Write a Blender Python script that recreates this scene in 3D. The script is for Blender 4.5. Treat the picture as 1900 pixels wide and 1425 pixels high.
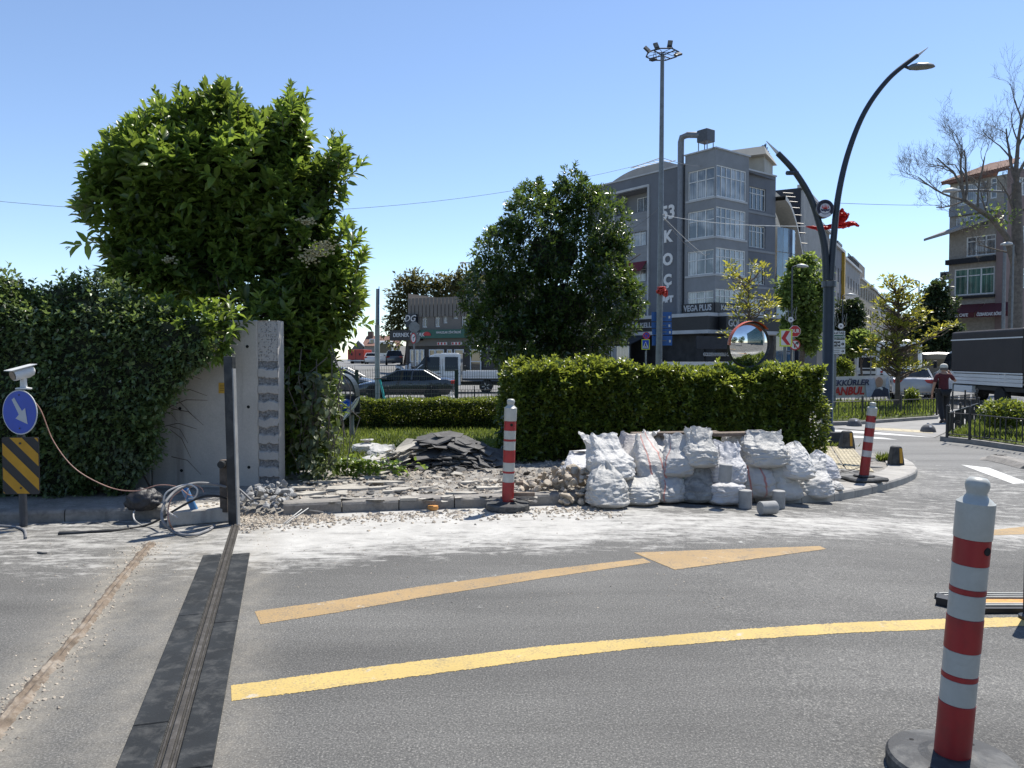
import bpy, bmesh, math, random
import numpy as np
from mathutils import Vector, Matrix, Quaternion, noise as mnoise
for _o in list(bpy.data.objects):
 bpy.data.objects.remove(_o)
SC = bpy.context.scene
COL = SC.collection
random.seed(7)
RNG = np.random.default_rng(11)
F, CX, CY, HOR, CAMZ = 1427.0, 950.0, 712.5, 665.0, 1.62
PITCH = math.atan((CY - HOR) / F)
cam_d = bpy.data.cameras.new('camera')
cam_d.sensor_width = 36.0
cam_d.lens = F / 1900.0 * 36.0
cam_d.clip_start = 0.05
cam_d.clip_end = 2000
cam = bpy.data.objects.new('camera', cam_d)
COL.objects.link(cam)
cam.location = (0, 0, CAMZ)
cam.rotation_euler = (math.pi / 2 - PITCH, 0, 0)
SC.camera = cam
SUN_EL = math.radians(60)
SUN_AZ = math.atan2(0.52, 0.62)
world = bpy.data.worlds.new('World')
SC.world = world
world.use_nodes = True
wn, wl = world.node_tree.nodes, world.node_tree.links
wn.clear()
w_out = wn.new('ShaderNodeOutputWorld')
w_bg = wn.new('ShaderNodeBackground')
w_sky = wn.new('ShaderNodeTexSky')
w_sky.sky_type = 'NISHITA'
w_sky.sun_disc = False
w_sky.sun_elevation = SUN_EL
w_sky.sun_rotation = SUN_AZ
w_sky.altitude = 900
w_sky.air_density = 1.0
w_sky.dust_density = 0.05
w_sky.ozone_density = 4.0
w_bg.inputs['Strength'].default_value = 0.13
w_hsv = wn.new('ShaderNodeHueSaturation')
w_hsv.inputs['Saturation'].default_value = 0.95
w_hsv.inputs['Hue'].default_value = 0.501
wl.new(w_sky.outputs[0], w_hsv.inputs['Color'])
wl.new(w_hsv.outputs[0], w_bg.inputs['Color'])
wl.new(w_bg.outputs[0], w_out.inputs['Surface'])
sun_d = bpy.data.lights.new('sun', 'SUN')
sun_d.energy = 5.0
sun_d.angle = math.radians(0.53)
sun_d.color = (1.0, 0.95, 0.865)
sun = bpy.data.objects.new('sun', sun_d)
COL.objects.link(sun)
_sd = Vector((math.sin(SUN_AZ) * math.cos(SUN_EL), math.cos(SUN_AZ) * math.cos(SUN_EL), math.sin(SUN_EL)))
sun.rotation_euler = (-_sd).to_track_quat('-Z', 'Y').to_euler()
sun.location = _sd * 60
SC.view_settings.view_transform = 'Standard'
SC.view_settings.look = 'None'
SC.view_settings.gamma = 1.0
SC.view_settings.use_curve_mapping = False
SC.view_settings.exposure = 0.53
SC.render.engine = 'CYCLES'
SC.cycles.max_bounces = 6
SC.cycles.transparent_max_bounces = 12
SC.cycles.use_denoising = True
def sm(t):
 t = max(0.0, min(1.0, t))
 return t * t * (3 - 2 * t)
def gz(x, y):
 """height of the ground: it falls 0.3 m to the right and to the back"""
 a = sm((x - 1.0) / 6.0)
 b = sm((y - 17.0) / 10.0)
 return -0.3 * (1 - (1 - a) * (1 - b)) + 1.2 * sm((y - 48.0) / 34.0) * sm((2.0 - x) / 14.0)
def ray(px, py):
 u, v = (px - CX) / F, -(py - CY) / F
 c, s = math.cos(PITCH), math.sin(PITCH)
 return Vector((u, c + v * s, -s + v * c))
def at(px, py, d):
 """surveyed point at distance d along the view axis of the ground plan (world Y = d)"""
 r = ray(px, py)
 k = d / r.y
 return Vector((r.x * k, d, CAMZ + r.z * k))
def gp(px, py, up=0.0):
 """point on the ground (plus up) that was measured there"""
 r = ray(px, py)
 z = up
 for _ in range(25):
  k = (z - CAMZ) / r.z
  z = 0.5 * z + 0.5 * (gz(r.x * k, r.y * k) + up)
 k = (z - CAMZ) / r.z
 return Vector((r.x * k, r.y * k, z))
MATS = {}
def nodes_of(name):
 m = bpy.data.materials.new(name)
 m.use_nodes = True
 nt = m.node_tree
 b = nt.nodes['Principled BSDF']
 return m, nt, b
def N(nt, kind, **kw):
 n = nt.nodes.new(kind)
 for k, v in kw.items():
  setattr(n, k, v)
 return n
def ramp(nt, src, stops):
 r = nt.nodes.new('ShaderNodeValToRGB')
 while len(r.color_ramp.elements) > 1:
  r.color_ramp.elements.remove(r.color_ramp.elements[-1])
 for i, (p, c) in enumerate(stops):
  e = r.color_ramp.elements[0] if i == 0 else r.color_ramp.elements.new(p)
  e.position = p
  e.color = (*c, 1) if len(c) == 3 else c
 nt.links.new(src, r.inputs[0])
 return r
def math_n(nt, op, a, b=None, c=None, clamp=False):
 n = nt.nodes.new('ShaderNodeMath')
 n.operation = op
 n.use_clamp = clamp
 for i, v in enumerate((a, b, c)):
  if v is None:
   continue
  if isinstance(v, (int, float)):
   n.inputs[i].default_value = v
  else:
   nt.links.new(v, n.inputs[i])
 return n.outputs[0]
def mixc(nt, fac, a, b, blend='MIX'):
 n = nt.nodes.new('ShaderNodeMix')
 n.data_type = 'RGBA'
 n.blend_type = blend
 for i, v in ((0, fac), (6, a), (7, b)):
  if isinstance(v, (int, float)):
   n.inputs[i].default_value = v
  elif isinstance(v, tuple):
   n.inputs[i].default_value = (*v, 1) if len(v) == 3 else v
  else:
   nt.links.new(v, n.inputs[i])
 return n.outputs[2]
def noise_n(nt, vec, scale, detail=4, rough=0.55, distort=0.0):
 n = nt.nodes.new('ShaderNodeTexNoise')
 n.inputs['Scale'].default_value = scale
 n.inputs['Detail'].default_value = detail
 n.inputs['Roughness'].default_value = rough
 n.inputs['Distortion'].default_value = distort
 if vec is not None:
  nt.links.new(vec, n.inputs['Vector'])
 return n.outputs['Fac']
def mapped(nt, src, scale=(1, 1, 1), rot=(0, 0, 0)):
 mp = nt.nodes.new('ShaderNodeMapping')
 mp.inputs['Scale'].default_value = scale
 mp.inputs['Rotation'].default_value = rot
 nt.links.new(src, mp.inputs['Vector'])
 return mp.outputs[0]
def bump_to(nt, b, h, strength=0.3, dist=0.02):
 bp = nt.nodes.new('ShaderNodeBump')
 bp.inputs['Strength'].default_value = strength
 bp.inputs['Distance'].default_value = dist
 nt.links.new(h, bp.inputs['Height'])
 nt.links.new(bp.outputs[0], b.inputs['Normal'])
def mat(name, col, rough=0.6, metal=0.0, var=0.18, scale=6.0, bump=0.0, bscale=60.0, spec=0.5, coat=0.0, dirt=None, dirt_amt=0.0, dscale=3.0):
 """painted / stone / plastic surface with uneven tone, a little grime and grain"""
 if name in MATS:
  return MATS[name]
 m, nt, b = nodes_of(name)
 g = N(nt, 'ShaderNodeNewGeometry')
 n1 = noise_n(nt, g.outputs['Position'], scale, 5, 0.6)
 lo = tuple(c * (1 - var) for c in col)
 hi = tuple(min(1.0, c * (1 + var)) for c in col)
 c = ramp(nt, n1, [(0.3, lo), (0.7, hi)]).outputs[0]
 if dirt_amt > 0:
  n2 = noise_n(nt, g.outputs['Position'], dscale, 8, 0.7, 0.4)
  f = ramp(nt, n2, [(0.48, (0, 0, 0)), (0.68, (dirt_amt,) * 3)]).outputs[0]
  c = mixc(nt, f, c, dirt or (0.12, 0.1, 0.08))
 nt.links.new(c, b.inputs['Base Color'])
 b.inputs['Roughness'].default_value = rough
 b.inputs['Metallic'].default_value = metal
 b.inputs['Specular IOR Level'].default_value = spec
 b.inputs['Coat Weight'].default_value = coat
 b.inputs['Coat Roughness'].default_value = 0.08
 if bump > 0:
  bump_to(nt, b, noise_n(nt, g.outputs['Position'], bscale, 6, 0.65), bump, 0.01)
 MATS[name] = m
 return m
def leaf_mat(name, dark, light, trans=0.35, tcol=None, rough=0.38, spec=0.5, dust=0.0):
 """leaf: glossy skin over a body that lets sunlight through; tone differs from leaf to leaf"""
 m, nt, b = nodes_of(name)
 a = N(nt, 'ShaderNodeAttribute', attribute_name='v')
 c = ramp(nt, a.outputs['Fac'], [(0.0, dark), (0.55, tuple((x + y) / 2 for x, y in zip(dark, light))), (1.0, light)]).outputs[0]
 if dust > 0:
  g = N(nt, 'ShaderNodeNewGeometry')
  f = ramp(nt, noise_n(nt, g.outputs['Position'], 2.2, 4), [(0.5, (0, 0, 0)), (0.72, (dust,) * 3)]).outputs[0]
  c = mixc(nt, f, c, (0.22, 0.23, 0.21))
 nt.links.new(c, b.inputs['Base Color'])
 b.inputs['Roughness'].default_value = rough
 b.inputs['Specular IOR Level'].default_value = spec
 t = N(nt, 'ShaderNodeBsdfTranslucent')
 tc = tcol or tuple(min(1, x * 2.2) for x in light)
 c2 = ramp(nt, a.outputs['Fac'], [(0.0, tuple(x * 0.45 for x in tc)), (1.0, tc)]).outputs[0]
 nt.links.new(c2, t.inputs['Color'])
 mx = N(nt, 'ShaderNodeMixShader')
 mx.inputs[0].default_value = trans
 nt.links.new(b.outputs[0], mx.inputs[1])
 nt.links.new(t.outputs[0], mx.inputs[2])
 nt.links.new(mx.outputs[0], nt.nodes['Material Output'].inputs['Surface'])
 MATS[name] = m
 return m
def glass_mat(name, col=(0.02, 0.028, 0.035), rough=0.04, spec=0.8, curtain=None, coat=0.6):
 m, nt, b = nodes_of(name)
 g = N(nt, 'ShaderNodeNewGeometry')
 if curtain:
  w = N(nt, 'ShaderNodeTexWave')
  w.inputs['Scale'].default_value = 3.0
  w.inputs['Distortion'].default_value = 3.0
  nt.links.new(mapped(nt, g.outputs['Position'], (1, 1, 0.05)), w.inputs['Vector'])
  c = ramp(nt, w.outputs[0], [(0.1, tuple(x * 0.55 for x in curtain)), (0.9, curtain)]).outputs[0]
  n = noise_n(nt, g.outputs['Position'], 0.55, 2)
  f = ramp(nt, n, [(0.42, (0.1,) * 3), (0.6, (1.0,) * 3)]).outputs[0]
  c = mixc(nt, f, col, c)
 else:
  n = noise_n(nt, g.outputs['Position'], 0.8, 3)
  c = ramp(nt, n, [(0.35, tuple(x * 0.5 for x in col)), (0.7, tuple(x * 1.7 for x in col))]).outputs[0]
 nt.links.new(c, b.inputs['Base Color'])
 b.inputs['Roughness'].default_value = rough
 b.inputs['Specular IOR Level'].default_value = spec
 b.inputs['Coat Weight'].default_value = coat
 b.inputs['Coat Roughness'].default_value = 0.02
 bump_to(nt, b, noise_n(nt, g.outputs['Position'], 1.2, 2), 0.05, 0.02)
 MATS[name] = m
 return m
class MB:
 """collects shapes (world or local coordinates) and links them as ONE mesh object"""
 def __init__(self):
  self.v, self.f, self.mi, self.sm = [], [], [], []
  self.cur, self.smooth = 0, False
 def face(self, idx):
  self.f.append(tuple(idx)); self.mi.append(self.cur); self.sm.append(self.smooth)
 def quad(self, a, b, c, d):
  n = len(self.v)
  self.v += [tuple(a), tuple(b), tuple(c), tuple(d)]
  self.face((n, n + 1, n + 2, n + 3))
 def poly(self, pts):
  n = len(self.v)
  self.v += [tuple(p) for p in pts]
  self.face(range(n, n + len(pts)))
 def box(self, c, s, M=None):
  """box of full size s about c, optional 3x3 rotation"""
  n = len(self.v)
  c = Vector(c)
  for dz in (-.5, .5):
   for dx, dy in ((-.5, -.5), (.5, -.5), (.5, .5), (-.5, .5)):
    p = Vector((dx * s[0], dy * s[1], dz * s[2]))
    if M is not None:
     p = M @ p
    self.v.append(tuple(c + p))
  for q in ((0, 3, 2, 1), (4, 5, 6, 7), (0, 1, 5, 4), (1, 2, 6, 5), (2, 3, 7, 6), (3, 0, 4, 7)):
   self.face(n + i for i in q)
  return self
 def bx(self, x0, x1, y0, y1, z0, z1):
  return self.box(((x0 + x1) / 2, (y0 + y1) / 2, (z0 + z1) / 2), (x1 - x0, y1 - y0, z1 - z0))
 def prism(self, pts, off):
  """planar polygon extruded by a vector"""
  off = Vector(off)
  n, k = len(self.v), len(pts)
  pts = [Vector(p) for p in pts]
  self.v += [tuple(p) for p in pts] + [tuple(p + off) for p in pts]
  self.face(range(n, n + k)); self.face(range(n + 2 * k - 1, n + k - 1, -1))
  for i in range(k):
   j = (i + 1) % k
   self.face((n + i, n + k + i, n + k + j, n + j))
  return self
 def tube(self, path, r, seg=8, cap=True):
  path = [Vector(p) for p in path]
  rs = r if isinstance(r, (list, tuple)) else [r] * len(path)
  n0 = len(self.v)
  ref = None
  for i, p in enumerate(path):
   t = (path[min(i + 1, len(path) - 1)] - path[max(i - 1, 0)])
   t = t.normalized() if t.length > 1e-9 else Vector((0, 0, 1))
   if ref is None:
    ref = Vector((1, 0, 0)) if abs(t.x) < 0.8 else Vector((0, 1, 0))
   a = t.cross(ref).normalized()
   b = t.cross(a).normalized()
   ref = a.cross(t).normalized() * -1 if False else ref
   for k in range(seg):
    w = 2 * math.pi * k / seg
    self.v.append(tuple(p + (a * math.cos(w) + b * math.sin(w)) * rs[i]))
  for i in range(len(path) - 1):
   for k in range(seg):
    k2 = (k + 1) % seg
    self.face((n0 + i * seg + k, n0 + i * seg + k2, n0 + (i + 1) * seg + k2, n0 + (i + 1) * seg + k))
  if cap:
   self.face(n0 + seg - 1 - k for k in range(seg))
   self.face(n0 + (len(path) - 1) * seg + k for k in range(seg))
  return self
 def lathe(self, prof, c=(0, 0, 0), seg=20, M=None):
  """profile [(r,z)...] turned about z through c"""
  n0 = len(self.v)
  c = Vector(c)
  for r, z in prof:
   for k in range(seg):
    w = 2 * math.pi * k / seg
    p = Vector((r * math.cos(w), r * math.sin(w), z))
    if M is not None:
     p = M @ p
    self.v.append(tuple(c + p))
  for i in range(len(prof) - 1):
   for k in range(seg):
    k2 = (k + 1) % seg
    self.face((n0 + i * seg + k, n0 + i * seg + k2, n0 + (i + 1) * seg + k2, n0 + (i + 1) * seg + k))
  if prof[0][0] > 1e-6:
   self.face(n0 + seg - 1 - k for k in range(seg))
  if prof[-1][0] > 1e-6:
   self.face(n0 + (len(prof) - 1) * seg + k for k in range(seg))
  return self
 def build(self, name, mats, parent=None, world=True, bevel=0.0, smooth=None, bseg=1):
  me = bpy.data.meshes.new(name)
  vs = self.v
  if parent is not None and world:
   L = root_loc(parent)
   vs = [(p[0] - L[0], p[1] - L[1], p[2] - L[2]) for p in vs]
  me.from_pydata(vs, [], self.f)
  mats = mats if isinstance(mats, (list, tuple)) else [mats]
  for m in mats:
   me.materials.append(m)
  if len(mats) > 1:
   me.polygons.foreach_set('material_index', self.mi)
  s = [bool(x) for x in self.sm] if smooth is None else [smooth] * len(self.f)
  me.polygons.foreach_set('use_smooth', s)
  me.update()
  if any(s): me.set_sharp_from_angle(angle=math.radians(44))
  o = bpy.data.objects.new(name, me)
  COL.objects.link(o)
  if parent is not None:
   o.parent = parent
  if bevel > 0:
   bm = bmesh.new(); bm.from_mesh(me)
   bmesh.ops.remove_doubles(bm, verts=bm.verts, dist=1e-5)
   ed = [e for e in bm.edges if len(e.link_faces) == 2 and e.calc_face_angle(0) > 0.5]
   bmesh.ops.bevel(bm, geom=ed, offset=bevel, segments=bseg, affect='EDGES', profile=0.6)
   bm.to_mesh(me); bm.free()
  return o
def root_loc(o):
 L = Vector((0, 0, 0))
 while o is not None:
  L += o.location
  o = o.parent
 return L
def tag(o, label, cat, group=None, kind=None):
 o['label'] = label
 o['category'] = cat
 if group: o['group'] = group
 if kind: o['kind'] = kind
 return o
def thing(name, label, cat, loc=(0, 0, 0), rz=0.0, group=None):
 o = bpy.data.objects.new(name, None)
 o.empty_display_size = 0.2
 COL.objects.link(o)
 o.location = loc
 o.rotation_euler = (0, 0, rz)
 return tag(o, label, cat, group)
def struct(o, label=None):
 o['kind'] = 'structure'
 if label: o['label'] = label
 return o
def stuff(o):
 o['kind'] = 'stuff'
 return o
def dup(o, loc=None, rz=None, label=None, parent=None):
 c = o.copy(); COL.objects.link(c)
 c.parent = parent
 if loc is not None: c.location = loc
 if rz is not None: c.rotation_euler = (0, 0, rz)
 if label: c['label'] = label
 for ch in list(o.children):
  dup(ch, parent=c)
 return c
def piece(name, me, parent, M, mats=None):
 """object of a shared mesh placed by a matrix in its parent's frame"""
 o = bpy.data.objects.new(name, me)
 COL.objects.link(o)
 o.parent = parent
 o.matrix_local = M
 return o
def text_mesh(name, body, size, M, material, parent=None, bold=0.0, depth=0.01, shear=0.0, align='CENTER', width=None, world=True):
 """raised lettering: lies in the local XY plane of matrix M (world frame)"""
 cu = bpy.data.curves.new(name, 'FONT')
 cu.body = body
 cu.size = size
 cu.offset = bold
 cu.extrude = depth
 cu.shear = shear
 cu.align_x = align
 cu.align_y = 'CENTER'
 cu.resolution_u = 3
 tmp = bpy.data.objects.new(name + '_tmp', cu)
 COL.objects.link(tmp)
 dg = bpy.context.evaluated_depsgraph_get()
 me = bpy.data.meshes.new_from_object(tmp.evaluated_get(dg))
 bpy.data.objects.remove(tmp)
 if width and len(me.vertices):
  xs = [v.co.x for v in me.vertices]
  k = width / max(1e-6, max(xs) - min(xs))
  for v in me.vertices:
   v.co.x *= k
 me.transform(M)
 if parent is not None and world:
  me.transform(Matrix.Translation(-root_loc(parent)))
 me.materials.clear()
 me.materials.append(material)
 me.name = name
 o = bpy.data.objects.new(name, me)
 COL.objects.link(o)
 if parent is not None:
  o.parent = parent
 return o
def facing(p, right, up=(0, 0, 1)):
 """matrix whose local x runs along 'right', y along 'up', z out of the face"""
 r = Vector(right).normalized(); u = Vector(up).normalized()
 n = r.cross(u).normalized()
 u = n.cross(r).normalized()
 return Matrix(((r.x, u.x, n.x, p[0]), (r.y, u.y, n.y, p[1]), (r.z, u.z, n.z, p[2]), (0, 0, 0, 1)))
LEAF_T = {
 'big': (np.array([(0, 0, 0), (.26, -.42, .10), (.26, 0, 0), (.26, .42, .10), (.64, -.40, .06), (.64, 0, -.05), (.64, .40, .06), (1, 0, -.2)], float),
   [(0, 1, 2), (0, 2, 3), (1, 4, 5, 2), (2, 5, 6, 3), (4, 7, 5), (5, 7, 6)]),
 'small': (np.array([(0, 0, 0), (.45, -.5, .08), (1, 0, -.12), (.45, .5, .08), (.5, 0, -.02)], float),
   [(0, 1, 4), (1, 2, 4), (2, 3, 4), (3, 0, 4)]),
 'flat': (np.array([(0, 0, 0), (.45, -.5, .06), (1, 0, -.1), (.45, .5, .06)], float), [(0, 1, 2), (0, 2, 3)]),
}
def leaves(name, C, D, L, W, material, parent=None, kind='small', var=None, up=None, rng=RNG):
 """leaf blades at points C pointing along D (n x 3), lengths L and widths W; one mesh"""
 C = np.asarray(C, float); D = np.asarray(D, float)
 n = len(C)
 D = D / (np.linalg.norm(D, axis=1, keepdims=True) + 1e-9)
 if up is None:
  up = np.tile(np.array([0, 0, 1.0]), (n, 1)) + rng.normal(0, 0.45, (n, 3))
 S = np.cross(up, D); S /= (np.linalg.norm(S, axis=1, keepdims=True) + 1e-9)
 U = np.cross(D, S)
 T, faces = LEAF_T[kind]
 L = np.broadcast_to(np.asarray(L, float), (n,)); W = np.broadcast_to(np.asarray(W, float), (n,))
 V = (C[:, None, :] + D[:, None, :] * (T[None, :, 0:1] * L[:, None, None])
  + S[:, None, :] * (T[None, :, 1:2] * W[:, None, None])
  + U[:, None, :] * (T[None, :, 2:3] * L[:, None, None]))
 if parent is not None:
  V = V - np.array(root_loc(parent))[None, None, :]
 k = len(T)
 nv = n * k
 loops, starts, totals = [], [], []
 lt = np.concatenate([np.array(f) for f in faces])
 ls = np.array([len(f) for f in faces])
 loops = (lt[None, :] + (np.arange(n) * k)[:, None]).ravel()
 totals = np.tile(ls, n)
 starts = np.concatenate([[0], np.cumsum(totals)[:-1]])
 me = bpy.data.meshes.new(name)
 me.vertices.add(nv); me.vertices.foreach_set('co', V.ravel())
 me.loops.add(len(loops)); me.loops.foreach_set('vertex_index', loops.astype(np.int32))
 me.polygons.add(len(totals))
 me.polygons.foreach_set('loop_start', starts.astype(np.int32))
 me.polygons.foreach_set('loop_total', totals.astype(np.int32))
 me.polygons.foreach_set('use_smooth', np.ones(len(totals), bool))
 if var is None:
  var = rng.random(n)
 at_ = me.attributes.new('v', 'FLOAT', 'POINT')
 at_.data.foreach_set('value', np.repeat(np.asarray(var, float), k))
 me.materials.append(material)
 me.update(calc_edges=True)
 me.validate()
 o = bpy.data.objects.new(name, me)
 COL.objects.link(o)
 if parent is not None:
  o.parent = parent
 return o
def blob_points(blobs, n, rmin=0.8, rmax=1.05, rng=RNG, lump=0.18, lscale=1.6):
 """points near the outside of a union of ellipsoids [(centre, radii)], with outward directions"""
 w = np.array([(b[1][0] * b[1][1] * b[1][2]) ** (2 / 3) for b in blobs]); w /= w.sum()
 P, O = [], []
 while len(P) < n:
  bi = rng.choice(len(blobs), p=w)
  c, r = np.array(blobs[bi][0]), np.array(blobs[bi][1])
  d = rng.normal(size=3); d /= np.linalg.norm(d)
  k = rng.uniform(rmin ** 3, rmax ** 3) ** (1 / 3)
  p = c + d * r * k
  k2 = 1 + lump * mnoise.noise(Vector(p * lscale)) * 2
  p = c + d * r * k * k2
  inside = False
  for j, (c2, r2) in enumerate(blobs):
   if j != bi and np.sum(((p - np.array(c2)) / np.array(r2)) ** 2) < rmin * rmin * 0.8:
    inside = True; break
  if inside:
   continue
  nrm = d / r; nrm /= np.linalg.norm(nrm)
  P.append(p); O.append(nrm)
 return np.array(P), np.array(O)
def shoots(P, O, length, pairs, leaf_len, leaf_w, upbias=0.7, rng=RNG, spread=0.9):
 """leafy shoots: pairs of opposite leaves along a short stem, the top ones upright"""
 C, D, L, W, Vv, stems = [], [], [], [], [], []
 for p, o in zip(P, O):
  ax = o + np.array([0, 0, upbias]) + rng.normal(0, 0.3, 3)
  ax /= np.linalg.norm(ax)
  ref = np.array([1.0, 0, 0]) if abs(ax[0]) < .8 else np.array([0, 1.0, 0])
  a = np.cross(ax, ref); a /= np.linalg.norm(a)
  b = np.cross(ax, a)
  ln = length * rng.uniform(.7, 1.25)
  ph = rng.uniform(0, 6.28)
  tone = np.clip(rng.normal(.45, .22), 0, 1)
  stems.append((p, p + ax * ln))
  for i in range(pairs):
   t = (i + .3) / pairs
   an = ph + i * 1.57
   for s in (0, math.pi):
    w = an + s + rng.normal(0, .15)
    out = a * math.cos(w) + b * math.sin(w)
    open_ = spread * (1.15 - 0.75 * t)
    dd = out * open_ + ax * (0.35 + 0.7 * t) + rng.normal(0, .12, 3)
    sc = (0.75 + 0.5 * math.sin(math.pi * min(1, t + .15))) * rng.uniform(.8, 1.15)
    if t > .85: sc *= .7
    C.append(p + ax * ln * t); D.append(dd)
    L.append(leaf_len * sc); W.append(leaf_w * sc)
    Vv.append(np.clip(tone + 0.35 * (t - .5) + rng.normal(0, .08), 0, 1))
 return np.array(C), np.array(D), np.array(L), np.array(W), np.array(Vv), stems
def branch_tree(mb, base, top, r0, r1, n=6, wob=0.05, rng=RNG, seg=7):
 base, top = Vector(base), Vector(top)
 L = (top - base).length
 pts = []
 for i in range(n + 1):
  t = i / n
  p = base.lerp(top, t)
  k = math.sin(math.pi * t) * L * wob
  p = p + Vector(rng.normal(0, 1, 3)) * k
  pts.append(p)
 mb.smooth = True
 mb.tube(pts, [r0 + (r1 - r0) * i / n for i in range(n + 1)], seg)
 return pts
# ================================================================== GROUND
KERB_PX = [(525, 957), (640, 951), (760, 946), (900, 942), (1000, 938), (1100, 934), (1200, 931), (1300, 930), (1400, 931), (1480, 934),
  (1545, 931), (1600, 921), (1640, 911), (1680, 898), (1698, 889), (1703, 881), (1694, 870), (1675, 860)]
KERB = [gp(*p) for p in KERB_PX]
KERB_L = [Vector((-14.0, 7.0, 0)), Vector((-8.0, 7.35, 0)), gp(0, 972), gp(150, 967), gp(310, 962), gp(440, 960)]
def yk(x):
 P = KERB_L + KERB
 if x <= P[0].x: return P[0].y
 for a, b in zip(P, P[1:]):
  if a.x <= x <= b.x and b.x > a.x:
   return a.y + (b.y - a.y) * (x - a.x) / (b.x - a.x)
 return P[-1].y
xs = sorted(set([-400, -250, -150, -90, -60, -40, -34, -28, -24, -20, -17, -15, -12] + list(np.arange(-10, 10.01, 0.14).round(3)) + [12, 15, 20, 28, 40, 60, 90, 150, 250, 400]))
ys = sorted(set([-60, -30, -15, -6, -2] + list(np.arange(0.5, 13.0, 0.14).round(3)) + list(np.arange(13.5, 30, 0.75)) + [34, 40, 46, 50, 54, 58, 63, 68, 73, 78, 84, 90, 110, 130, 200, 320, 600]))
EDGE_X = [-12, -4.6, -3.4, -2.4, -1.6, -0.7, 1.2, 3.2, 5.2, 8.0, 12]
EDGE_Y = [5.9, 6.0, 5.9, 6.05, 6.25, 6.65, 6.95, 7.55, 7.75, 8.4, 9.5]
def dust_at(x, y):
 c = float(np.interp(x, EDGE_X, EDGE_Y))
 k = yk(x)
 d = y - c
 v = sm((d + 0.9) / 1.5)
 if x > 0.6:
  far = 0.55 + 0.25 * sm((x - 5) / 4)
  r = sm((x - 0.6) / 1.6)
  v *= 1 - r * 0.62 * sm((d - far) / 0.5)
 if y > k + 2 and x < 7: v = 0
 v *= 1 - 0.75 * sm((abs(x - 1) - 7) / 5)
 v *= 1 - 0.40 * sm((-1.9 - x) / 1.2)
 v *= 1 + 0.35 * sm((x + 2.6) / .6) * sm((1.6 - x) / 1.2)
 if y < c - .3: v = max(v, 0.10 * sm((y - 3.5) / 2.0) * (1.0 if x < 1.5 else .5))
 if y > 13: v = 0.12
 return v
mb = MB(); nx = len(xs)
mb.v = [(float(x), float(y), gz(x, y)) for y in ys for x in xs]
for j in range(len(ys) - 1):
 for i in range(nx - 1):
  mb.face((j * nx + i, j * nx + i + 1, (j + 1) * nx + i + 1, (j + 1) * nx + i))
m, nt, b = nodes_of('asphalt')
g = N(nt, 'ShaderNodeNewGeometry'); P = g.outputs['Position']
fine = noise_n(nt, P, 95, 4, 0.8)
mid = noise_n(nt, P, 30, 4, 0.7)
big = noise_n(nt, P, 0.55, 5, 0.6)
c = ramp(nt, fine, [(0.33, (0.02, 0.02, 0.021)), (0.46, (0.10, 0.10, 0.098)), (0.55, (0.165, 0.163, 0.158)), (0.66, (0.50, 0.49, 0.46))]).outputs[0]
c = mixc(nt, 0.32, c, ramp(nt, mid, [(0.3, (0.075, 0.075, 0.075)), (0.7, (0.20, 0.198, 0.194))]).outputs[0])
c = mixc(nt, 1.0, c, ramp(nt, big, [(0.3, (0.60, 0.592, 0.575)), (0.7, (0.84, 0.83, 0.80))]).outputs[0], 'MULTIPLY')
vo = N(nt, 'ShaderNodeTexVoronoi'); vo.inputs['Scale'].default_value = 38
nt.links.new(P, vo.inputs['Vector'])
c = mixc(nt, ramp(nt, vo.outputs['Distance'], [(0.05, (0.55,) * 3), (0.11, (0, 0, 0))]).outputs[0], c, (0.33, 0.32, 0.30))
oil = noise_n(nt, P, 1.7, 3, 0.5)
c = mixc(nt, ramp(nt, oil, [(0.69, (0, 0, 0)), (0.76, (0.45,) * 3)]).outputs[0], c, (0.03, 0.03, 0.032))
cr = N(nt, 'ShaderNodeTexVoronoi', feature='DISTANCE_TO_EDGE'); cr.inputs['Scale'].default_value = 0.33
wv = N(nt, 'ShaderNodeVectorMath', operation='ADD')
nz = N(nt, 'ShaderNodeTexNoise'); nz.inputs['Scale'].default_value = 2.5; nz.inputs['Detail'].default_value = 6
nt.links.new(P, nz.inputs['Vector']); nt.links.new(P, wv.inputs[0]); nt.links.new(nz.outputs['Color'], wv.inputs[1])
nt.links.new(wv.outputs[0], cr.inputs['Vector'])
sx = N(nt, 'ShaderNodeSeparateXYZ'); nt.links.new(P, sx.inputs[0])
crm = math_n(nt, 'MULTIPLY', ramp(nt, cr.outputs['Distance'], [(0.0, (0.8,) * 3), (0.006, (0, 0, 0))]).outputs[0],
   ramp(nt, math_n(nt, 'MULTIPLY', sx.outputs['Y'], 0.05), [(0.42, (0, 0, 0)), (0.52, (1, 1, 1))]).outputs[0])
c = mixc(nt, crm, c, (0.02, 0.02, 0.022))
old = ramp(nt, math_n(nt, 'MULTIPLY', sx.outputs['Y'], 0.01), [(0.09, (0, 0, 0)), (0.14, (0.45,) * 3)]).outputs[0]
c = mixc(nt, old, c, (0.20, 0.20, 0.195))
tr_ = noise_n(nt, mapped(nt, P, (.25, 1.6, 1), (0, 0, .16)), 1.1, 5, .6, .3)
c = mixc(nt, 1.0, c, ramp(nt, tr_, [(.32, (.80,) * 3), (.5, (1.0,) * 3), (.68, (1.22,) * 3)]).outputs[0], 'MULTIPLY')
da = N(nt, 'ShaderNodeAttribute', attribute_name='dust')
st = noise_n(nt, mapped(nt, P, (0.9, 3.2, 1), (0, 0, 0.1)), 2.6, 8, 0.72, 0.8)
fl = noise_n(nt, P, 11, 6, 0.75)
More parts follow.
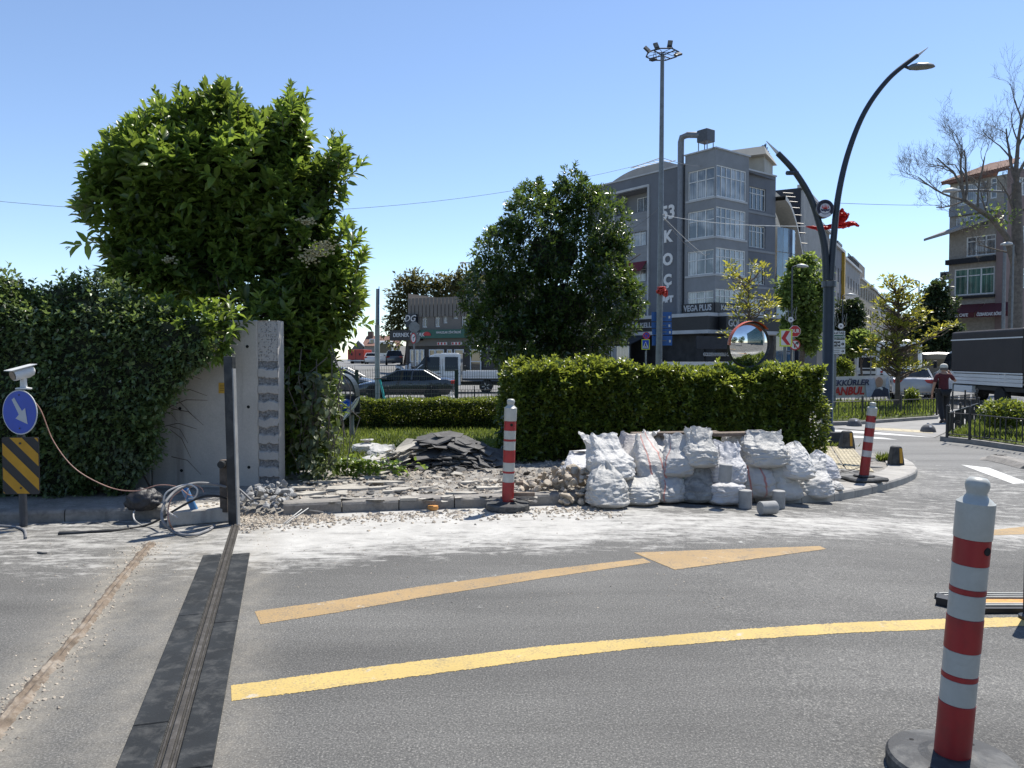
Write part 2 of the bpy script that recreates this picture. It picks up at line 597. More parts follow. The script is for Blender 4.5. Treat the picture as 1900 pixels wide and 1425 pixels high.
dm = math_n(nt, 'ADD', math_n(nt, 'MULTIPLY', da.outputs['Fac'], 1.0), math_n(nt, 'MULTIPLY', math_n(nt, 'SUBTRACT', st, 0.56), 3.4))
dm = math_n(nt, 'ADD', dm, math_n(nt, 'MULTIPLY', math_n(nt, 'SUBTRACT', fl, 0.52), 1.6))
dm = math_n(nt, 'MULTIPLY', dm, ramp(nt, da.outputs['Fac'], [(0.02, (0,) * 3), (0.25, (1,) * 3)]).outputs[0])
dmr = ramp(nt, dm, [(0.10, (0, 0, 0)), (0.5, (0.45,) * 3), (1.05, (0.9,) * 3)]).outputs[0]
c = mixc(nt, dmr, c, ramp(nt, noise_n(nt, P, 4, 6, .7), [(0.3, (0.36, 0.35, 0.33)), (0.7, (0.53, 0.52, 0.49))]).outputs[0])
sa_ = N(nt, 'ShaderNodeAttribute', attribute_name='sandy')
c = mixc(nt, math_n(nt, 'MULTIPLY', sa_.outputs['Fac'], ramp(nt, fl, [(.35, (.25,) * 3), (.65, (.95,) * 3)]).outputs[0]), c, (0.27, 0.245, 0.20))
sp = noise_n(nt, P, 5.5, 7, 0.72, 0.2)
spm = math_n(nt, 'MULTIPLY', ramp(nt, sp, [(0.655, (0,) * 3), (0.70, (0.75,) * 3)]).outputs[0], ramp(nt, da.outputs['Fac'], [(0.0, (0.12,) * 3), (0.1, (1,) * 3)]).outputs[0])
c = mixc(nt, spm, c, (0.42, 0.42, 0.40))
nt.links.new(c, b.inputs['Base Color'])
b.inputs['Roughness'].default_value = 0.85
bump_to(nt, b, math_n(nt, 'ADD', fine, mid), 0.55, 0.006)
ASPHALT = m
road = mb.build('road', ASPHALT, smooth=True)
struct(road, 'grey asphalt road dusted white with cement along the kerb')
road['kind'] = 'structure'
T = [gp(281, 1008), gp(262, 1030), gp(215, 1086), gp(150, 1172), gp(75, 1258), gp(0, 1347), gp(-80, 1440), gp(-160, 1540)]
_ra, _rb = gp(437, 976), gp(307, 1425)
def seg_d(x, y, a, b_):
 ax, ay, bx2, by2 = a.x, a.y, b_.x, b_.y; L2 = (bx2 - ax) ** 2 + (by2 - ay) ** 2
 t = max(0, min(1, ((x - ax) * (bx2 - ax) + (y - ay) * (by2 - ay)) / L2)); return math.hypot(x - ax - t * (bx2 - ax), y - ay - t * (by2 - ay))
def sandy(x, y):
 if x > 0 or y > 8 or y < 0 or x < -6: return 0.0
 d1 = min(seg_d(x, y, a, b_) for a, b_ in zip(T, T[1:])); d2 = abs(seg_d(x, y, _ra, _rb + (_rb - _ra)) - .24)
 return max(math.exp(-(d1 / .19) ** 2), .55 * math.exp(-(d2 / .11) ** 2))
at_ = road.data.attributes.new('sandy', 'FLOAT', 'POINT'); at_.data.foreach_set('value', [sandy(v[0], v[1]) for v in mb.v])
at_ = road.data.attributes.new('dust', 'FLOAT', 'POINT')
at_.data.foreach_set('value', [dust_at(v[0], v[1]) for v in mb.v])
m, nt, b = nodes_of('screed')
g = N(nt, 'ShaderNodeNewGeometry'); P = g.outputs['Position']
c = ramp(nt, noise_n(nt, P, 2.4, 8, 0.72), [(0.3, (0.07, 0.063, 0.055)), (0.46, (0.20, 0.187, 0.168)), (0.64, (0.40, 0.38, 0.345))]).outputs[0]
c = mixc(nt, 0.45, c, ramp(nt, noise_n(nt, P, 38, 5, 0.7), [(0.3, (0.10, 0.092, 0.083)), (0.7, (0.42, 0.40, 0.365))]).outputs[0])
nt.links.new(c, b.inputs['Base Color']); b.inputs['Roughness'].default_value = 0.95
bump_to(nt, b, noise_n(nt, P, 16, 8, 0.7), 0.9, 0.04)
SCREED = m
def sheet(name, material, x0, x1, dx, yfun0, yfun1, ny, up, rough=0.0, skirt=False):
 X = np.arange(x0, x1 + dx * .5, dx)
 q = MB()
 for x in X:
  a, b_ = yfun0(x), yfun1(x)
  for j in range(ny + 1):
   y = a + (b_ - a) * j / ny
   h = rough * mnoise.noise(Vector((x * 3, y * 3, 0))) if 0 < j < ny else 0
   q.v.append((x, y - (.09 if skirt and j == 0 else 0), gz(x, y) + (up + h if not (skirt and j == 0) else -.03)))
 for i in range(len(X) - 1):
  for j in range(ny):
   k = i * (ny + 1) + j
   q.face((k, k + ny + 1, k + ny + 2, k + 1))
 return q.build(name, material, smooth=True)
bed = sheet('sidewalk', SCREED, -14, 6.95, 0.15, lambda x: yk(x) + 0.1, lambda x: 17.8, 40, 0.095, 0.03, skirt=True)
struct(bed, 'broken up sidewalk bed of grey screed behind the kerb')
m, nt, b = nodes_of('turf')
g = N(nt, 'ShaderNodeNewGeometry'); P = g.outputs['Position']
c = ramp(nt, noise_n(nt, P, 3.0, 7, 0.7), [(0.3, (0.045, 0.06, 0.014)), (0.55, (0.085, 0.11, 0.025)), (0.75, (0.16, 0.15, 0.05))]).outputs[0]
nt.links.new(c, b.inputs['Base Color']); b.inputs['Roughness'].default_value = 0.9
bump_to(nt, b, noise_n(nt, P, 60, 5, 0.7), 0.8, 0.03)
TURF = m
def lawn_front(x): return 11.4 + 0.5 * math.sin(x * 1.1 + 1) - 0.25 * abs(x + 1)
lawn = sheet('lawn', TURF, -5.5, 1.4, 0.2, lawn_front, lambda x: 17.7, 16, 0.13, 0.03)
struct(lawn)
verge = sheet('verge', TURF, -22, 6.5, 0.7, lambda x: 18.2, lambda x: 34.6, 16, 0.06, 0.03)
struct(verge)
GRASS = leaf_mat('grass_blade', (0.045, 0.07, 0.012), (0.13, 0.165, 0.035), 0.4, (0.34, 0.42, 0.07), 0.5)
def grass(name, n, xr, yr, up, h, label, ok=None, wid=0.012):
 C, D = [], []
 while len(C) < n:
  x, y = RNG.uniform(*xr), RNG.uniform(*yr)
  if ok and not ok(x, y): continue
  C.append((x, y, gz(x, y) + up)); D.append((RNG.normal(0, .45), RNG.normal(0, .45), 1.0))
 C = np.array(C); D = np.array(D)
 dry = np.array([mnoise.noise(Vector((c[0] * 1.1, c[1] * 1.1, 3))) for c in C])
 o = leaves(name, C, D, RNG.uniform(.5, 1.2, n) * h, wid, GRASS, kind='flat', var=np.clip(.55 + dry * .8 + RNG.normal(0, .2, n), 0, 1),
   up=np.column_stack([RNG.normal(0, 1, n), RNG.normal(0, 1, n), np.zeros(n)]))
 tag(o, label, 'grass'); stuff(o)
 return o
grass('grass', 15000, (-5.4, 1.5), (10.9, 16.3), 0.12, 0.10, 'short sunlit green grass of the lawn behind the rubble', lambda x, y: y > lawn_front(x) + RNG.normal(0, .08), 0.02)
grass('grass', 7000, (-11, 1.5), (24, 34.4), 0.05, 0.16, 'rough green grass on the verge behind the mesh fence', None, 0.05)
KERBM = mat('kerb_concrete', (0.235, 0.22, 0.20), 0.85, var=0.28, scale=5, bump=0.5, bscale=50, dirt=(0.07, 0.065, 0.06), dirt_amt=0.7, dscale=5)
SLABM = mat('kerb_slab_stone', (0.32, 0.305, 0.28), 0.75, var=0.16, scale=3, bump=0.3, bscale=90, dirt=(0.14, 0.13, 0.12), dirt_amt=0.5, dscale=2)
def kerb_run(name, pts, w, h, seg_len, material, label, inward, jitter=0.0):
 """separate stones along the measured line, each a lofted block with an eased front edge"""
 root = bpy.data.objects.new(name, None); COL.objects.link(root)
 root['kind'] = 'structure'; root['label'] = label
 P = [Vector(p) for p in pts]
 acc = [0.0]
 for a, b_ in zip(P, P[1:]): acc.append(acc[-1] + (b_ - a).to_2d().length)
 def along(s):
  for i in range(len(P) - 1):
   if s <= acc[i + 1] or i == len(P) - 2:
    t = (s - acc[i]) / (acc[i + 1] - acc[i])
    d = (P[i + 1] - P[i]).to_2d().normalized()
    return P[i].lerp(P[i + 1], t), d
 n = max(1, round(acc[-1] / seg_len)); L = acc[-1] / n
 for k in range(n):
  q = MB()
  s0, s1 = k * L + 0.006, (k + 1) * L - 0.006
  dz = random.uniform(-jitter, jitter); dy = random.uniform(-jitter, jitter)
  prof = [(0.0, -0.12), (0.0, h - 0.035), (0.012, h - 0.012), (0.04, h), (w, h), (w, -0.12)]
  m_ = 4
  for i in range(m_ + 1):
   p, d = along(s0 + (s1 - s0) * i / m_)
   nrm = Vector((-d.y, d.x)) * inward
   z = gz(p.x, p.y) + dz
   for o_, zz in prof:
    q.v.append((p.x + nrm.x * (o_ + dy), p.y + nrm.y * (o_ + dy), z + zz))
  kk = len(prof)
  for i in range(m_):
   for j in range(kk - 1):
    q.face((i * kk + j, (i + 1) * kk + j, (i + 1) * kk + j + 1, i * kk + j + 1))
  q.face(range(kk)); q.face(range(m_ * kk + kk - 1, m_ * kk - 1, -1))
  q.build('kerb_stone', material, root, world=True)
 return root
kerb_run('kerb', KERB_L[:-1], 0.16, 0.12, 0.95, KERBM, 'worn concrete kerb in front of the shaded ivy hedge', 1, 0.006)
kerb_run('kerb', KERB[:9], 0.17, 0.125, 0.62, KERBM, 'battered grey kerb along the broken sidewalk', 1, 0.008)
kerb_run('kerb', KERB[8:], 0.44, 0.125, 0.62, SLABM, 'wide pale stone kerb sweeping round the corner', 1, 0.002)
pav = bpy.data.objects.new('pavement', None); COL.objects.link(pav)
struct(pav, 'corner pavement of small grey blocks and yellow tactile tiles')
PAVM = [mat('paver_grey_%d' % i, (k, k * .985, k * .95), 0.85, var=.2, scale=9, bump=.4, bscale=80) for i, k in enumerate((0.13, 0.16, 0.20))]
PAVY = mat('tactile_yellow', (0.42, 0.365, 0.25), 0.8, var=.18, scale=6, bump=.2, bscale=60, dirt=(0.25, 0.22, 0.17), dirt_amt=.6, dscale=4)
pm = []
for k in range(3):
 q = MB(); q.box((0, 0, 0), (0.232, 0.112, 0.05)); o = q.build('paver', PAVM[k], bevel=0.006)
 pm.append(o.data); bpy.data.objects.remove(o)
q = MB(); q.box((0, 0, 0), (0.392, 0.392, 0.05))
for i in range(6):
 for j in range(6):
  q.lathe([(0.022, 0.025), (0.014, 0.031)], ((i - 2.5) * .065, (j - 2.5) * .065, 0), 6)
o = q.build('tactile_tile', PAVY); tm = o.data; bpy.data.objects.remove(o)
def slope_q(x, y):
 e = .2
 n = Vector((-(gz(x + e, y) - gz(x - e, y)) / (2 * e), -(gz(x, y + e) - gz(x, y - e)) / (2 * e), 1)).normalized()
 return Vector((0, 0, 1)).rotation_difference(n).to_matrix().to_4x4()
cnt = 0
tact = []
for i in range(2):
 for j in range(9):
  tact.append((5.55 - i * 0.4 + 0.0 * j + j * 0.14, 12.25 + i * .14 + j * 0.4))
for (x, y) in tact:
 M = Matrix.Translation((x, y, gz(x, y) + 0.088)) @ slope_q(x, y) @ Matrix.Rotation(-0.34, 4, 'Z')
 piece('tactile_tile', tm, pav, M)
for r in range(54):
 for c_ in range(14):
  x = 3.55 + c_ * 0.245 + (r % 2) * 0.122
  y = 9.2 + r * 0.124
  if x > 6.5 or y < yk(x) + 0.53: continue
  dmin = min((Vector((x, y)) - k.to_2d()).length for k in KERB[9:])
  if dmin < 0.62 and y < 13.6: continue
  if any(abs((x - a) - 0.0) < .30 and abs(y - b_) < .30 for a, b_ in tact): continue
  if cnt >= 290: break
  cnt += 1
  M = Matrix.Translation((x, y, gz(x, y) + 0.09 + random.uniform(-.004, .004))) @ slope_q(x, y) @ Matrix.Rotation(random.uniform(-.02, .02), 4, 'Z')
  piece('paver', pm[min(2, int(random.random() * 3))], pav, M)
# ================================================================== ROAD MARKINGS
def paint_mat(name, col, wear):
 m, nt, b = nodes_of(name)
 g = N(nt, 'ShaderNodeNewGeometry'); P = g.outputs['Position']
 n1 = noise_n(nt, P, 70, 4, .7); n2 = noise_n(nt, P, 1.5, 6, .65); n3 = noise_n(nt, P, 6, 8, .75)
 c = ramp(nt, n2, [(.3, tuple(x * .8 for x in col)), (.7, tuple(min(1, x * 1.1) for x in col))]).outputs[0]
 f = ramp(nt, math_n(nt, 'ADD', math_n(nt, 'MULTIPLY', n1, .6), math_n(nt, 'MULTIPLY', n3, .55)), [(.56, (0,) * 3), (.70, (wear,) * 3)]).outputs[0]
 c = mixc(nt, f, c, (0.11, 0.105, 0.095))
 c = mixc(nt, ramp(nt, noise_n(nt, P, 4.2, 8, .75, .3), [(.60, (0,) * 3), (.66, (.8,) * 3)]).outputs[0], c, (0.42, 0.4, 0.36))
 nt.links.new(c, b.inputs['Base Color']); b.inputs['Roughness'].default_value = .8
 bump_to(nt, b, n1, .5, .004)
 return m
YEL = paint_mat('road_paint_yellow', (0.50, 0.365, 0.125), .55)
ORA = paint_mat('road_paint_ochre', (0.36, 0.245, 0.115), .75)
WHT = paint_mat('road_paint_white', (0.62, 0.62, 0.60), .6)
def strip(name, top, bot, material, label, n=700, up=0.002):
 tx, ty = zip(*top); bx_, by = zip(*bot)
 q = MB()
 for i in range(n + 1):
  t = i / n
  a = tx[0] + (tx[-1] - tx[0]) * t; b_ = bx_[0] + (bx_[-1] - bx_[0]) * t
  ja, jb = random.gauss(0, .0032) + .004 * mnoise.noise(Vector((i * .07, 3, 0))), random.gauss(0, .0032) + .004 * mnoise.noise(Vector((i * .07, 9, 0)))
  q.v.append(tuple(gp(a, float(np.interp(a, tx, ty)), up) + Vector((0, ja, 0)))); q.v.append(tuple(gp(b_, float(np.interp(b_, bx_, by)), up) + Vector((0, jb, 0))))
 for i in range(n):
  q.face((2 * i, 2 * i + 1, 2 * i + 3, 2 * i + 2))
 return struct(q.build(name, material), label)
strip('lane_line', [(428, 1272), (558, 1254), (716, 1233.7), (874, 1214.7), (1000, 1199.3), (1190, 1183), (1380, 1167), (1570, 1155), (1755, 1148), (1900, 1145), (2300, 1143)],
 [(431, 1300), (558, 1284), (716, 1261.5), (874, 1241), (1000, 1223.5), (1190, 1202), (1380, 1186.5), (1570, 1174), (1755, 1167), (1900, 1161), (2300, 1157)], YEL, 'long curved yellow lane line')
arrow = bpy.data.objects.new('arrow_marking', None); COL.objects.link(arrow); struct(arrow, 'faded ochre direction arrow painted on the road')
def strip_child(*a, **k):
 o = strip(*a, **k); o.parent = arrow; del o['kind']; del o['label']; return o
strip_child('arrow_shaft', [(473, 1134), (621, 1113.7), (779, 1088), (1000, 1058.4), (1194, 1036)], [(483, 1158), (621, 1137), (779, 1109), (1000, 1074), (1208, 1043.5)], ORA, 'x')
strip_child('arrow_head', [(1176, 1025), (1521, 1013)], [(1252, 1057), (1533, 1018.5)], ORA, 'x', n=200, up=0.0028)
strip('edge_line', [(1832, 984), (1900, 977), (2050, 968)], [(1832, 993.5), (1900, 991), (2050, 984)], ORA, 'short ochre edge line by the cement dust', n=10)
for i, (a, b_, c_, d_) in enumerate([((1545, 797), (1700, 806), (1735, 812), (1545, 801)), ((1545, 805.5), (1640, 812), (1665, 816), (1545, 810)), ((1545, 792), (1640, 795.5), (1660, 798.5), (1545, 794.5))]):
 q = MB(); q.poly([gp(*p, 0.004) for p in (a, d_, c_, b_)]); struct(q.build('crossing_stripe', WHT), 'white zebra crossing stripe')
q = MB(); q.poly([gp(*p, 0.004) for p in ((1783, 862), (1880, 898), (1910, 896), (1835, 868))]); struct(q.build('crossing_stripe', WHT), 'worn white give way stripe')
RUB = mat('black_rubber', (0.019, 0.022, 0.025), 0.9, var=.3, scale=3, bump=.25, bscale=120, dirt=(0.13, 0.13, 0.125), dirt_amt=.4, dscale=9, spec=.3)
STEEL = mat('dull_steel', (0.06, 0.054, 0.048), 0.6, 0.3, var=.35, scale=12, dirt=(0.2, 0.19, 0.18), dirt_amt=.4, dscale=10)
A, B = gp(437, 976), gp(307, 1425)
dr = (B - A).normalized(); nr = Vector((-dr.y, dr.x, 0)) * -1
if nr.x > 0: nr = -nr
trk = thing('gate_track', 'sunken sliding gate rail between two black rubber mats', 'gate track', A)
def on(s, o, z): return A + dr * s + nr * o + Vector((0, 0, z))
Lm = (B - A).length + 2.2
def bar(name, s0, s1, o0, o1, z0, z1, material, bevel=0):
 q = MB()
 q.prism([on(s0, o0, z0), on(s1, o0, z0), on(s1, o1, z0), on(s0, o1, z0)], (0, 0, z1 - z0))
 return q.build(name, material, trk, bevel=bevel)
s_start = (gp(415, 1030) - A).length
cuts = [s_start, s_start + 1.55, s_start + 3.05, s_start + 4.4, Lm]
for a, b_ in zip(cuts, cuts[1:]):
 bar('rubber_mat', a + .004, b_ - .004, 0.042, 0.185, -0.01, 0.012, RUB, .003)
cuts = [s_start + .02, s_start + 1.75, s_start + 3.5, Lm]
for a, b_ in zip(cuts, cuts[1:]):
 bar('rubber_mat', a + .004, b_ - .004, -0.042, -0.178, -0.01, 0.012, RUB, .003)
bar('rail_bed', 0, Lm, -0.038, 0.038, -0.01, 0.006, mat('rail_bed_grit', (0.04, 0.038, 0.035), .9, var=.4, scale=14, bump=.6, bscale=90))
bar('rail', 0.0, Lm, -0.012, 0.012, 0.0, 0.022, STEEL, .004)
bar('rail_lip', 0.0, Lm, 0.024, 0.032, 0.0, 0.014, STEEL)
bar('rail_lip', 0.0, Lm, -0.032, -0.024, 0.0, 0.014, STEEL)
SAND = mat('trench_sand', (0.155, 0.12, 0.088), 0.95, var=.4, scale=12, bump=.8, bscale=60, dirt=(0.36, 0.32, 0.27), dirt_amt=.7, dscale=8)
q = MB(); q.smooth = True
nS = 150
for i in range(nS + 1):
 t = i / nS * (len(T) - 1); k = min(int(t), len(T) - 2)
 p = T[k].lerp(T[k + 1], t - k); d = (T[k + 1] - T[k]).normalized(); nn = Vector((d.y, -d.x, 0))
 w = .030 + .016 * mnoise.noise(Vector((i * .13, 1, 0))) + .02 * sm((t - 4) / 3)
 for o_, h in ((-1.5, -.004), (-1.0, .006), (-.55, .018), (0, .010), (.5, .02), (1.0, .007), (1.6, -.004)):
  nv = mnoise.noise(Vector((i * .5, o_ * 2, 5)))
  q.v.append(tuple(p + nn * (o_ * w * (1 + .3 * nv)) + Vector((0, 0, max(-.004, h + .012 * nv) if abs(o_) < 1.4 else -.004))))
for i in range(nS):
 for j in range(6):
  q.face((i * 7 + j, i * 7 + j + 1, (i + 1) * 7 + j + 1, (i + 1) * 7 + j))
o = tag(q.build('sand', SAND), 'brown sand filling a cable slot cut across the asphalt', 'sand'); stuff(o)
DUSTY = mat('slot_dust', (0.215, 0.20, 0.165), 0.95, var=.25, scale=7, bump=.3, bscale=90)
STONEM = mat('concrete_rubble', (0.42, 0.365, 0.295), 0.9, var=.35, scale=5, bump=.7, bscale=45, dirt=(0.13, 0.115, 0.1), dirt_amt=.55, dscale=6)
def chip_mesh(name, seed, flat=0.7, material=None, cuts=1):
 bm = bmesh.new(); bmesh.ops.create_icosphere(bm, subdivisions=cuts, radius=1)
 r = random.Random(seed)
 for v in bm.verts:
  k = 1 + .35 * mnoise.noise(v.co * 1.3 + Vector((seed * 7.1, 0, 0)))
  v.co = Vector((v.co.x * k * r.uniform(.85, 1.1), v.co.y * k * r.uniform(.85, 1.1), v.co.z * k * flat))
 for _ in range(9):
  n = Vector((r.gauss(0, 1), r.gauss(0, 1), r.gauss(0, 1) * .8)).normalized(); d = r.uniform(.32, .68)
  for v in bm.verts:
   e = v.co.dot(n) - d
   if e > 0: v.co -= n * e
 me = bpy.data.meshes.new(name); bm.to_mesh(me); bm.free()
 me.materials.append(material or STONEM)
 return me
def crumbs(name, pts, sizes, material, label, cat):
 """tiny angular bits joined into one mesh"""
 q = MB()
 base = [Vector(v) for v in ((1, 0, -.4), (-.5, .87, -.4), (-.5, -.87, -.4), (.1, 0, .8), (.6, .5, .3), (-.7, .1, .35))]
 fs = [(0, 2, 1), (0, 1, 4), (4, 1, 5), (1, 2, 5), (5, 2, 3), (2, 0, 3), (0, 4, 3), (4, 5, 3)]
 for p, s in zip(pts, sizes):
  a = random.uniform(0, 6.28); ca, sa = math.cos(a), math.sin(a); n = len(q.v)
  for v in base:
   k = s * random.uniform(.6, 1.3)
   q.v.append((p[0] + (v.x * ca - v.y * sa) * k, p[1] + (v.x * sa + v.y * ca) * k, p[2] + (v.z + .3) * k * .7))
  for f in fs: q.face(tuple(n + i for i in f))
 o = q.build(name, material); tag(o, label, cat); stuff(o); return o
pts, szs = [], []
for _ in range(1500):
 px = random.uniform(440, 1160); base = np.interp(px, [440, 600, 1000, 1160], [972, 958, 944, 944])
 p = gp(px, base + abs(random.gauss(0, 9)) + random.uniform(-4, 2), 0.0)
 pts.append(p); szs.append(random.choice((.006, .008, .012, .018, .028)) * random.uniform(.6, 1.2))
for _ in range(380):
 p = gp(random.uniform(20, 1400), random.uniform(985, 1130) , 0.0); pts.append(p); szs.append(random.uniform(.003, .009))
for _ in range(700):
 t = random.uniform(0, 5.5); k = int(t); p = T[k].lerp(T[k + 1], t - k)
 pts.append(p + Vector((random.gauss(0, .09), random.gauss(0, .04), 0))); szs.append(random.uniform(.004, .014))
for _ in range(900):
 px = random.uniform(440, 620); p = gp(px, random.gauss(958, 9)); pts.append(p); szs.append(random.uniform(.008, .03))
crumbs('grit', pts, szs, STONEM, 'fine broken concrete grit strewn along the kerb and lane', 'grit')
pts, szs = [], []
for _ in range(4200):
 x = random.uniform(-2.6, 2.4); y = random.uniform(yk(x) + .1, 11.6)
 pts.append((x, y, gz(x, y) + .095)); szs.append(abs(random.gauss(0, .016)) + .006)
crumbs('debris', pts, szs, STONEM, 'crumbled mortar and paving bits over the broken sidewalk', 'debris')
# ================================================================== CONCRETE WALL
def conc_mat(name, col, stain=True):
 m, nt, b = nodes_of(name)
 g = N(nt, 'ShaderNodeNewGeometry'); P = g.outputs['Position']
 c = ramp(nt, noise_n(nt, P, 1.3, 8, .65), [(.3, tuple(x * .78 for x in col)), (.7, tuple(x * 1.12 for x in col))]).outputs[0]
 c = mixc(nt, .25, c, ramp(nt, noise_n(nt, P, 70, 4, .7), [(.3, tuple(x * .6 for x in col)), (.7, tuple(x * 1.3 for x in col))]).outputs[0])
 if stain:
  s = noise_n(nt, mapped(nt, P, (5, 5, .35)), 1.0, 5, .6)
  c = mixc(nt, ramp(nt, s, [(.55, (0,) * 3), (.72, (.5,) * 3)]).outputs[0], c, (0.13, 0.11, 0.095))
 nt.links.new(c, b.inputs['Base Color']); b.inputs['Roughness'].default_value = .85
 bump_to(nt, b, noise_n(nt, P, 26, 8, .7), .35, .012)
 return m
CONC = conc_mat('wall_concrete', (0.46, 0.435, 0.395))
ROUGHC = conc_mat('chiselled_concrete', (0.40, 0.385, 0.365), False)
WY = 9.05
wl_, wj, wr0, wr = at(-200, 900, WY).x, at(281, 900, WY).x, at(481, 900, WY).x, at(518, 900, WY).x
wtop = at(480, 594, WY).z
wall = thing('concrete_wall', 'grey cast concrete wall with tie holes and a chiselled end', 'wall', (wj, WY, 0.0))
q = MB(); q.bx(wj + .006, wr0 - .003, WY, WY + .24, 0.0, wtop); q.build('wall_panel', CONC, wall, bevel=.012)
q = MB(); q.bx(wl_, wj - .006, WY + .004, WY + .24, 0.0, wtop - .01); q.build('wall_panel', CONC, wall, bevel=.012)
q = MB(); q.smooth = False
nu, nv_ = 26, 200
for j in range(nv_ + 1):
 z = (wtop - .004) * j / nv_
 zz = (wtop - z)
 tooth = .012
 for i in range(nu + 1):
  x = wr0 + (wr - wr0) * i / nu
  if zz >= .48: tooth = .024 * sm((math.sin((zz - .48) / .195 * 2 * math.pi + 1.1 * mnoise.noise(Vector((x * 9, z * 3, 1)))) + .1 + .5 * mnoise.noise(Vector((x * 30, z * 30, 4)))) / .5)
  nz_ = mnoise.noise(Vector((x * 34, z * 34, 2))) * .014 + mnoise.noise(Vector((x * 80, z * 80, 7))) * .008
  edge = .012 * mnoise.noise(Vector((1, z * 22, 9))) if i == nu else 0
  rough = nz_ if (zz < .48 and .25 < i / nu < .9) or tooth > .01 else nz_ * .25
  q.v.append((x + edge, WY - .004 + tooth + abs(rough), z))
w_ = nu + 1
for j in range(nv_):
 for i in range(nu):
  q.cur = 1 if q.v[j * w_ + i][1] > WY + .014 else 0
  q.face((j * w_ + i, j * w_ + i + 1, (j + 1) * w_ + i + 1, (j + 1) * w_ + i))
q.cur = 0
q.quad((wr0, WY, wtop - .004), (wr, WY, wtop - .004), (wr, WY + .24, wtop - .004), (wr0, WY + .24, wtop - .004))
q.quad((wr, WY, 0), (wr, WY + .24, 0), (wr, WY + .24, wtop - .004), (wr, WY, wtop - .004))
q.build('chiselled_end', [ROUGHC, mat('exposed_aggregate', (0.21, 0.215, 0.22), .95, var=.55, scale=60, bump=1.0, bscale=90)], wall)
DARK = mat('dark_hole', (0.012, 0.012, 0.012), .9)
for (px, py) in ((459, 643), (461, 755), (462, 867), (334, 758), (337, 873), (412, 636)):
 p = at(px, py, WY)
 q = MB(); q.lathe([(0.019, 0.003), (0.016, 0.0005), (0.0, 0.0005)], (0, 0, 0), 10, None)
 o = q.build('tie_hole', DARK, wall, world=False)
 o.matrix_local = Matrix.Translation(p - wall.location + Vector((0, -.001, 0))) @ Matrix.Rotation(math.pi / 2, 4, 'X')
q = MB(); p = at(413, 720, WY); q.bx(p.x - .045, p.x + .045, WY - .006, WY - .001, p.z - .062, p.z + .062)
pl = q.build('warning_plate', mat('plate_amber', (0.50, 0.30, 0.04), .6), wall)
for k in range(4):
 q = MB(); q.bx(p.x - .03, p.x + .03 - .012 * (k % 2), WY - .0075, WY - .006, p.z + .03 - k * .02, p.z + .037 - k * .02)
 q.build('print_line', mat('plate_ink', (0.2, 0.12, 0.02), .7), pl)
# ================================================================== GATE POST, FOOTING, CABLES
BLACKP = mat('black_powder_coat', (0.016, 0.018, 0.021), .45, var=.3, scale=5, dirt=(0.14, 0.14, 0.135), dirt_amt=.35, dscale=5)
pb = gp(436, 972)
gpost = thing('gate_post', 'tall black steel gate post standing at the end of the rail', 'gate post', pb)
hgt = at(429, 661, pb.y - .0).z
q = MB(); q.box((pb.x - .02, pb.y, hgt / 2), (.085, .10, hgt), Matrix.Rotation(-.018, 3, 'Y')); q.build('post', BLACKP, gpost, bevel=.006)
q = MB(); q.box((pb.x + .028, pb.y - .02, hgt / 2 - .06), (.012, .075, hgt - .12), Matrix.Rotation(-.018, 3, 'Y')); q.build('edge_strip', mat('galvanised', (0.26, 0.265, 0.265), .55, .2, var=.2), gpost)
q = MB(); c_ = at(420, 910, pb.y + .12); q.bx(c_.x - .045, c_.x + .03, pb.y + .06, pb.y + .14, .1, at(420, 853, pb.y + .1).z)
st = q.build('guide_stub', mat('rusty_steel', (0.11, 0.09, 0.075), .8, .3, var=.5, scale=14, bump=.4), gpost, bevel=.004)
q = MB(); zt = at(420, 860, pb.y + .1).z; q.lathe([(.0, 0), (.035, 0), (.035, .05), (0, .05)], (0, 0, 0), 14)
o = q.build('guide_roller', BLACKP, st, world=False); o.matrix_local = Matrix.Translation(Vector((c_.x - .008, pb.y + .05, zt)) - gpost.location) @ Matrix.Rotation(math.pi / 2, 4, 'X')
p0, p1 = gp(310, 978), gp(432, 968)
foot = thing('motor_footing', 'low grey concrete footing block beside the black gate post', 'footing', p0)
q = MB(); d = (p1 - p0).normalized(); nn = Vector((-d.y, d.x, 0))
hf = .145
q.prism([p0 + Vector((0, 0, 0)), p1, p1 + nn * .38, p0 + nn * .38], (0, 0, hf)); q.build('footing_block', CONC, foot, bevel=.012)
for k in range(26):
 t = random.random(); u = random.uniform(.08, .34); s_ = random.uniform(.01, .035)
 M = Matrix.Translation(p0.lerp(p1, t) + nn * u + Vector((0, 0, hf)) - foot.location) @ Matrix.Rotation(random.uniform(0, 6), 4, 'Z') @ Matrix.Diagonal((s_, s_, s_, 1))
 if k == 0: CH = [chip_mesh('chip', 40 + i, .6) for i in range(4)]
 piece('mortar_chip', CH[k % 4], foot, M)
def tube_thing(name, label, cat, pts, r, material, seg=8, n=10, group=None):
 """smooth cable through measured points"""
 P = [Vector(p) for p in pts]; out = []
 for i in range(len(P) - 1):
  a, b_, c, d = P[max(i - 1, 0)], P[i], P[i + 1], P[min(i + 2, len(P) - 1)]
  for k in range(n):
   t = k / n
   out.append(0.5 * ((2 * b_) + (c - a) * t + (2 * a - 5 * b_ + 4 * c - d) * t * t + (3 * b_ - a - 3 * c + d) * t ** 3))
 out.append(P[-1])
 q = MB(); q.smooth = True; q.tube(out, r, seg)
 return tag(q.build(name, material), label, cat, group)
CABG = mat('cable_grey', (0.20, 0.20, 0.205), .6, var=.3, scale=9); CABP = mat('cable_pink', (0.36, 0.21, 0.165), .6, var=.2, scale=9)
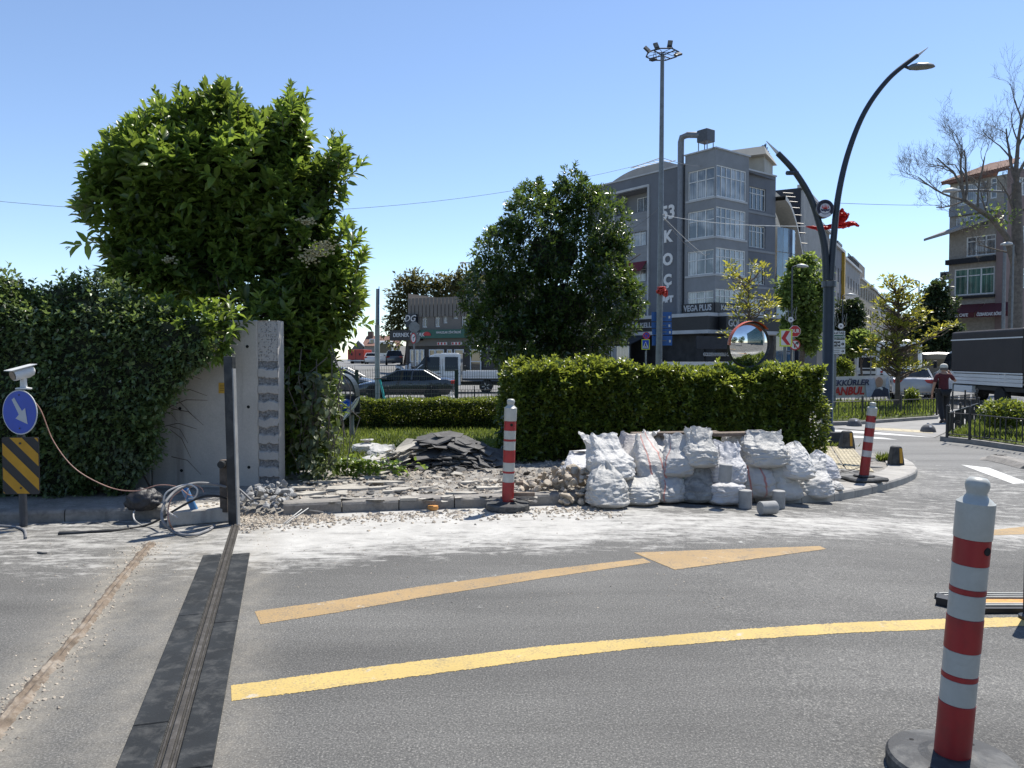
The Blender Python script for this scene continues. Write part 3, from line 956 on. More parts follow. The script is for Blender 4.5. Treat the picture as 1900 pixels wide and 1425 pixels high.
CABW = mat('cable_pale', (0.48, 0.47, 0.46), .6, var=.2, scale=9); CABK = mat('cable_black', (0.02, 0.02, 0.022), .6)
D0 = 7.35
a_ = lambda px, py, d=D0: at(px, py, d)
tube_thing('cable', 'thick grey cable looping over the footing beside the gate post', 'cable',
  [a_(420, 904, 7.55), a_(395, 898, 7.5), a_(360, 897, 7.4), a_(330, 908, 7.25), a_(308, 930, 7.1), a_(300, 952, 7.02), a_(305, 972, 6.98), gp(325, 988, .02), gp(355, 993, .02), gp(385, 984, .02), gp(398, 975, .02)], .013, CABG)
tube_thing('cable', 'second grey cable arching low across the footing', 'cable',
  [a_(420, 925, 7.5), a_(400, 920, 7.4), a_(375, 922, 7.3), a_(345, 935, 7.25), a_(310, 955, 7.2), gp(270, 975, .015), gp(200, 985, .012), gp(110, 988, .012)], .011, CABK)
tube_thing('cable', 'slim pale cable coiled in a ring above the footing', 'cable',
  [a_(330, 960, 7.2), a_(312, 950, 7.15), a_(304, 935, 7.1), a_(308, 915, 7.1), a_(330, 903, 7.15), a_(352, 899, 7.2), a_(366, 908, 7.2), a_(362, 922, 7.2), a_(350, 925, 7.2)], .008, CABW)
tube_thing('cable', 'pale wire drooping over the kerb beside the dark sack', 'cable',
  [a_(272, 936, 7.7), a_(256, 942, 7.6), a_(248, 952, 7.5), a_(250, 965, 7.3), gp(262, 974, .01)], .007, CABW)
tube_thing('cable', 'pinkish camera cable sagging from the blue sign to the footing', 'cable',
  [a_(52, 735, 7.42), a_(75, 760, 7.45), a_(100, 820, 7.5), a_(140, 870, 7.5), a_(200, 903, 7.5), a_(250, 911, 7.45), a_(295, 900, 7.4), a_(330, 904, 7.3), a_(350, 918, 7.25), a_(365, 920, 7.22)], .005, CABP)
tube_thing('cable', 'short pink cable loop hanging in front of the coil', 'cable',
  [a_(338, 908, 7.1), a_(320, 922, 7.05), a_(312, 945, 7.02), a_(314, 968, 6.98), gp(322, 984, .01)], .007, CABP)
tube_thing('cable', 'cut cable end curling on the asphalt below the striped sign', 'cable',
  [gp(-30, 974, .012), gp(10, 976, .012), gp(32, 978, .012), gp(46, 985, .012), gp(48, 998, .012)], .011, CABG)
tube_thing('cable', 'frayed pink wire end poking up behind the blue pipe', 'cable',
  [a_(344, 925, 7.25), a_(352, 906, 7.25), a_(362, 900, 7.25), a_(374, 906, 7.25), a_(378, 914, 7.25)], .004, CABP)
tube_thing('steel_cable', 'stiff grey conduit leaning from behind the post onto rubble', 'conduit',
  [a_(440, 905, 7.7), a_(452, 915, 7.65), a_(466, 928, 7.6)], .012, CABG)
BLUEP = mat('blue_pvc', (0.07, 0.20, 0.42), .45, var=.25, scale=8, dirt=(0.4, 0.4, 0.4), dirt_amt=.4, dscale=6)
bp = thing('conduit_pipe', 'short blue plastic conduit pipe sticking up from the footing', 'pipe', a_(360, 944, 7.5))
q = MB(); q.smooth = True; q.tube([a_(363, 950, 7.5), a_(343, 908, 7.42)], .034, 14, False); q.tube([a_(363, 950, 7.5), a_(343, 908, 7.42)], .030, 14, False); q.build('pipe_wall', BLUEP, bp)
q = MB(); bm = bmesh.new(); bmesh.ops.create_icosphere(bm, subdivisions=4, radius=1)
c0 = gp(258, 947, .12); c0.y += .1
for v in bm.verts:
 n_ = v.co.copy(); k = 1 + .22 * mnoise.noise(n_ * 2.2) + .12 * mnoise.noise(n_ * 6) + .05 * mnoise.noise(n_ * 15)
 v.co = Vector((c0.x + n_.x * .17 * k, c0.y + n_.y * .13 * k, max(.11, .20 + n_.z * .12 * k)))
me = bpy.data.meshes.new('rubbish_sack'); bm.to_mesh(me); bm.free()
for p in me.polygons: p.use_smooth = True
me.materials.append(mat('dark_sackcloth', (0.022, 0.022, 0.026), .45, var=.4, scale=20, bump=.6, bscale=70))
o = bpy.data.objects.new('rubbish_sack', me); COL.objects.link(o); tag(o, 'crumpled dark sack on the kerb beneath the ivy hedge', 'sack')
for i, (a, b_, r, lab) in enumerate([((108, 990), (205, 983), .012, 'charred stick on the shaded asphalt beside the striped sign'), ((70, 1025), (88, 1026), .008, 'small twig lying in the white dust near the sand slot')]):
 q = MB(); q.tube([gp(*a, r), gp((a[0] + b_[0]) / 2, (a[1] + b_[1]) / 2 + 1, r), gp(*b_, r)], [r, r * .9, r * .6], 7); tag(q.build('stick', BLACKP), lab, 'stick')
# ================================================================== KEEP-RIGHT SIGN WITH CAMERA
sb = gp(44, 977); SY = sb.y
sg = thing('road_sign', 'blue keep right disc over a yellow and black striped panel, with camera on top', 'road sign', sb)
GREYPOLE = mat('sign_pole_grey', (0.05, 0.055, 0.065), .5, .3, var=.3, scale=9)
top = at(34, 722, SY)
q = MB(); q.smooth = True; q.tube([sb, Vector((top.x + .01, SY, top.z))], .034, 14); q.build('pole', GREYPOLE, sg)
BLUE = mat('sign_blue', (0.008, 0.055, 0.40), .35, var=.12, scale=4); SILV = mat('sign_white', (0.52, 0.53, 0.55), .4, var=.1)
def disc(q, c, r, y, th, seg=48):
 n0 = len(q.v)
 for yy in (y, y + th):
  for k in range(seg):
   w = 2 * math.pi * k / seg; q.v.append((c.x + r * math.cos(w), yy, c.z + r * math.sin(w)))
 q.face(range(n0, n0 + seg)); q.face(range(n0 + 2 * seg - 1, n0 + seg - 1, -1))
 for k in range(seg):
  k2 = (k + 1) % seg; q.face((n0 + k, n0 + seg + k, n0 + seg + k2, n0 + k2))
dc = at(36.5, 765, SY - .05); rx = (69 - 4) / 2 / F * (SY - .05); rz = (806 - 723) / 2 / F * (SY - .05)
R_ = rz
turn = 0.29
def sign_xf(o, c, ang):
 """turn a flat sign about the vertical through its centre"""
 L = root_loc(o.parent)
 T_ = Matrix.Translation(c - L) @ Matrix.Rotation(ang, 4, 'Z') @ Matrix.Translation(-(c - L))
 o.data.transform(T_)
q = MB(); disc(q, dc, R_, SY - .05, .006); dpl = q.build('disc_plate', SILV, sg)
q = MB(); disc(q, dc, R_ * .955, SY - .0525, .002); db = q.build('disc_face', BLUE, dpl)
ar = [(-.44, .52), (-.30, .60), (.18, -.02), (.28, .12), (.40, -.42), (-.16, -.28), (.01, -.16)]
ar = [(-.42, .56), (-.28, .66), (.16, .06), (.34, .20), (.47, -.52), (-.22, -.28), (-.02, -.10)]
q = MB(); q.prism([Vector((dc.x + x * R_, SY - .0555, dc.z + z * R_)) for x, z in ar], (0, .002, 0)); da_ = q.build('arrow', mat('sign_arrow', (0.40, 0.42, 0.45), .4, var=.1), dpl)
for z in (.78, -.72):
 q = MB(); disc(q, dc + Vector((0, 0, z * R_)), .008, SY - .057, .004, 8); b0 = q.build('bolt', STEEL, dpl); sign_xf(b0, dc, -turn)
for o in (dpl, db, da_): sign_xf(o, dc, -turn)
SY2 = SY - .06
px0, px1, py0, py1 = 3, 74, 811, 917
pa, pc = at(px0, py0, SY2), at(px1, py1, SY2)
q = MB()
rr = .02
def rrect(x0, x1, z0, z1, r, n=4):
 out = []
 for cx, cz, a0 in ((x1 - r, z1 - r, 0), (x0 + r, z1 - r, 90), (x0 + r, z0 + r, 180), (x1 - r, z0 + r, 270)):
  for i in range(n + 1):
   w = math.radians(a0 + 90 * i / n); out.append((cx + r * math.cos(w), cz + r * math.sin(w)))
 return out
RR = rrect(pa.x, pc.x, pc.z, pa.z, rr)
q.prism([Vector((x, SY2, z)) for x, z in RR], (0, .006, 0))
pan = q.build('striped_panel', mat('panel_black', (0.022, 0.022, 0.024), .45, var=.2), sg)
def clip(poly, a, b_, c):
 out = []
 for i in range(len(poly)):
  p, r = poly[i], poly[(i + 1) % len(poly)]
  fp, fr = a * p[0] + b_ * p[1] - c, a * r[0] + b_ * r[1] - c
  if fp >= 0: out.append(p)
  if (fp >= 0) != (fr >= 0):
   t = fp / (fp - fr); out.append((p[0] + (r[0] - p[0]) * t, p[1] + (r[1] - p[1]) * t))
 return out
inn = rrect(pa.x + .006, pc.x - .006, pc.z + .006, pa.z - .006, rr)
AMB = mat('panel_amber', (0.46, 0.24, 0.012), .4, var=.12, scale=8)
W_, H_ = pc.x - pa.x, pa.z - pc.z
s45 = 1 / math.sqrt(2)
per = .165
cc0 = (pa.x * s45 + pc.z * s45)
for k in range(5):
 lo = cc0 + per * k - .025 - .035; hi = lo + per * .5
 pl_ = clip(clip(inn, s45, s45, lo), -s45, -s45, -hi)
 if len(pl_) < 3: continue
 q = MB(); q.prism([Vector((x, SY2 - .0018, z)) for x, z in pl_], (0, .0015, 0)); q.build('amber_stripe', AMB, pan)
for z in (pa.z - .06, pc.z + .06):
 q = MB(); disc(q, Vector(((pa.x + pc.x) / 2, 0, z)), .011, SY2 - .008, .006, 8); q.build('bolt', STEEL, pan)
cw = mat('camera_white', (0.62, 0.63, 0.63), .4, var=.08)
q = MB(); q.smooth = True; bq = at(44, 722, SY)
q.lathe([(.0, 0), (.07, 0), (.07, .012), (.03, .02), (.028, .13), (.0, .13)], (bq.x, SY, bq.z), 16); q.build('camera_stalk', cw, sg)
q = MB(); q.smooth = True; q.lathe([(0, -.02), (.055, -.02), (.06, 0), (.06, .03), (0, .03)], (bq.x + .02, SY + .03, at(58, 690, SY).z + .0), 16, Matrix.Rotation(math.pi / 2, 3, 'X'))
q.build('camera_bracket', cw, sg)
c1, c2 = at(24, 697, SY - .12), at(62, 686, SY + .05)
q = MB(); q.smooth = True; q.tube([c1, c1.lerp(c2, .06), c1.lerp(c2, .9), c2], [.052, .056, .052, .03], 16); cb = q.build('camera_body', cw, sg)
q = MB(); q.smooth = True; dd = (c1 - c2).normalized(); q.tube([c1 + dd * .004, c1 + dd * .008], [.044, .043], 16); q.build('camera_lens', glass_mat('lens_glass', (0.004, 0.004, 0.005)), cb)
q = MB(); s_ = dd.cross(Vector((0, 0, 1))).normalized() * .062; u_ = Vector((0, 0, .056))
q.prism([c2 - s_ + u_ * .9, c2 + s_ + u_ * .9, c1 + s_ + dd * .05 + u_, c1 - s_ + dd * .05 + u_], (0, 0, .006)); q.build('sun_hood', cw, cb)
# ================================================================== RED-WHITE BOLLARDS
REDM = mat('bollard_red', (0.30, 0.016, 0.018), .45, var=.16, scale=6, dirt=(0.10, 0.02, 0.02), dirt_amt=.35, dscale=9)
WHM = mat('bollard_white', (0.40, 0.41, 0.385), .42, var=.1, scale=6, dirt=(0.28, 0.28, 0.25), dirt_amt=.4, dscale=12)
RUBB = mat('bollard_rubber', (0.032, 0.034, 0.037), .7, var=.35, scale=6, bump=.3, bscale=80, dirt=(0.2, 0.2, 0.19), dirt_amt=.5, dscale=6)
SLVM = mat('reflective_silver', (0.42, 0.42, 0.43), .35, .2, var=.12)
def bollard(loc, label, lean, bands, H=1.19, base='round', rz=0, cap_white=WHM, group='red and white plastic bollards'):
 r = thing('traffic_bollard', label, 'bollard', loc, rz, group)
 q = MB()
 if base == 'round':
  q.lathe([(0, 0), (.225, 0), (.235, .012), (.235, .058), (.226, .070), (.12, .076), (.085, .088), (0, .088)], (0, 0, 0), 40)
 else:
  q.bx(-.27, .27, -.19, .19, 0, .055); q.bx(-.12, .12, -.10, .10, .055, .085)
 bs = q.build('base', RUBB, r, world=False, bevel=0 if base == 'round' else .02)
 if base == 'round':
  for f in bs.data.polygons: f.use_smooth = False
  for k in range(4):
   q = MB(); w = k * math.pi / 2 + .6; q.lathe([(.009, .0), (.009, .0015), (0, .0015)], (.16 * math.cos(w), .16 * math.sin(w), .0735), 8); q.build('bolt_hole', DARK, bs, world=False)
 Mx = Matrix.Translation((0, 0, .08)) @ Matrix.Rotation(lean[0], 4, 'Y') @ Matrix.Rotation(lean[1], 4, 'X')
 for i, (z0, z1, kind) in enumerate(bands):
  q = MB(); q.smooth = True
  rad = {'r': .0645, 'w': .0632, 's': .0634, 't': .0640}[kind]
  q.lathe([(rad - .002, z0 * H), (rad, z0 * H + .002), (rad, z1 * H - .002), (rad - .002, z1 * H)], (0, 0, 0), 28)
  o = q.build({'r': 'red_band', 'w': 'white_band', 's': 'silver_band', 't': 'thin_red_band'}[kind], {'r': REDM, 'w': WHM, 's': SLVM, 't': REDM}[kind], r, world=False)
  o.matrix_local = Mx
 z = bands[-1][1] * H
 q = MB(); q.smooth = True
 k = (H - z)
 q.lathe([(.066, z), (.0675, z + .004), (.0675, z + k * .585), (.062, z + k * .60), (.048, z + k * .655), (.037, z + k * .70), (.035, z + k * .74), (.0405, z + k * .80), (.043, z + k * .86), (.041, z + k * .93), (.03, z + k * .985), (0, H)], (0, 0, 0), 28)
 cp = q.build('cap', cap_white, r, world=False); cp.matrix_local = Mx
 q = MB(); q.smooth = True
 q.lathe([(.0, 0), (.016, 0), (.016, .006), (0, .006)], (0, 0, 0), 12)
 lug = q.build('strap_hole', DARK, r, world=False)
 lug.matrix_local = Mx @ Matrix.Rotation(random.uniform(-.8, .8), 4, 'Z') @ Matrix.Translation((0, -.0605, (bands[-1][1] - .035) * H)) @ Matrix.Rotation(math.pi / 2, 4, 'X')
 return r
BA = [(0, .195, 'r'), (.195, .282, 'w'), (.282, .301, 't'), (.301, .386, 'w'), (.386, .505, 'r'), (.505, .591, 'w'), (.591, .611, 't'), (.611, .694, 'w'), (.694, .786, 'r')]
BB = [(0, .255, 'r'), (.255, .342, 's'), (.342, .455, 'r'), (.455, .535, 's'), (.535, .648, 'r'), (.648, .728, 's'), (.728, .815, 'r')]
g1 = gp(1766, 1437); bollard((g1.x, g1.y, g1.z), 'red and white bollard with round rubber foot, nearest the camera', (.055, .03), BA, 1.10)
g2 = gp(942, 945); bollard((g2.x, g2.y, g2.z), 'red and white bollard on the dusty road beside the rubble heap', (.032, 0), BA, 1.11)
g3 = gp(1603, 892, .125); bollard((g3.x, g3.y, g3.z), 'leaning red and silver bollard with slab foot on the corner pavement', (.085, .05), BB, 1.03, 'slab', .25)
# ================================================================== FALLEN BARRIER ARM AND POST AT THE FRAME EDGE
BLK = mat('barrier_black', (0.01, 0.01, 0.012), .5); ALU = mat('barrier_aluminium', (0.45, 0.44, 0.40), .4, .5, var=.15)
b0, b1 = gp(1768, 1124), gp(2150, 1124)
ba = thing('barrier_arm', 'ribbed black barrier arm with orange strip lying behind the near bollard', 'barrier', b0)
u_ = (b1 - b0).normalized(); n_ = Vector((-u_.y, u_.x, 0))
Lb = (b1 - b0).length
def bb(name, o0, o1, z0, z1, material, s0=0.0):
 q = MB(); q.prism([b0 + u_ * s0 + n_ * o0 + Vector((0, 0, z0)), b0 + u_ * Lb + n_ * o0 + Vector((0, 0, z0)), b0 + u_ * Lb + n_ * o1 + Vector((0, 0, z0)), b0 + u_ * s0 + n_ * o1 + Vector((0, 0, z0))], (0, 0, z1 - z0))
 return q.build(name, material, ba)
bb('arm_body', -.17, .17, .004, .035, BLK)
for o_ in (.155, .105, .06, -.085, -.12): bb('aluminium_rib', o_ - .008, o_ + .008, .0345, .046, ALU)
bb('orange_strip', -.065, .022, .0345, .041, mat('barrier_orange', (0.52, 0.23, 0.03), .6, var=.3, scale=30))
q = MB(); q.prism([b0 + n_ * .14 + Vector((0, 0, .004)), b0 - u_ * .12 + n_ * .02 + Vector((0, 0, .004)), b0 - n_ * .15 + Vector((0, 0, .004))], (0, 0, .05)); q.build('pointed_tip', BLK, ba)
pp = gp(1909, 1149)
q = MB(); q.smooth = True; q.lathe([(.0, 0), (.06, 0), (.06, .025), (.035, .035), (.033, .9), (.02, .93), (0, .93)], pp, 18)
tag(q.build('short_post', BLACKP), 'slim black post with round foot cut by the frame edge', 'post')
# ================================================================== SACKS
def sack_mat(name, col, stripe=None, dirty=0.0, dcol=(0.10, 0.10, 0.10)):
 m, nt, b = nodes_of(name)
 g = N(nt, 'ShaderNodeNewGeometry'); P = g.outputs['Position']
 su = N(nt, 'ShaderNodeAttribute', attribute_name='su'); sv = N(nt, 'ShaderNodeAttribute', attribute_name='sv')
 c = ramp(nt, noise_n(nt, P, 5, 6, .65), [(.3, tuple(x * .82 for x in col)), (.7, tuple(min(1, x * 1.08) for x in col))]).outputs[0]
 wv = math_n(nt, 'SINE', math_n(nt, 'MULTIPLY', sv.outputs['Fac'], 420.0))
 c = mixc(nt, math_n(nt, 'MULTIPLY', math_n(nt, 'ADD', wv, 1.0), .06), c, tuple(x * .6 for x in col))
 if stripe:
  us = math_n(nt, 'ADD', su.outputs['Fac'], math_n(nt, 'MULTIPLY', noise_n(nt, P, 9, 3), .02))
  for k, (pos, wd) in enumerate(stripe[1]):
   d_ = math_n(nt, 'ABSOLUTE', math_n(nt, 'SUBTRACT', us, pos + .01))
   f = math_n(nt, 'LESS_THAN', d_, wd)
   c = mixc(nt, math_n(nt, 'MULTIPLY', f, .75), c, stripe[0])
 if dirty > 0:
  f = ramp(nt, noise_n(nt, P, 6, 9, .75, .5), [(.44, (0,) * 3), (.62, (dirty,) * 3)]).outputs[0]
  c = mixc(nt, f, c, dcol)
 f = ramp(nt, math_n(nt, 'ADD', sv.outputs['Fac'], math_n(nt, 'MULTIPLY', noise_n(nt, P, 11, 6, .7), .25)), [(.16, (.55,) * 3), (.34, (0,) * 3)]).outputs[0]
 c = mixc(nt, f, c, (0.26, 0.25, 0.23))
 nt.links.new(c, b.inputs['Base Color']); b.inputs['Roughness'].default_value = .48
 b.inputs['Specular IOR Level'].default_value = .45
 b.inputs['Sheen Weight'].default_value = .1
 t = N(nt, 'ShaderNodeBsdfTranslucent'); t.inputs['Color'].default_value = (*[min(1, x * 1.05) for x in col], 1)
 mx = N(nt, 'ShaderNodeMixShader'); mx.inputs[0].default_value = .28
 nt.links.new(b.outputs[0], mx.inputs[1]); nt.links.new(t.outputs[0], mx.inputs[2])
 nt.links.new(mx.outputs[0], nt.nodes['Material Output'].inputs['Surface'])
 bump_to(nt, b, math_n(nt, 'ADD', noise_n(nt, P, 28, 6, .6, 1.5), math_n(nt, 'MULTIPLY', noise_n(nt, P, 9, 4, .6, 2.0), 1.4)), .55, .014)
 return m
RED_ = (0.55, 0.10, 0.07); GRN_ = (0.05, 0.22, 0.17)
SK = {
 'white': sack_mat('sack_white', (0.72, 0.71, 0.69)),
 'grey': sack_mat('sack_greywhite', (0.63, 0.62, 0.59)),
 'lilac': sack_mat('sack_lilac', (0.67, 0.67, 0.69)),
 'red2': sack_mat('sack_red_stripes', (0.64, 0.62, 0.59), (RED_, [(.70, .008), (.79, .008)])),
 'red1': sack_mat('sack_red_line', (0.60, 0.59, 0.57), (RED_, [(.66, .007)])),
 'pink': sack_mat('sack_pink_marks', (0.58, 0.55, 0.54), (RED_, [(.86, .02), (.80, .006)])),
 'dirty': sack_mat('sack_dirty_green', (0.42, 0.43, 0.43), (GRN_, [(.63, .008)]), .8, (0.10, 0.105, 0.11)),
}
def sack(label, base, w, d, h, mtl, top='pillow', seed=1, lean=(0, 0), rz=0.0, squash=1.0):
 """filled woven sack: sagging belly, drawn corners, creases, and a top that is folded, open or tied"""
 w, d, h = w * 1.13, d * 1.1, h * 1.07
 nu, nv_ = 96, 70
 q = MB(); q.smooth = True
 SU, SV = [], []
 S = Vector((seed * 13.7, seed * 5.3, seed * 2.1))
 ca, sa = math.cos(rz), math.sin(rz)
 for j in range(nv_ + 1):
  v = j / nv_
  foot = math.sqrt(max(0, 1 - max(0, 1 - v / .16) ** 2)) if v < .16 else 1.0
  belly = 1 + .10 * math.sin(math.pi * min(1, v / .75))
  if top == 'pillow':
   rx = w / 2 * foot * belly * (1 - .10 * sm((v - .75) / .25)); ry = d / 2 * foot * belly * (1 - .93 * sm((v - .45) / .55) ** 1.2)
   z = h * v
  elif top == 'open':
   fl = sm((v - .72) / .28)
   rx = w / 2 * foot * belly * (1 - .16 * sm((v - .45) / .25) + .14 * fl); ry = d / 2 * foot * belly * (1 - .30 * sm((v - .45) / .25) - .15 * fl)
   z = h * v
  elif top == 'tied':
   nk = sm((v - .58) / .24); fr = sm((v - .85) / .15)
   rx = w / 2 * foot * belly * (1 - .86 * nk) + w * .16 * fr; ry = d / 2 * foot * belly * (1 - .84 * nk) + d * .13 * fr
   z = h * v
  else:
   k = math.sqrt(max(0.0, 1 - max(0, (v - .35) / .65) ** 2.2))
   rx = w / 2 * foot * k; ry = d / 2 * foot * k; z = h * v
  for i in range(nu):
   u = i / nu; a = 2 * math.pi * u
   e = 2 / 2.7
   cx = math.copysign(abs(math.cos(a)) ** e, math.cos(a)); cy = math.copysign(abs(math.sin(a)) ** e, math.sin(a))
   n3 = Vector((cx * 1.0, cy * 1.0, v * 2.2)) + S
   fold = 1 - abs(mnoise.noise(Vector((n3.x * 1.6, n3.y * 1.6, n3.z * 4.2)))) * 2
   crs = 1 - abs(mnoise.noise(n3 * 3.3 + Vector((3, 1, 7)))) * 2
   big = mnoise.noise(n3 * .9)
   cz = abs(mnoise.noise(Vector((n3.x * 1.9, n3.y * 1.9, n3.z * 3.0)) + Vector((5, 2, 9)))) ** .55
   cz2 = abs(mnoise.noise(Vector((n3.x * 4.4, n3.y * 4.4, n3.z * 5.5)))) ** .6
   rg1 = max(0.0, 1 - abs(mnoise.noise(Vector((n3.x * 2.6 + n3.z * .7, n3.y * 2.6, n3.z * 1.3)) + Vector((1, 8, 3)))) * 3.2) ** 2
   rg2 = max(0.0, 1 - abs(mnoise.noise(Vector((n3.x * 1.4, n3.y * 1.4 + n3.z, n3.z * 4.6)) + Vector((4, 4, 1)))) * 3.2) ** 2
   k = 1 + .075 * rg1 * (.35 + v) + .06 * rg2 * (1.2 - v) + .15 * big + .03 * fold * (0.5 + v) + .12 * (cz - .45) + .06 * (cz2 - .45)
   gath = sm((v - .55) / .45)
   k += gath * .12 * math.sin(a * 9 + 4 * mnoise.noise(n3 * 1.2)) * (1 if top != 'slump' else .4)
   tp_ = 1 - .24 * v * (top != 'tied')
   x, y = rx * cx * k * tp_, ry * cy * k * tp_
   zz = z * (1 + .05 * mnoise.noise(Vector((cx * 1.5, cy * 1.5, seed))))
   if v > .9:
    zz += h * .11 * mnoise.noise(Vector((cx * 2.6 + seed, cy * 2.6, seed * 3.3))) * sm((v - .8) / .2)
   if top == 'pillow':
    x += w * .02 * math.sin(v * 9 + seed)
    y += d * .22 * sm((v - .6) / .4) * math.sin(u * 0 + cx * 1.5 + seed)
   lx, ly = lean
   x += lx * v * v * h; y += (ly + .42 * (top != 'tied')) * v ** 1.5 * h
   zz *= squash
   q.v.append((base[0] + x * ca - y * sa, base[1] + x * sa + y * ca, base[2] + max(0.0, zz)))
   SU.append(u); SV.append(v)
 for j in range(nv_):
  for i in range(nu):
   i2 = (i + 1) % nu
   q.face((j * nu + i, j * nu + i2, (j + 1) * nu + i2, (j + 1) * nu + i))
 if top == 'open':
  n0 = len(q.v)
  for jj, (kk, dz) in enumerate(((.96, -.0), (.80, -.10), (.70, -.20), (.0, -.20))):
   for i in range(nu):
    o_ = q.v[nv_ * nu + i]
    cx = sum(q.v[nv_ * nu + t][0] for t in range(nu)) / nu; cy = sum(q.v[nv_ * nu + t][1] for t in range(nu)) / nu
    zb = base[2] + h * squash * (1 + dz)
    q.v.append((cx + (o_[0] - cx) * kk, cy + (o_[1] - cy) * kk, min(o_[2], zb) if jj else o_[2] - .006)); SU.append(.3); SV.append(.9)
  prev = nv_ * nu
  for jj in range(4):
   for i in range(nu):
    i2 = (i + 1) % nu
    q.face((prev + i, prev + i2, n0 + jj * nu + i2, n0 + jj * nu + i))
   prev = n0 + jj * nu
 elif top != 'slump':
  q.face(nv_ * nu + i for i in range(nu))
 r = thing('rubble_sack', label, 'sack', base, 0, 'white sacks of rubble piled at the kerb')
 o = q.build('sack_cloth', SK[mtl], r, world=True)
 for nm, dat in (('su', SU), ('sv', SV)):
  a_2 = o.data.attributes.new(nm, 'FLOAT', 'POINT'); a_2.data.foreach_set('value', dat)
 if top == 'tied':
  zt = base[2] + h * .83 * squash
  c_ = Vector((base[0] + (lean[0] * .69 * h) * ca, base[1] + lean[1] * .69 * h, zt))
  q2 = MB(); q2.smooth = True
  q2.tube([c_ + Vector((w * .095 * math.cos(t), d * .095 * math.sin(t), .004 * math.sin(3 * t))) for t in np.linspace(0, 2 * math.pi, 18)], .006, 6)
  q2.build('tie_string', CABP, r)
 return r
def gpt(px, py, up=0.0, dy=0.0):
 p = gp(px, py, up); return (p.x, p.y + dy, p.z)
S_ = 1 / 168.0
def up_on(px, py, d):
 p = at(px, py, d); return (p.x, p.y, p.z)
sack('bulging grey white sack at the rubble end, lower one of the torn pair', gpt(1132, 947, 0, .17), .43, .36, .42, 'grey', 'slump', 1, (.05, 0), .2)
sack('smooth grey sack with pointed corners, second from the rubble heap in the bottom row', gpt(1192, 941, 0, .16), .40, .34, .36, 'grey', 'pillow', 2, (-.12, .1), -.15, .95)
sack('short sack with one red line between smooth grey and green lined sacks', gpt(1247, 937, 0, .16), .35, .33, .38, 'red1', 'pillow', 3, (.2, 0), .25)
sack('grimy grey sack with a green line and black smears', gpt(1298, 938, 0, .18), .40, .36, .50, 'dirty', 'slump', 4, (0, 0), .0)
sack('small white sack tied at the top, standing beside the grimy one', gpt(1349, 940, 0, .14), .33, .30, .35, 'lilac', 'tied', 5, (.25, .05), .1)
sack('white sack with two red stripes resting on the grey concrete cores', gpt(1410, 928, .04, .12), .38, .34, .54, 'red2', 'open', 6, (-.15, .05), -.1)
sack('tall white sack folded over, right of the red striped sack', gpt(1461, 934, 0, .10), .33, .30, .56, 'white', 'pillow', 7, (-.2, 0), .25)
sack('wide white sack with a loose collar standing on the kerb end', gpt(1514, 929, .03, .17), .42, .36, .46, 'white', 'open', 8, (.12, .1), -.1)
sack('low white sack lying behind the collared one at the kerb end', gpt(1545, 898, .12, .25), .34, .30, .36, 'lilac', 'slump', 9, (0, 0), .3)
sack('white scrap bag squashed flat at the very kerb end', gpt(1558, 911, .12, .1), .16, .16, .10, 'white', 'slump', 10)
sack('torn frayed white sack gaping open on top of the bulging one', up_on(1137, 893, 8.62), .45, .36, .48, 'white', 'open', 11, (-.2, .1), .15)
sack('pale sack with pink marks leaning behind the torn one', up_on(1166, 905, 8.95), .36, .34, .56, 'pink', 'pillow', 12, (.06, .1), -.25)
sack('upright sack with two red stripes above the smooth grey sack', up_on(1208, 906, 8.78), .37, .32, .56, 'red2', 'pillow', 13, (.12, 0), .45)
sack('open topped sack with faint red lines above the short one', up_on(1256, 886, 8.80), .36, .32, .44, 'red1', 'open', 14, (.05, .1), -.2)
sack('hooded white sack standing tall above the grimy one', up_on(1300, 868, 8.78), .33, .31, .41, 'grey', 'open', 15, (.05, -.05), .1)
sack('bluish white crumpled sack above the small tied one', up_on(1350, 902, 8.80), .35, .32, .45, 'lilac', 'open', 16, (-.05, .05), -.3)
sack('large grey white sack slumped across the top behind the red striped sack', up_on(1418, 868, 9.15), .50, .36, .40, 'grey', 'pillow', 17, (.1, -.1), .12)
sack('round white sack wedged behind the tall folded one', up_on(1477, 890, 9.15), .38, .34, .40, 'white', 'slump', 18, (0, 0), -.2)
sack('tall pale sack standing at the back behind the pink marked one', up_on(1196, 880, 9.3), .36, .32, .47, 'white', 'tied', 19, (.2, .1), .3)
sack('lilac sack slouched on the rubble, apart from the pile', gpt(1076, 893, .12, .2), .40, .30, .30, 'lilac', 'pillow', 20, (.35, 0), .35)
sack('loose white bag crumpled beside the young leafy branches on the lawn edge', gpt(672, 845, .12, .3), .34, .30, .20, 'white', 'tied', 21, (.1, 0))
sack('flattened white bag on the pale broken slabs by the lawn', gpt(700, 853, .12, .3), .36, .28, .17, 'white', 'pillow', 22, (.3, 0), .2)
sack('thin white bag half under broken slabs beside the bin post', gpt(683, 862, .12, .1), .26, .22, .10, 'white', 'slump', 23)
sack('white plastic sack standing behind the green mesh fence', (at(836, 742, 18.3).x, 18.3, .08), .24, .2, .68, 'grey', 'slump', 24)
sack('plain white sack filling the gap behind the red striped and folded sacks', up_on(1440, 902, 9.2), .38, .32, .40, 'grey', 'slump', 31, (0, 0), .2)
sack('half hidden white sack behind the bluish one', up_on(1375, 885, 9.25), .36, .32, .44, 'white', 'open', 32, (.1, 0), .3)
sack('half hidden pale sack behind the open topped one', up_on(1240, 885, 9.2), .36, .32, .46, 'grey', 'pillow', 33, (0, 0), -.2)
o = chip_mesh('bin_liner', 77, .8, mat('bin_liner_black', (0.03, 0.03, 0.032), .3, var=.3, scale=20, bump=.8, bscale=30), 3)
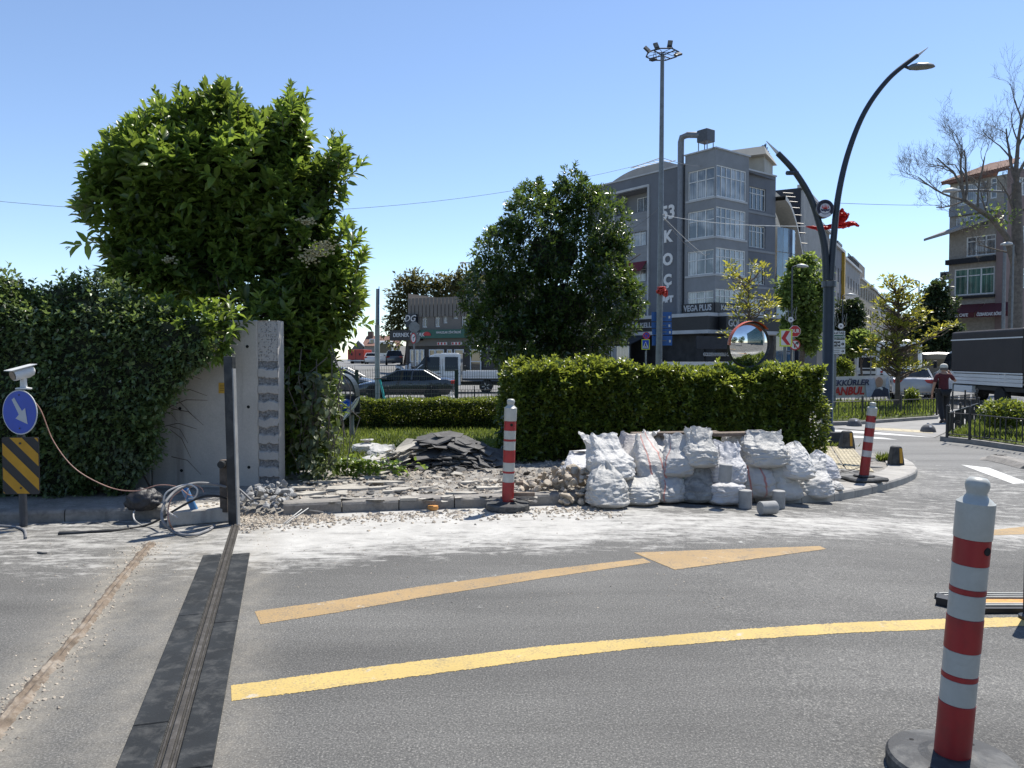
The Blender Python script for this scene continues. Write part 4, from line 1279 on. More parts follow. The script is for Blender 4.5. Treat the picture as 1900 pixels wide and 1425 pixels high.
ob = bpy.data.objects.new('bin_liner', o); COL.objects.link(ob); p = gp(1559, 897, .12); ob.location = (p.x, p.y + .2, p.z + .07); ob.scale = (.11, .1, .1)
tag(ob, 'small black plastic bundle behind the last white sacks', 'bag')
for i, (a, b_) in enumerate([((1556, 876), (1597, 866)), ((1560, 873), (1580, 871))]):
 q = MB(); q.smooth = True; p0_, p1_ = gp(*a, .13), gp(*b_, .2 if i == 0 else .14); q.tube([p0_, p0_.lerp(p1_, .5) + Vector((0, 0, -.02)), p1_], .007, 6)
 tag(q.build('rebar', STEEL), ['bent steel rod sticking up from the black bundle', 'straight steel rod lying behind the black bundle'][i], 'steel rod')
COREM = mat('core_concrete', (0.30, 0.30, 0.295), .85, var=.15, scale=9, bump=.5, bscale=60)
def core(label, loc, r, h, M=None):
 q = MB(); q.lathe([(0, 0), (r - .005, 0), (r, .005), (r, h - .006), (r - .006, h), (0, h)], (0, 0, 0), 28)
 for j in range(len(q.sm)): q.sm[j] = True
 o = q.build('concrete_cylinder', COREM, None)
 for f in o.data.polygons: f.use_smooth = abs(f.normal.z) < .5
 o.matrix_world = Matrix.Translation(loc) @ (M or Matrix.Identity(4))
 tag(o, label, 'concrete cylinder', 'grey concrete cylinders among the sacks')
core('upright grey concrete cylinder below the red striped sack', gpt(1384, 944, 0, .03), .072, .205)
core('grey concrete cylinder lying on its side on the road', Vector(gpt(1410, 943, .072, .0)), .072, .19, Matrix.Rotation(math.radians(14), 4, 'Z') @ Matrix.Rotation(math.pi / 2, 4, 'Y'))
core('grey concrete cylinder behind the fallen one', gpt(1447, 944, 0, .04), .070, .20)
core('tilted grey concrete cylinder leaning against the collared sack', gpt(1494, 921, .06, .04), .078, .205, Matrix.Rotation(.12, 4, 'Y') @ Matrix.Rotation(-.1, 4, 'X'))
core('grey concrete cylinder perched on the small tied sack', up_on(1345, 893, 8.52), .072, .19, Matrix.Rotation(.06, 4, 'Y'))
WOOD = mat('weathered_wood', (0.17, 0.13, 0.10), .9, var=.4, scale=7, bump=.7, bscale=40, dirt=(0.05, 0.04, 0.035), dirt_amt=.7, dscale=8)
for (a, b_, d_, lab) in (((1172, 806), (1332, 803), 9.42, 'dark weathered plank lying across the back of the sacks'), ((1322, 806), (1411, 804), 9.3, 'shorter brown plank overlapping the dark one behind the sacks')):
 p0_, p1_ = at(*a, d_), at(*b_, d_ + .05)
 q = MB(); mid_ = (p0_ + p1_) / 2; L_ = (p1_ - p0_).length
 M3 = (p1_ - p0_).normalized().to_track_quat('X', 'Z').to_matrix()
 q.box(mid_, (L_, .16, .045), M3); tag(q.build('plank', WOOD, bevel=.006), lab, 'plank')
# ================================================================== RUBBLE HEAP
def mound(cx, cy, rx, ry, h):
 return lambda x, y: h * max(0.0, 1 - ((x - cx) / rx) ** 2 - ((y - cy) / ry) ** 2)
STONES = [chip_mesh('stone', 100 + i, .55 + .3 * random.random(), STONEM, 2) for i in range(9)]
def heap(name, label, cen, rx, ry, h, n, smin, smax, meshes, up=0.0, seed=3, skew=1.6):
 r = random.Random(seed)
 root = thing(name, label, 'rubble', (cen.x, cen.y, gz(cen.x, cen.y) + up))
 mf = mound(cen.x, cen.y, rx, ry, h)
 for k in range(n):
  a = r.uniform(0, 6.28); rr_ = math.sqrt(r.random())
  x, y = cen.x + rx * rr_ * math.cos(a), cen.y + ry * rr_ * math.sin(a)
  s_ = smin + (smax - smin) * r.random() ** skew
  zb = up if y > yk(x) else 0.0
  z = gz(x, y) + zb + mf(x, y) * r.uniform(.35, 1.0) + s_ * .35
  M = (Matrix.Translation(Vector((x, y, z)) - root.location) @ Matrix.Rotation(r.uniform(0, 6.28), 4, 'Z') @ Matrix.Rotation(r.gauss(0, .45), 4, 'X') @ Matrix.Rotation(r.gauss(0, .45), 4, 'Y')
   @ Matrix.Diagonal((s_ * r.uniform(.8, 1.5), s_ * r.uniform(.8, 1.3), s_ * r.uniform(.6, 1.1), 1)))
  piece('stone', meshes[r.randrange(len(meshes))], root, M)
 return root
hc_ = gp(1056, 934); hc_.y += .24
heap('rubble_heap', 'heap of pale broken concrete stones between the bollard and sacks', hc_, .56, .42, .36, 190, .028, .10, STONES, .05)
hc2 = gp(1000, 925); hc2.y += .28
heap('rubble_spill', 'thin spill of broken stones along the kerb behind the bollard', hc2, .95, .26, .10, 110, .014, .05, STONES, .09, 5)
hc3 = gp(487, 950); hc3.y += .22
GREYST = [chip_mesh('stone', 130 + i, .75, mat('grey_rubble', (0.30, 0.30, 0.295), .9, var=.35, scale=7, bump=.7, bscale=45), 2) for i in range(5)]
heap('rubble_heap', 'grey concrete lumps piled at the foot of the chiselled wall end', hc3, .30, .46, .22, 130, .014, .062, GREYST, .06, 8)
for i, (a, b_) in enumerate([((487, 935), (487, 905)), ((508, 935), (509, 913))]):
 q = MB(); q.tube([gp(*a, .05) + Vector((0, .1, 0)), at(*b_, gp(*a, .05).y + .1)], .008, 7)
 tag(q.build('rebar', STEEL), ['taller rusty rebar stub rising from the grey lumps', 'shorter rusty rebar stub beside the battered kerb'][i], 'steel rod')
q = MB()
for (a, b_) in (((526, 972), (560, 945)), ((530, 972), (572, 943)), ((560, 945), (600, 950))):
 q.tube([gp(*a, .01), gp((a[0] + b_[0]) / 2, (a[1] + b_[1]) / 2, .06), gp(*b_, .10)], .006, 6)
tag(q.build('metal_strip', mat('galvanised', (0.26, 0.265, 0.265), .55, .2)), 'bent galvanised strips leaning on the battered kerb end', 'metal strip')
q = MB(); q.smooth = True; p = gp(803, 947, 0); q.lathe([(0, .05), (.055, .045), (.06, .02), (.05, 0), (0, 0)], (p.x, p.y + .02, p.z), 16)
tag(q.build('plastic_lid', mat('orange_plastic', (0.55, 0.26, 0.07), .5)), 'small orange plastic lid at the foot of the kerb', 'lid')
# ================================================================== BROKEN SLABS
def slab_mesh(name, seed, th, material, sides=6, rough=.25):
 r = random.Random(seed)
 ang = sorted(r.uniform(0, 6.28) for _ in range(sides))
 ang = [i * 6.283 / sides + r.uniform(-.35, .35) for i in range(sides)]
 pts = [Vector((math.cos(a) * r.uniform(1 - rough, 1.0), math.sin(a) * r.uniform(1 - rough, 1.0) * .8, 0)) for a in ang]
 q = MB(); q.prism(pts, (0, 0, -th))
 for i in range(len(pts), 2 * len(pts)):
  v = q.v[i]; q.v[i] = (v[0] * r.uniform(.93, 1.04), v[1] * r.uniform(.93, 1.04), v[2])
 o = q.build(name, material); me = o.data; bpy.data.objects.remove(o)
 return me
TARM = mat('old_tarmac_slab', (0.075, 0.073, 0.072), .85, var=.35, scale=6, bump=.6, bscale=50, dirt=(0.2, 0.2, 0.19), dirt_amt=.5, dscale=5)
PALE = mat('pale_slab', (0.40, 0.375, 0.33), .9, var=.2, scale=5, bump=.5, bscale=50, dirt=(0.2, 0.19, 0.17), dirt_amt=.5, dscale=4)
TAR = [slab_mesh('slab', 200 + i, .09, TARM, random.choice((4, 5, 6))) for i in range(8)]
PAL = [slab_mesh('slab', 230 + i, .10, PALE, random.choice((4, 5, 6, 7))) for i in range(8)]
pc_ = gp(822, 866, .12); pc_.y += .35
pile = thing('slab_pile', 'mound of dark tarmac and tile slabs stacked on the lawn edge', 'slab pile', (pc_.x, pc_.y, .11))
r = random.Random(21)
for k in range(150):
 a_n, rr_n = r.uniform(0, 6.283), math.sqrt(r.random())
 x, y = .92 * rr_n * math.cos(a_n), .48 * rr_n * math.sin(a_n)
 hm = .41 * max(0, 1 - rr_n ** 1.6)
 hh = hm * (r.uniform(.75, 1.0) if k > 30 else r.uniform(.1, .7)); s_ = r.uniform(.15, .30) * (1.1 - .35 * rr_n)
 slope = -.62 * x - .06
 M = (Matrix.Translation((x, y, hh + .02)) @ Matrix.Rotation(-math.atan(slope) * 1.0 + r.gauss(0, .10), 4, 'Y') @ Matrix.Rotation(.18 + r.gauss(0, .12), 4, 'X') @ Matrix.Rotation(r.uniform(0, 6.28), 4, 'Z')
  @ Matrix.Diagonal((s_ * 1.35, s_, s_ * r.uniform(.5, 1.0), 1)))
 pale = x < -.42 and r.random() < .75
 piece('slab', (PAL if pale else TAR)[r.randrange(8)], pile, M)
for k in range(60):
 x, y = r.gauss(0, .55), -.45 - abs(r.gauss(0, .28)); s_ = r.uniform(.03, .09)
 M = Matrix.Translation((x, y, .03 + r.random() * .05 * max(0, 1 + y))) @ Matrix.Rotation(r.gauss(0, .3), 4, 'X') @ Matrix.Rotation(r.gauss(0, .3), 4, 'Y') @ Matrix.Rotation(r.uniform(0, 6.28), 4, 'Z') @ Matrix.Diagonal((s_ * 1.3, s_, s_ * .5, 1))
 piece('slab', (PAL if x < -.3 else TAR)[r.randrange(8)], pile, M)
pw = gp(690, 872, .12)
pile2 = thing('slab_pile', 'pale broken paving slabs heaped against the bush, sloping up to the dark mound', 'slab pile', (pw.x, pw.y, .11))
for k in range(46):
 px = r.uniform(640, 752); lift = sm((px - 640) / 110)
 p = gp(px, r.uniform(866, 884), .12); p.z = .12 + lift * r.uniform(0, .34) * r.random() ** .5 + .02; p.y += lift * .25
 s_ = r.uniform(.07, .19)
 M = Matrix.Translation(p - pile2.location) @ Matrix.Rotation(-.30 * lift + r.gauss(0, .14), 4, 'Y') @ Matrix.Rotation(r.gauss(.05, .14), 4, 'X') @ Matrix.Rotation(r.uniform(0, 6.28), 4, 'Z') @ Matrix.Diagonal((s_ * 1.4, s_, s_ * .45, 1))
 piece('slab', PAL[r.randrange(8)], pile2, M)
flat = thing('broken_paving', 'flat cracked cement slabs left on the torn up sidewalk', 'paving', (gp(700, 910, .1).x, gp(700, 910, .1).y, .10))
for k, (px, py, sx_, sy_, ro) in enumerate([(640, 906, .34, .17, .1), (572, 916, .24, .12, .2), (560, 905, .22, .1, -.2), (712, 895, .34, .08, .12), (700, 905, .16, .06, .3), (745, 908, .2, .09, .5), (600, 922, .2, .08, 0), (860, 915, .2, .09, 0),
           (905, 905, .22, .08, .2), (790, 905, .14, .06, .7), (830, 922, .12, .05, 1), (760, 925, .16, .06, .2), (665, 926, .2, .05, .1), (980, 905, .22, .07, .1), (720, 912, .1, .06, .4), (620, 893, .25, .06, .2), (690, 885, .2, .07, .4), (870, 895, .18, .07, .4), (925, 892, .16, .06, .1), (950, 915, .2, .06, -.1)]):
 p = gp(px, py, .115)
 M = Matrix.Translation(p + Vector((0, 0, .012)) - flat.location) @ Matrix.Rotation(r.gauss(0, .04), 4, 'X') @ Matrix.Rotation(ro, 4, 'Z') @ Matrix.Diagonal((sx_, sy_ * 1.3, .28, 1))
 piece('slab', PAL[k % 8], flat, M)
for k in range(170):
 px = r.uniform(540, 1000); p = gp(px, r.uniform(878, 934), .11); s_ = abs(r.gauss(0, .035)) + .018
 M = Matrix.Translation(p + Vector((0, 0, .01)) - flat.location) @ Matrix.Rotation(r.gauss(0, .2), 4, 'X') @ Matrix.Rotation(r.uniform(0, 6), 4, 'Z') @ Matrix.Diagonal((s_ * 1.4, s_, s_ * .5, 1))
 piece('slab', (PAL + TAR[:2])[r.randrange(10)], flat, M)
for (px, py, L_, lab) in ((985, 902, .36, 'dark splintered wooden batten among the stones'), (970, 922, .26, 'short brown wooden batten on the kerb by the bollard'), (1006, 908, .22, 'pale wooden stake leaning in the stones')):
 p = gp(px, py, .13); q = MB()
 M3 = Matrix.Rotation(-.08 if L_ > .23 else 1.9, 3, 'Y' if L_ <= .23 else 'Z')
 q.box((p.x, p.y, p.z + (.03 if L_ > .23 else .09)), (L_, .05, .04), M3)
 tag(q.build('batten', WOOD if L_ > .23 else mat('pale_wood', (0.30, 0.23, 0.15), .8, var=.3), bevel=.004), lab, 'batten')
# ================================================================== LITTER BIN ON A POST
BIND = 14.6
lb = at(653, 808, BIND); lb.z = .11
bn = thing('litter_bin', 'dark hooded litter bin on a grey post with blue bag inside', 'litter bin', lb)
q = MB(); q.smooth = True; zt = at(653, 750, BIND).z; q.tube([lb, Vector((lb.x, BIND, zt))], .045, 12); q.build('post', mat('galv_post', (0.22, 0.23, 0.24), .5, .5, var=.2), bn)
BINM = mat('bin_dark_green', (0.012, 0.018, 0.02), .45, var=.2)
cxb = at(634, 720, BIND).x; zmid = at(628, 735, BIND).z; zb_ = at(628, 765, BIND).z; ztp = at(628, 693, BIND).z
hw = at(664, 720, BIND).x - cxb
q = MB(); q.smooth = True
prev = None
for i in range(19):
 a = math.pi * i / 18
 for yy in (-.2, .2):
  q.v.append((cxb + hw * math.cos(a), BIND + yy, zmid + (ztp - zmid) * math.sin(a)))
  q.v.append((cxb + (hw - .03) * math.cos(a), BIND + yy, zmid + (ztp - zmid - .03) * math.sin(a)))
for i in range(18):
 n = i * 4
 q.face((n, n + 4, n + 6, n + 2)); q.face((n + 1, n + 3, n + 7, n + 5)); q.face((n, n + 1, n + 5, n + 4)); q.face((n + 2, n + 6, n + 7, n + 3))
q.build('hood', BINM, bn, smooth=False)
q = MB(); q.bx(cxb - hw, cxb + hw, BIND - .2, BIND - .17, zb_ - .03, zb_ + .02); q.bx(cxb - hw, cxb + hw, BIND + .17, BIND + .2, zb_ - .03, zmid); q.bx(cxb - hw, cxb + hw, BIND - .17, BIND + .17, zb_ - .03, zb_ - .01); q.build('tray', BINM, bn)
bm = bmesh.new(); bmesh.ops.create_icosphere(bm, subdivisions=4, radius=1)
for v in bm.verts:
 k = 1 + .2 * mnoise.noise(v.co * 2.5) + .08 * mnoise.noise(v.co * 8)
 v.co = Vector((cxb + .03 + v.co.x * .20 * k, BIND + v.co.y * .17 * k, zb_ + .12 + v.co.z * .13 * k))
me = bpy.data.meshes.new('blue_bag'); bm.to_mesh(me); bm.free(); me.materials.append(mat('blue_bag', (0.01, 0.09, 0.42), .3, var=.25, scale=14, bump=.6, bscale=30))
for f in me.polygons: f.use_smooth = True
tag_o = bpy.data.objects.new('rubbish_bag', me); COL.objects.link(tag_o); tag(tag_o, 'shiny blue rubbish bag stuffed in the litter bin', 'bag')
q = MB(); q.smooth = True
nA, nB = 14, 7
a0, a1 = at(664, 737, BIND - .25), at(640, 778, BIND - .25)
for i in range(nA + 1):
 t = i / nA; c_ = a0.lerp(a1, t); wd = .03 + .10 * math.sin(math.pi * min(1, t * .9 + .05))
 for j in range(nB + 1):
  s_ = (j / nB - .5) * 2
  q.v.append((c_.x + s_ * wd * .8, c_.y + .03 * math.sin(t * 7 + s_ * 4), c_.z + s_ * wd * .55 + .02 * mnoise.noise(Vector((t * 5, s_ * 2, 1)))))
for i in range(nA):
 for j in range(nB):
  k = i * (nB + 1) + j; q.face((k, k + 1, k + nB + 2, k + nB + 1))
tag(q.build('carrier_bag', mat('thin_white_plastic', (0.72, 0.72, 0.72), .4, var=.08)), 'torn white carrier bag fluttering from the litter bin', 'bag')
# ================================================================== CONVEX MIRROR
MD = 12.6
mc = at(1389, 640, MD); Rm = 42.5 / F * MD
mr = thing('traffic_mirror', 'round convex traffic mirror with orange rim rising from the hedge', 'mirror', (mc.x, MD, gz(mc.x, MD) + .1))
q = MB(); q.smooth = True; q.tube([(mc.x, MD + .09, mr.location.z), (mc.x, MD + .09, mc.z)], .035, 12); q.build('pole', BLACKP, mr)
RM = Matrix.Rotation(math.radians(90), 3, 'X') ; RM = Matrix.Rotation(math.radians(14), 3, 'Z') @ Matrix.Rotation(math.radians(4), 3, 'X') @ RM
q = MB(); q.smooth = True; q.lathe([(0, .055)] and [(Rm * .965 * k / 12, .075 * (1 - (k / 12) ** 2) + .012) for k in range(13)][::-1], mc, 48, RM)
m, nt, b = nodes_of('mirror_face'); b.inputs['Base Color'].default_value = (.82, .84, .84, 1); b.inputs['Metallic'].default_value = 1; b.inputs['Roughness'].default_value = .02
g = N(nt, 'ShaderNodeNewGeometry'); c = ramp(nt, noise_n(nt, g.outputs['Position'], 9, 5, .7), [(.3, (.70, .72, .72)), (.7, (.86, .87, .87))]).outputs[0]; nt.links.new(c, b.inputs['Base Color'])
q.build('mirror_face', m, mr)
q = MB(); q.smooth = True; ring = [(Rm * .955, .0), (Rm * .955, .03), (Rm * .98, .04), (Rm, .03), (Rm, -.03), (Rm * .9, -.05), (0, -.05)]
q.lathe(ring, mc, 48, RM); q.build('rim', BLACKP, mr); mat('mirror_orange', (0.50, 0.085, 0.02), .4, var=.15)
q = MB(); q.smooth = True
for i in range(25):
 a = math.radians(42 + 138 * i / 24)
 for rr_, zz in ((Rm * 1.0, -.02), (Rm * 1.04, .02), (Rm * 1.035, .11)):
  p = RM @ Vector((rr_ * math.cos(a), rr_ * math.sin(a), zz)); q.v.append(tuple(mc + p))
for i in range(24):
 for j in range(2):
  k = i * 3 + j; q.face((k, k + 3, k + 4, k + 1))
q.build('visor', MATS['mirror_orange'], mr)
# ================================================================== VEGETATION
BARK = mat('bark_brown', (0.10, 0.075, 0.055), .9, var=.4, scale=9, bump=.8, bscale=40)
BARKG = mat('bark_grey', (0.12, 0.105, 0.09), .9, var=.35, scale=6, bump=.6, bscale=30)
L_PRIV = leaf_mat('leaf_viburnum', (0.028, 0.056, 0.015), (0.14, 0.215, 0.042), .34, (0.38, 0.52, 0.07), .36, .5)
L_HEDGE = leaf_mat('leaf_hedge', (0.026, 0.048, 0.012), (0.098, 0.145, 0.026), .34, (0.46, 0.54, 0.065), .34, .55)
L_IVY = leaf_mat('leaf_ivy', (0.045, 0.075, 0.030), (0.13, 0.19, 0.068), .3, (0.32, 0.44, 0.11), .38, .6, dust=.32)
L_LAUREL = leaf_mat('leaf_laurel', (0.016, 0.038, 0.013), (0.065, 0.11, 0.03), .26, (0.24, 0.36, 0.05), .26, .7)
L_MAG = leaf_mat('leaf_magnolia', (0.06, 0.08, 0.018), (0.20, 0.21, 0.035), .42, (0.66, 0.62, 0.08), .34, .5)
L_PLANE = leaf_mat('leaf_plane', (0.05, 0.085, 0.022), (0.15, 0.20, 0.055), .42, (0.48, 0.62, 0.13), .45, .4)
L_DARK = leaf_mat('leaf_dark', (0.014, 0.028, 0.014), (0.045, 0.07, 0.03), .2, (0.14, 0.2, 0.05), .45, .4)
L_ACAC = leaf_mat('leaf_acacia', (0.05, 0.06, 0.022), (0.12, 0.12, 0.045), .35, (0.32, 0.30, 0.09), .5, .35)
def blobs_px(lst, d, dep=.75):
 out = []
 for (px, py, rx, ry, *dd) in lst:
  dz = d + (dd[0] if dd else 0)
  c = at(px, py, dz); k = dz / F
  out.append(((c.x, c.y, c.z), (rx * k, max(rx, ry) * k * dep if rx * k < .9 else min(rx, ry) * k * dep, ry * k)))
 return out
def stems_mesh(name, stems, r, material, parent):
 q = MB()
 for a, b_ in stems:
  q.tube([a, b_], [r, r * .6], 4, False)
 return q.build(name, material, parent)
COREL = mat('core_shade', (0.016, 0.022, 0.010), .95, var=.5, scale=14, bump=.9, bscale=30)  # near-black colour painted in for the shade deep inside foliage
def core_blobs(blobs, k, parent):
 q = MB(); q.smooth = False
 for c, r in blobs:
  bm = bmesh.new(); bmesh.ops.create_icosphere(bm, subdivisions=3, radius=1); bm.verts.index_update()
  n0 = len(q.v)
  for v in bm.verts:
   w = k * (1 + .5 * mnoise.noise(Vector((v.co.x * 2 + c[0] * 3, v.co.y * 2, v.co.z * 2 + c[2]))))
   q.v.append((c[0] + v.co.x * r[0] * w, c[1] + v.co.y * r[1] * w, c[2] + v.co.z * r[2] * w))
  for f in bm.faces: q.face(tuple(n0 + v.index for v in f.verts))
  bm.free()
 return q.build('shade_core', COREL, parent)  # solid dark lumps stand in for the shade inside the crown
BD = 10.3
vb = thing('viburnum_tree', 'tall dense broad leaved evergreen bush rising behind the concrete wall', 'tree', at(470, 885, BD))
BL = blobs_px([(395, 355, 135, 100), (276, 395, 50, 90), (395, 262, 62, 50), (522, 288, 40, 64), (585, 355, 36, 50), (315, 292, 52, 48), (258, 335, 34, 34), (560, 470, 66, 72), (595, 555, 56, 75), (566, 690, 30, 105, -.2),
   (556, 800, 32, 60, -.35), (420, 470, 140, 72), (300, 500, 85, 60), (540, 640, 55, 130, .2)], BD, .8)
P_, O_ = blob_points(BL, 2900, .78, 1.06, lump=.32, lscale=1.7)
keep = (O_[:, 1] < .55)
C, D, L, W, V, st_ = shoots(P_[keep], O_[keep], .26, 5, .15, .068, .75)
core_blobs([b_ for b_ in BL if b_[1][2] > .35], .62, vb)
SPIRE = [(402, 172), (420, 165), (385, 178), (350, 188), (335, 195), (275, 212), (292, 200), (262, 225), (535, 185), (548, 190), (522, 198), (560, 215), (605, 262), (635, 305), (648, 330), (615, 290), (195, 270), (190, 298), (230, 262), (180, 370), (188, 335), (185, 410), (195, 450), (440, 185), (460, 205), (655, 470), (668, 500), (660, 560), (664, 585), (640, 440), (310, 188), (365, 175), (410, 158), (540, 172)]
SPIRE = [(px + (44 if px < 240 else (-10 if px > 630 else 0)), py + (46 if py < 300 else 8)) for px, py in SPIRE]
Psp = np.array([at(px + random.gauss(0, 3), py, BD - random.uniform(-.2, .5)) for px, py in SPIRE for _ in range(3)]); Osp = np.array([((px - 400) / 330, -.25, .55) for px, py in SPIRE for _ in range(3)])
C2, D2, L2, W2, V2, st3 = shoots(Psp, Osp, .42, 7, .155, .066, 1.3)
leaves('spire_shoots', C2, D2, L2, W2, L_PRIV, vb, 'big', np.clip(V2 + .1, 0, 1)); stuff(stems_mesh('spire_stems', st3, .006, BARK, vb))
kk = [i for i in range(len(P_)) if (O_[i][2] > .35 or abs(O_[i][0]) > .6) and O_[i][1] < .3][:30]
C2, D2, L2, W2, V2, st2 = shoots(P_[kk], O_[kk], .46, 8, .16, .066, 1.1)
stuff(leaves('long_shoots', C2, D2, L2, W2, L_PRIV, vb, 'big', np.clip(V2 + .15, 0, 1))); stuff(stems_mesh('shoot_stems', st2, .006, BARK, vb))
fr = blobs_px([(330, 345, 120, 70, -.2), (430, 330, 90, 50, -.25), (350, 430, 150, 45, -.2), (250, 400, 60, 60, -.1), (470, 380, 70, 40, -.2)], BD, .8)
Pf, Of = blob_points(fr, 560, .95, 1.12, lump=.25); kf = Of[:, 1] < -.1
C2, D2, L2, W2, V2, st2 = shoots(Pf[kf], Of[kf] * .6, .30, 5, .17, .075, 1.0)
leaves('front_shoots', C2, D2, L2, W2, L_PRIV, vb, 'big', np.clip(V2 + .28, 0, 1))
leaves('crown', C, D, L, W, L_PRIV, vb, 'big', V)
n_in = 9000
Pi, Oi = blob_points(BL, n_in, .35, .86, lump=.1)
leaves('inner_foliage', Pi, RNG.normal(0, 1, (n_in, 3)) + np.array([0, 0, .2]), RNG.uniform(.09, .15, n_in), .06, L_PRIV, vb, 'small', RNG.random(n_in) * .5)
q = MB()
for k in range(16):
 a = at(random.uniform(430, 560), 880, BD + random.uniform(-.2, .4)); a.z = 0.1
 bl = BL[random.randrange(len(BL) - 4)]; e = Vector(bl[0]) + Vector((random.uniform(-.3, .3), random.uniform(-.2, .2), .1))
 pts_ = branch_tree(q, a, e, random.uniform(.022, .045), .008, 7, .035)
for k in range(120):
 px, py = random.choice([(random.uniform(400, 520), random.uniform(545, 600)), (random.uniform(525, 600), random.uniform(600, 860))])
 a = at(px, py, BD - random.uniform(.1, .5)); a2 = a + Vector((random.gauss(0, .2), random.gauss(0, .08), random.uniform(.05, .35)))
 q.tube([a, a.lerp(a2, .5) + Vector((random.gauss(0, .04), 0, random.gauss(0, .04))), a2], [.008, .006, .003], 5)
q.build('trunk', BARK, vb)
FLOW = mat('flower_cream', (0.30, 0.28, 0.17), .8, var=.25, scale=40)
for (px, py, r_, nfl) in ((590, 465, .16, 90), (575, 478, .12, 60), (608, 455, .1, 40), (313, 482, .07, 40), (568, 410, .08, 40)):
 c = at(px, py, BD - .75); q = MB()
 for k in range(nfl):
  p = c + Vector((random.gauss(0, r_ * .6), random.gauss(0, r_ * .3), random.gauss(0, r_ * .3))); q.box(p, (.022, .022, .016), Matrix.Rotation(random.uniform(0, 3), 3, 'Z'))
 stuff(q.build('flower_head', FLOW, vb))
r_b = thing('creeper', 'dusty drooping creeper with heart shaped leaves beside the chiselled wall end', 'creeper', at(600, 880, 9.6))
n_ = 520
C = np.array([at(min(626, random.gauss(585, 24)), random.uniform(690, 890), 9.6 + random.uniform(-.3, .3)) for _ in range(n_)])
leaves('leaves', C, np.column_stack([RNG.normal(0, .6, n_), RNG.normal(-.4, .4, n_), RNG.normal(-.5, .5, n_)]), RNG.uniform(.07, .13, n_), RNG.uniform(.05, .09, n_), leaf_mat('leaf_dusty', (0.06, 0.085, 0.04), (0.13, 0.16, 0.07), .25, (0.26, 0.34, 0.08), .5, .4, .35), r_b, 'big')
q = MB(); q.smooth = True
for k in range(26):
 a = at(random.uniform(525, 640), random.uniform(640, 780), 9.6); b_ = at(random.uniform(540, 660), random.uniform(800, 885), 9.45)
 q.tube([a, a.lerp(b_, .35) + Vector((random.gauss(0, .12), random.gauss(0, .1), .05)), a.lerp(b_, .7) + Vector((random.gauss(0, .08), 0, 0)), b_], [.008, .007, .006, .003], 5)
q.build('stems', BARKG, r_b)
sap = thing('branch', 'leafy green branch lying over the pale slabs at the bush foot', 'branch', gp(640, 875, .1))
n_ = 330; C = np.array([at(np.clip(random.gauss(668, 45), 590, 790), random.gauss(868, 9) - max(0, (650 - 0) * 0), 9.75) for _ in range(n_)])
C[:, 2] = np.maximum(C[:, 2], .14)
leaves('leaves', C, np.column_stack([RNG.normal(.3, .6, n_), RNG.normal(-.3, .5, n_), RNG.normal(.2, .5, n_)]), RNG.uniform(.06, .10, n_), .05, L_PRIV, sap, 'big', RNG.uniform(.5, 1, n_))
q = MB(); q.tube([at(600, 860, 9.75), at(660, 868, 9.75), at(795, 872, 9.75)], [.012, .009, .004], 5); q.build('stem', BARK, sap)
iv = thing('ivy_hedge', 'dark dusty ivy hedge covering the wall behind the blue sign', 'hedge', at(60, 945, 8.1))
IB = blobs_px([(-220, 740, 180, 210), (0, 730, 190, 205), (150, 700, 160, 172), (80, 820, 170, 118), (245, 660, 108, 98), (295, 640, 88, 62), (190, 790, 92, 118), (150, 610, 160, 85), (215, 850, 55, 72), (0, 610, 150, 85), (345, 650, 45, 40)], 8.55, .38)
n_ = 46000
P_, O_ = blob_points(IB, n_, .80, 1.04, lump=.12, lscale=2.2)
keep = (P_[:, 1] < 8.95) & (P_[:, 2] > .1)
P_, O_ = P_[keep], O_[keep]; n_ = len(P_)
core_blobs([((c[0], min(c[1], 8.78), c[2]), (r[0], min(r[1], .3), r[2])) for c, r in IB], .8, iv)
leaves('foliage', P_, O_ * .5 + np.column_stack([RNG.normal(0, .6, n_), RNG.normal(-.25, .5, n_), RNG.normal(-.25, .55, n_)]), RNG.uniform(.045, .085, n_), RNG.uniform(.028, .045, n_), L_IVY, iv, 'small')
P_, O_ = blob_points(IB, 900, .98, 1.07, lump=.12, lscale=2.2)
keep = (P_[:, 1] < 8.9) & (P_[:, 2] > .3)
C, D, L, W, V, _s = shoots(P_[keep], O_[keep], .10, 3, .06, .035, .35)
leaves('young_shoots', C, D, L, W, L_IVY, iv, 'small', np.clip(V + .3, 0, 1))
nb_ = 1500
Pb, Ob = blob_points(IB, nb_, .99, 1.06, lump=.12, lscale=2.2)
kb_ = (Pb[:, 1] < 8.8) & (Pb[:, 2] > 1.2 + RNG.random(nb_) * 1.0) & (Pb[:, 0] < -3.2)
Pb, Ob = Pb[kb_], Ob[kb_]; nb_ = len(Pb)
JAS = leaf_mat('jasmine_bloom', (0.34, 0.36, 0.28), (0.52, 0.53, 0.45), .3, (0.5, 0.5, 0.4), .6)
stuff(leaves('blossoms', np.repeat(Pb, 4, 0), RNG.normal(0, 1, (nb_ * 4, 3)) + np.repeat(Ob, 4, 0) * .6, .028, .014, JAS, iv, 'flat'))
q = MB()
for k in range(30):
 a = at(random.uniform(-150, 290), 935, 8.7); a.z = .1; b_ = at(random.uniform(-150, 320), random.uniform(640, 800), 8.75)
 branch_tree(q, a, b_, .014, .005, 5, .05, seg=5)
for k in range(14):
 a = at(random.uniform(285, 330), random.uniform(640, 860), 8.9); b_ = a + Vector((random.uniform(.1, .5), .08, random.uniform(-.5, .15)))
 q.tube([a, a.lerp(b_, .5) + Vector((0, .03, .06)), b_], [.005, .004, .002], 4)
q.build('stems', BARK, iv)
sp_ = thing('overhanging_branch', 'fresh green viburnum spray hanging over the wall top', 'branch', at(360, 600, 8.9))
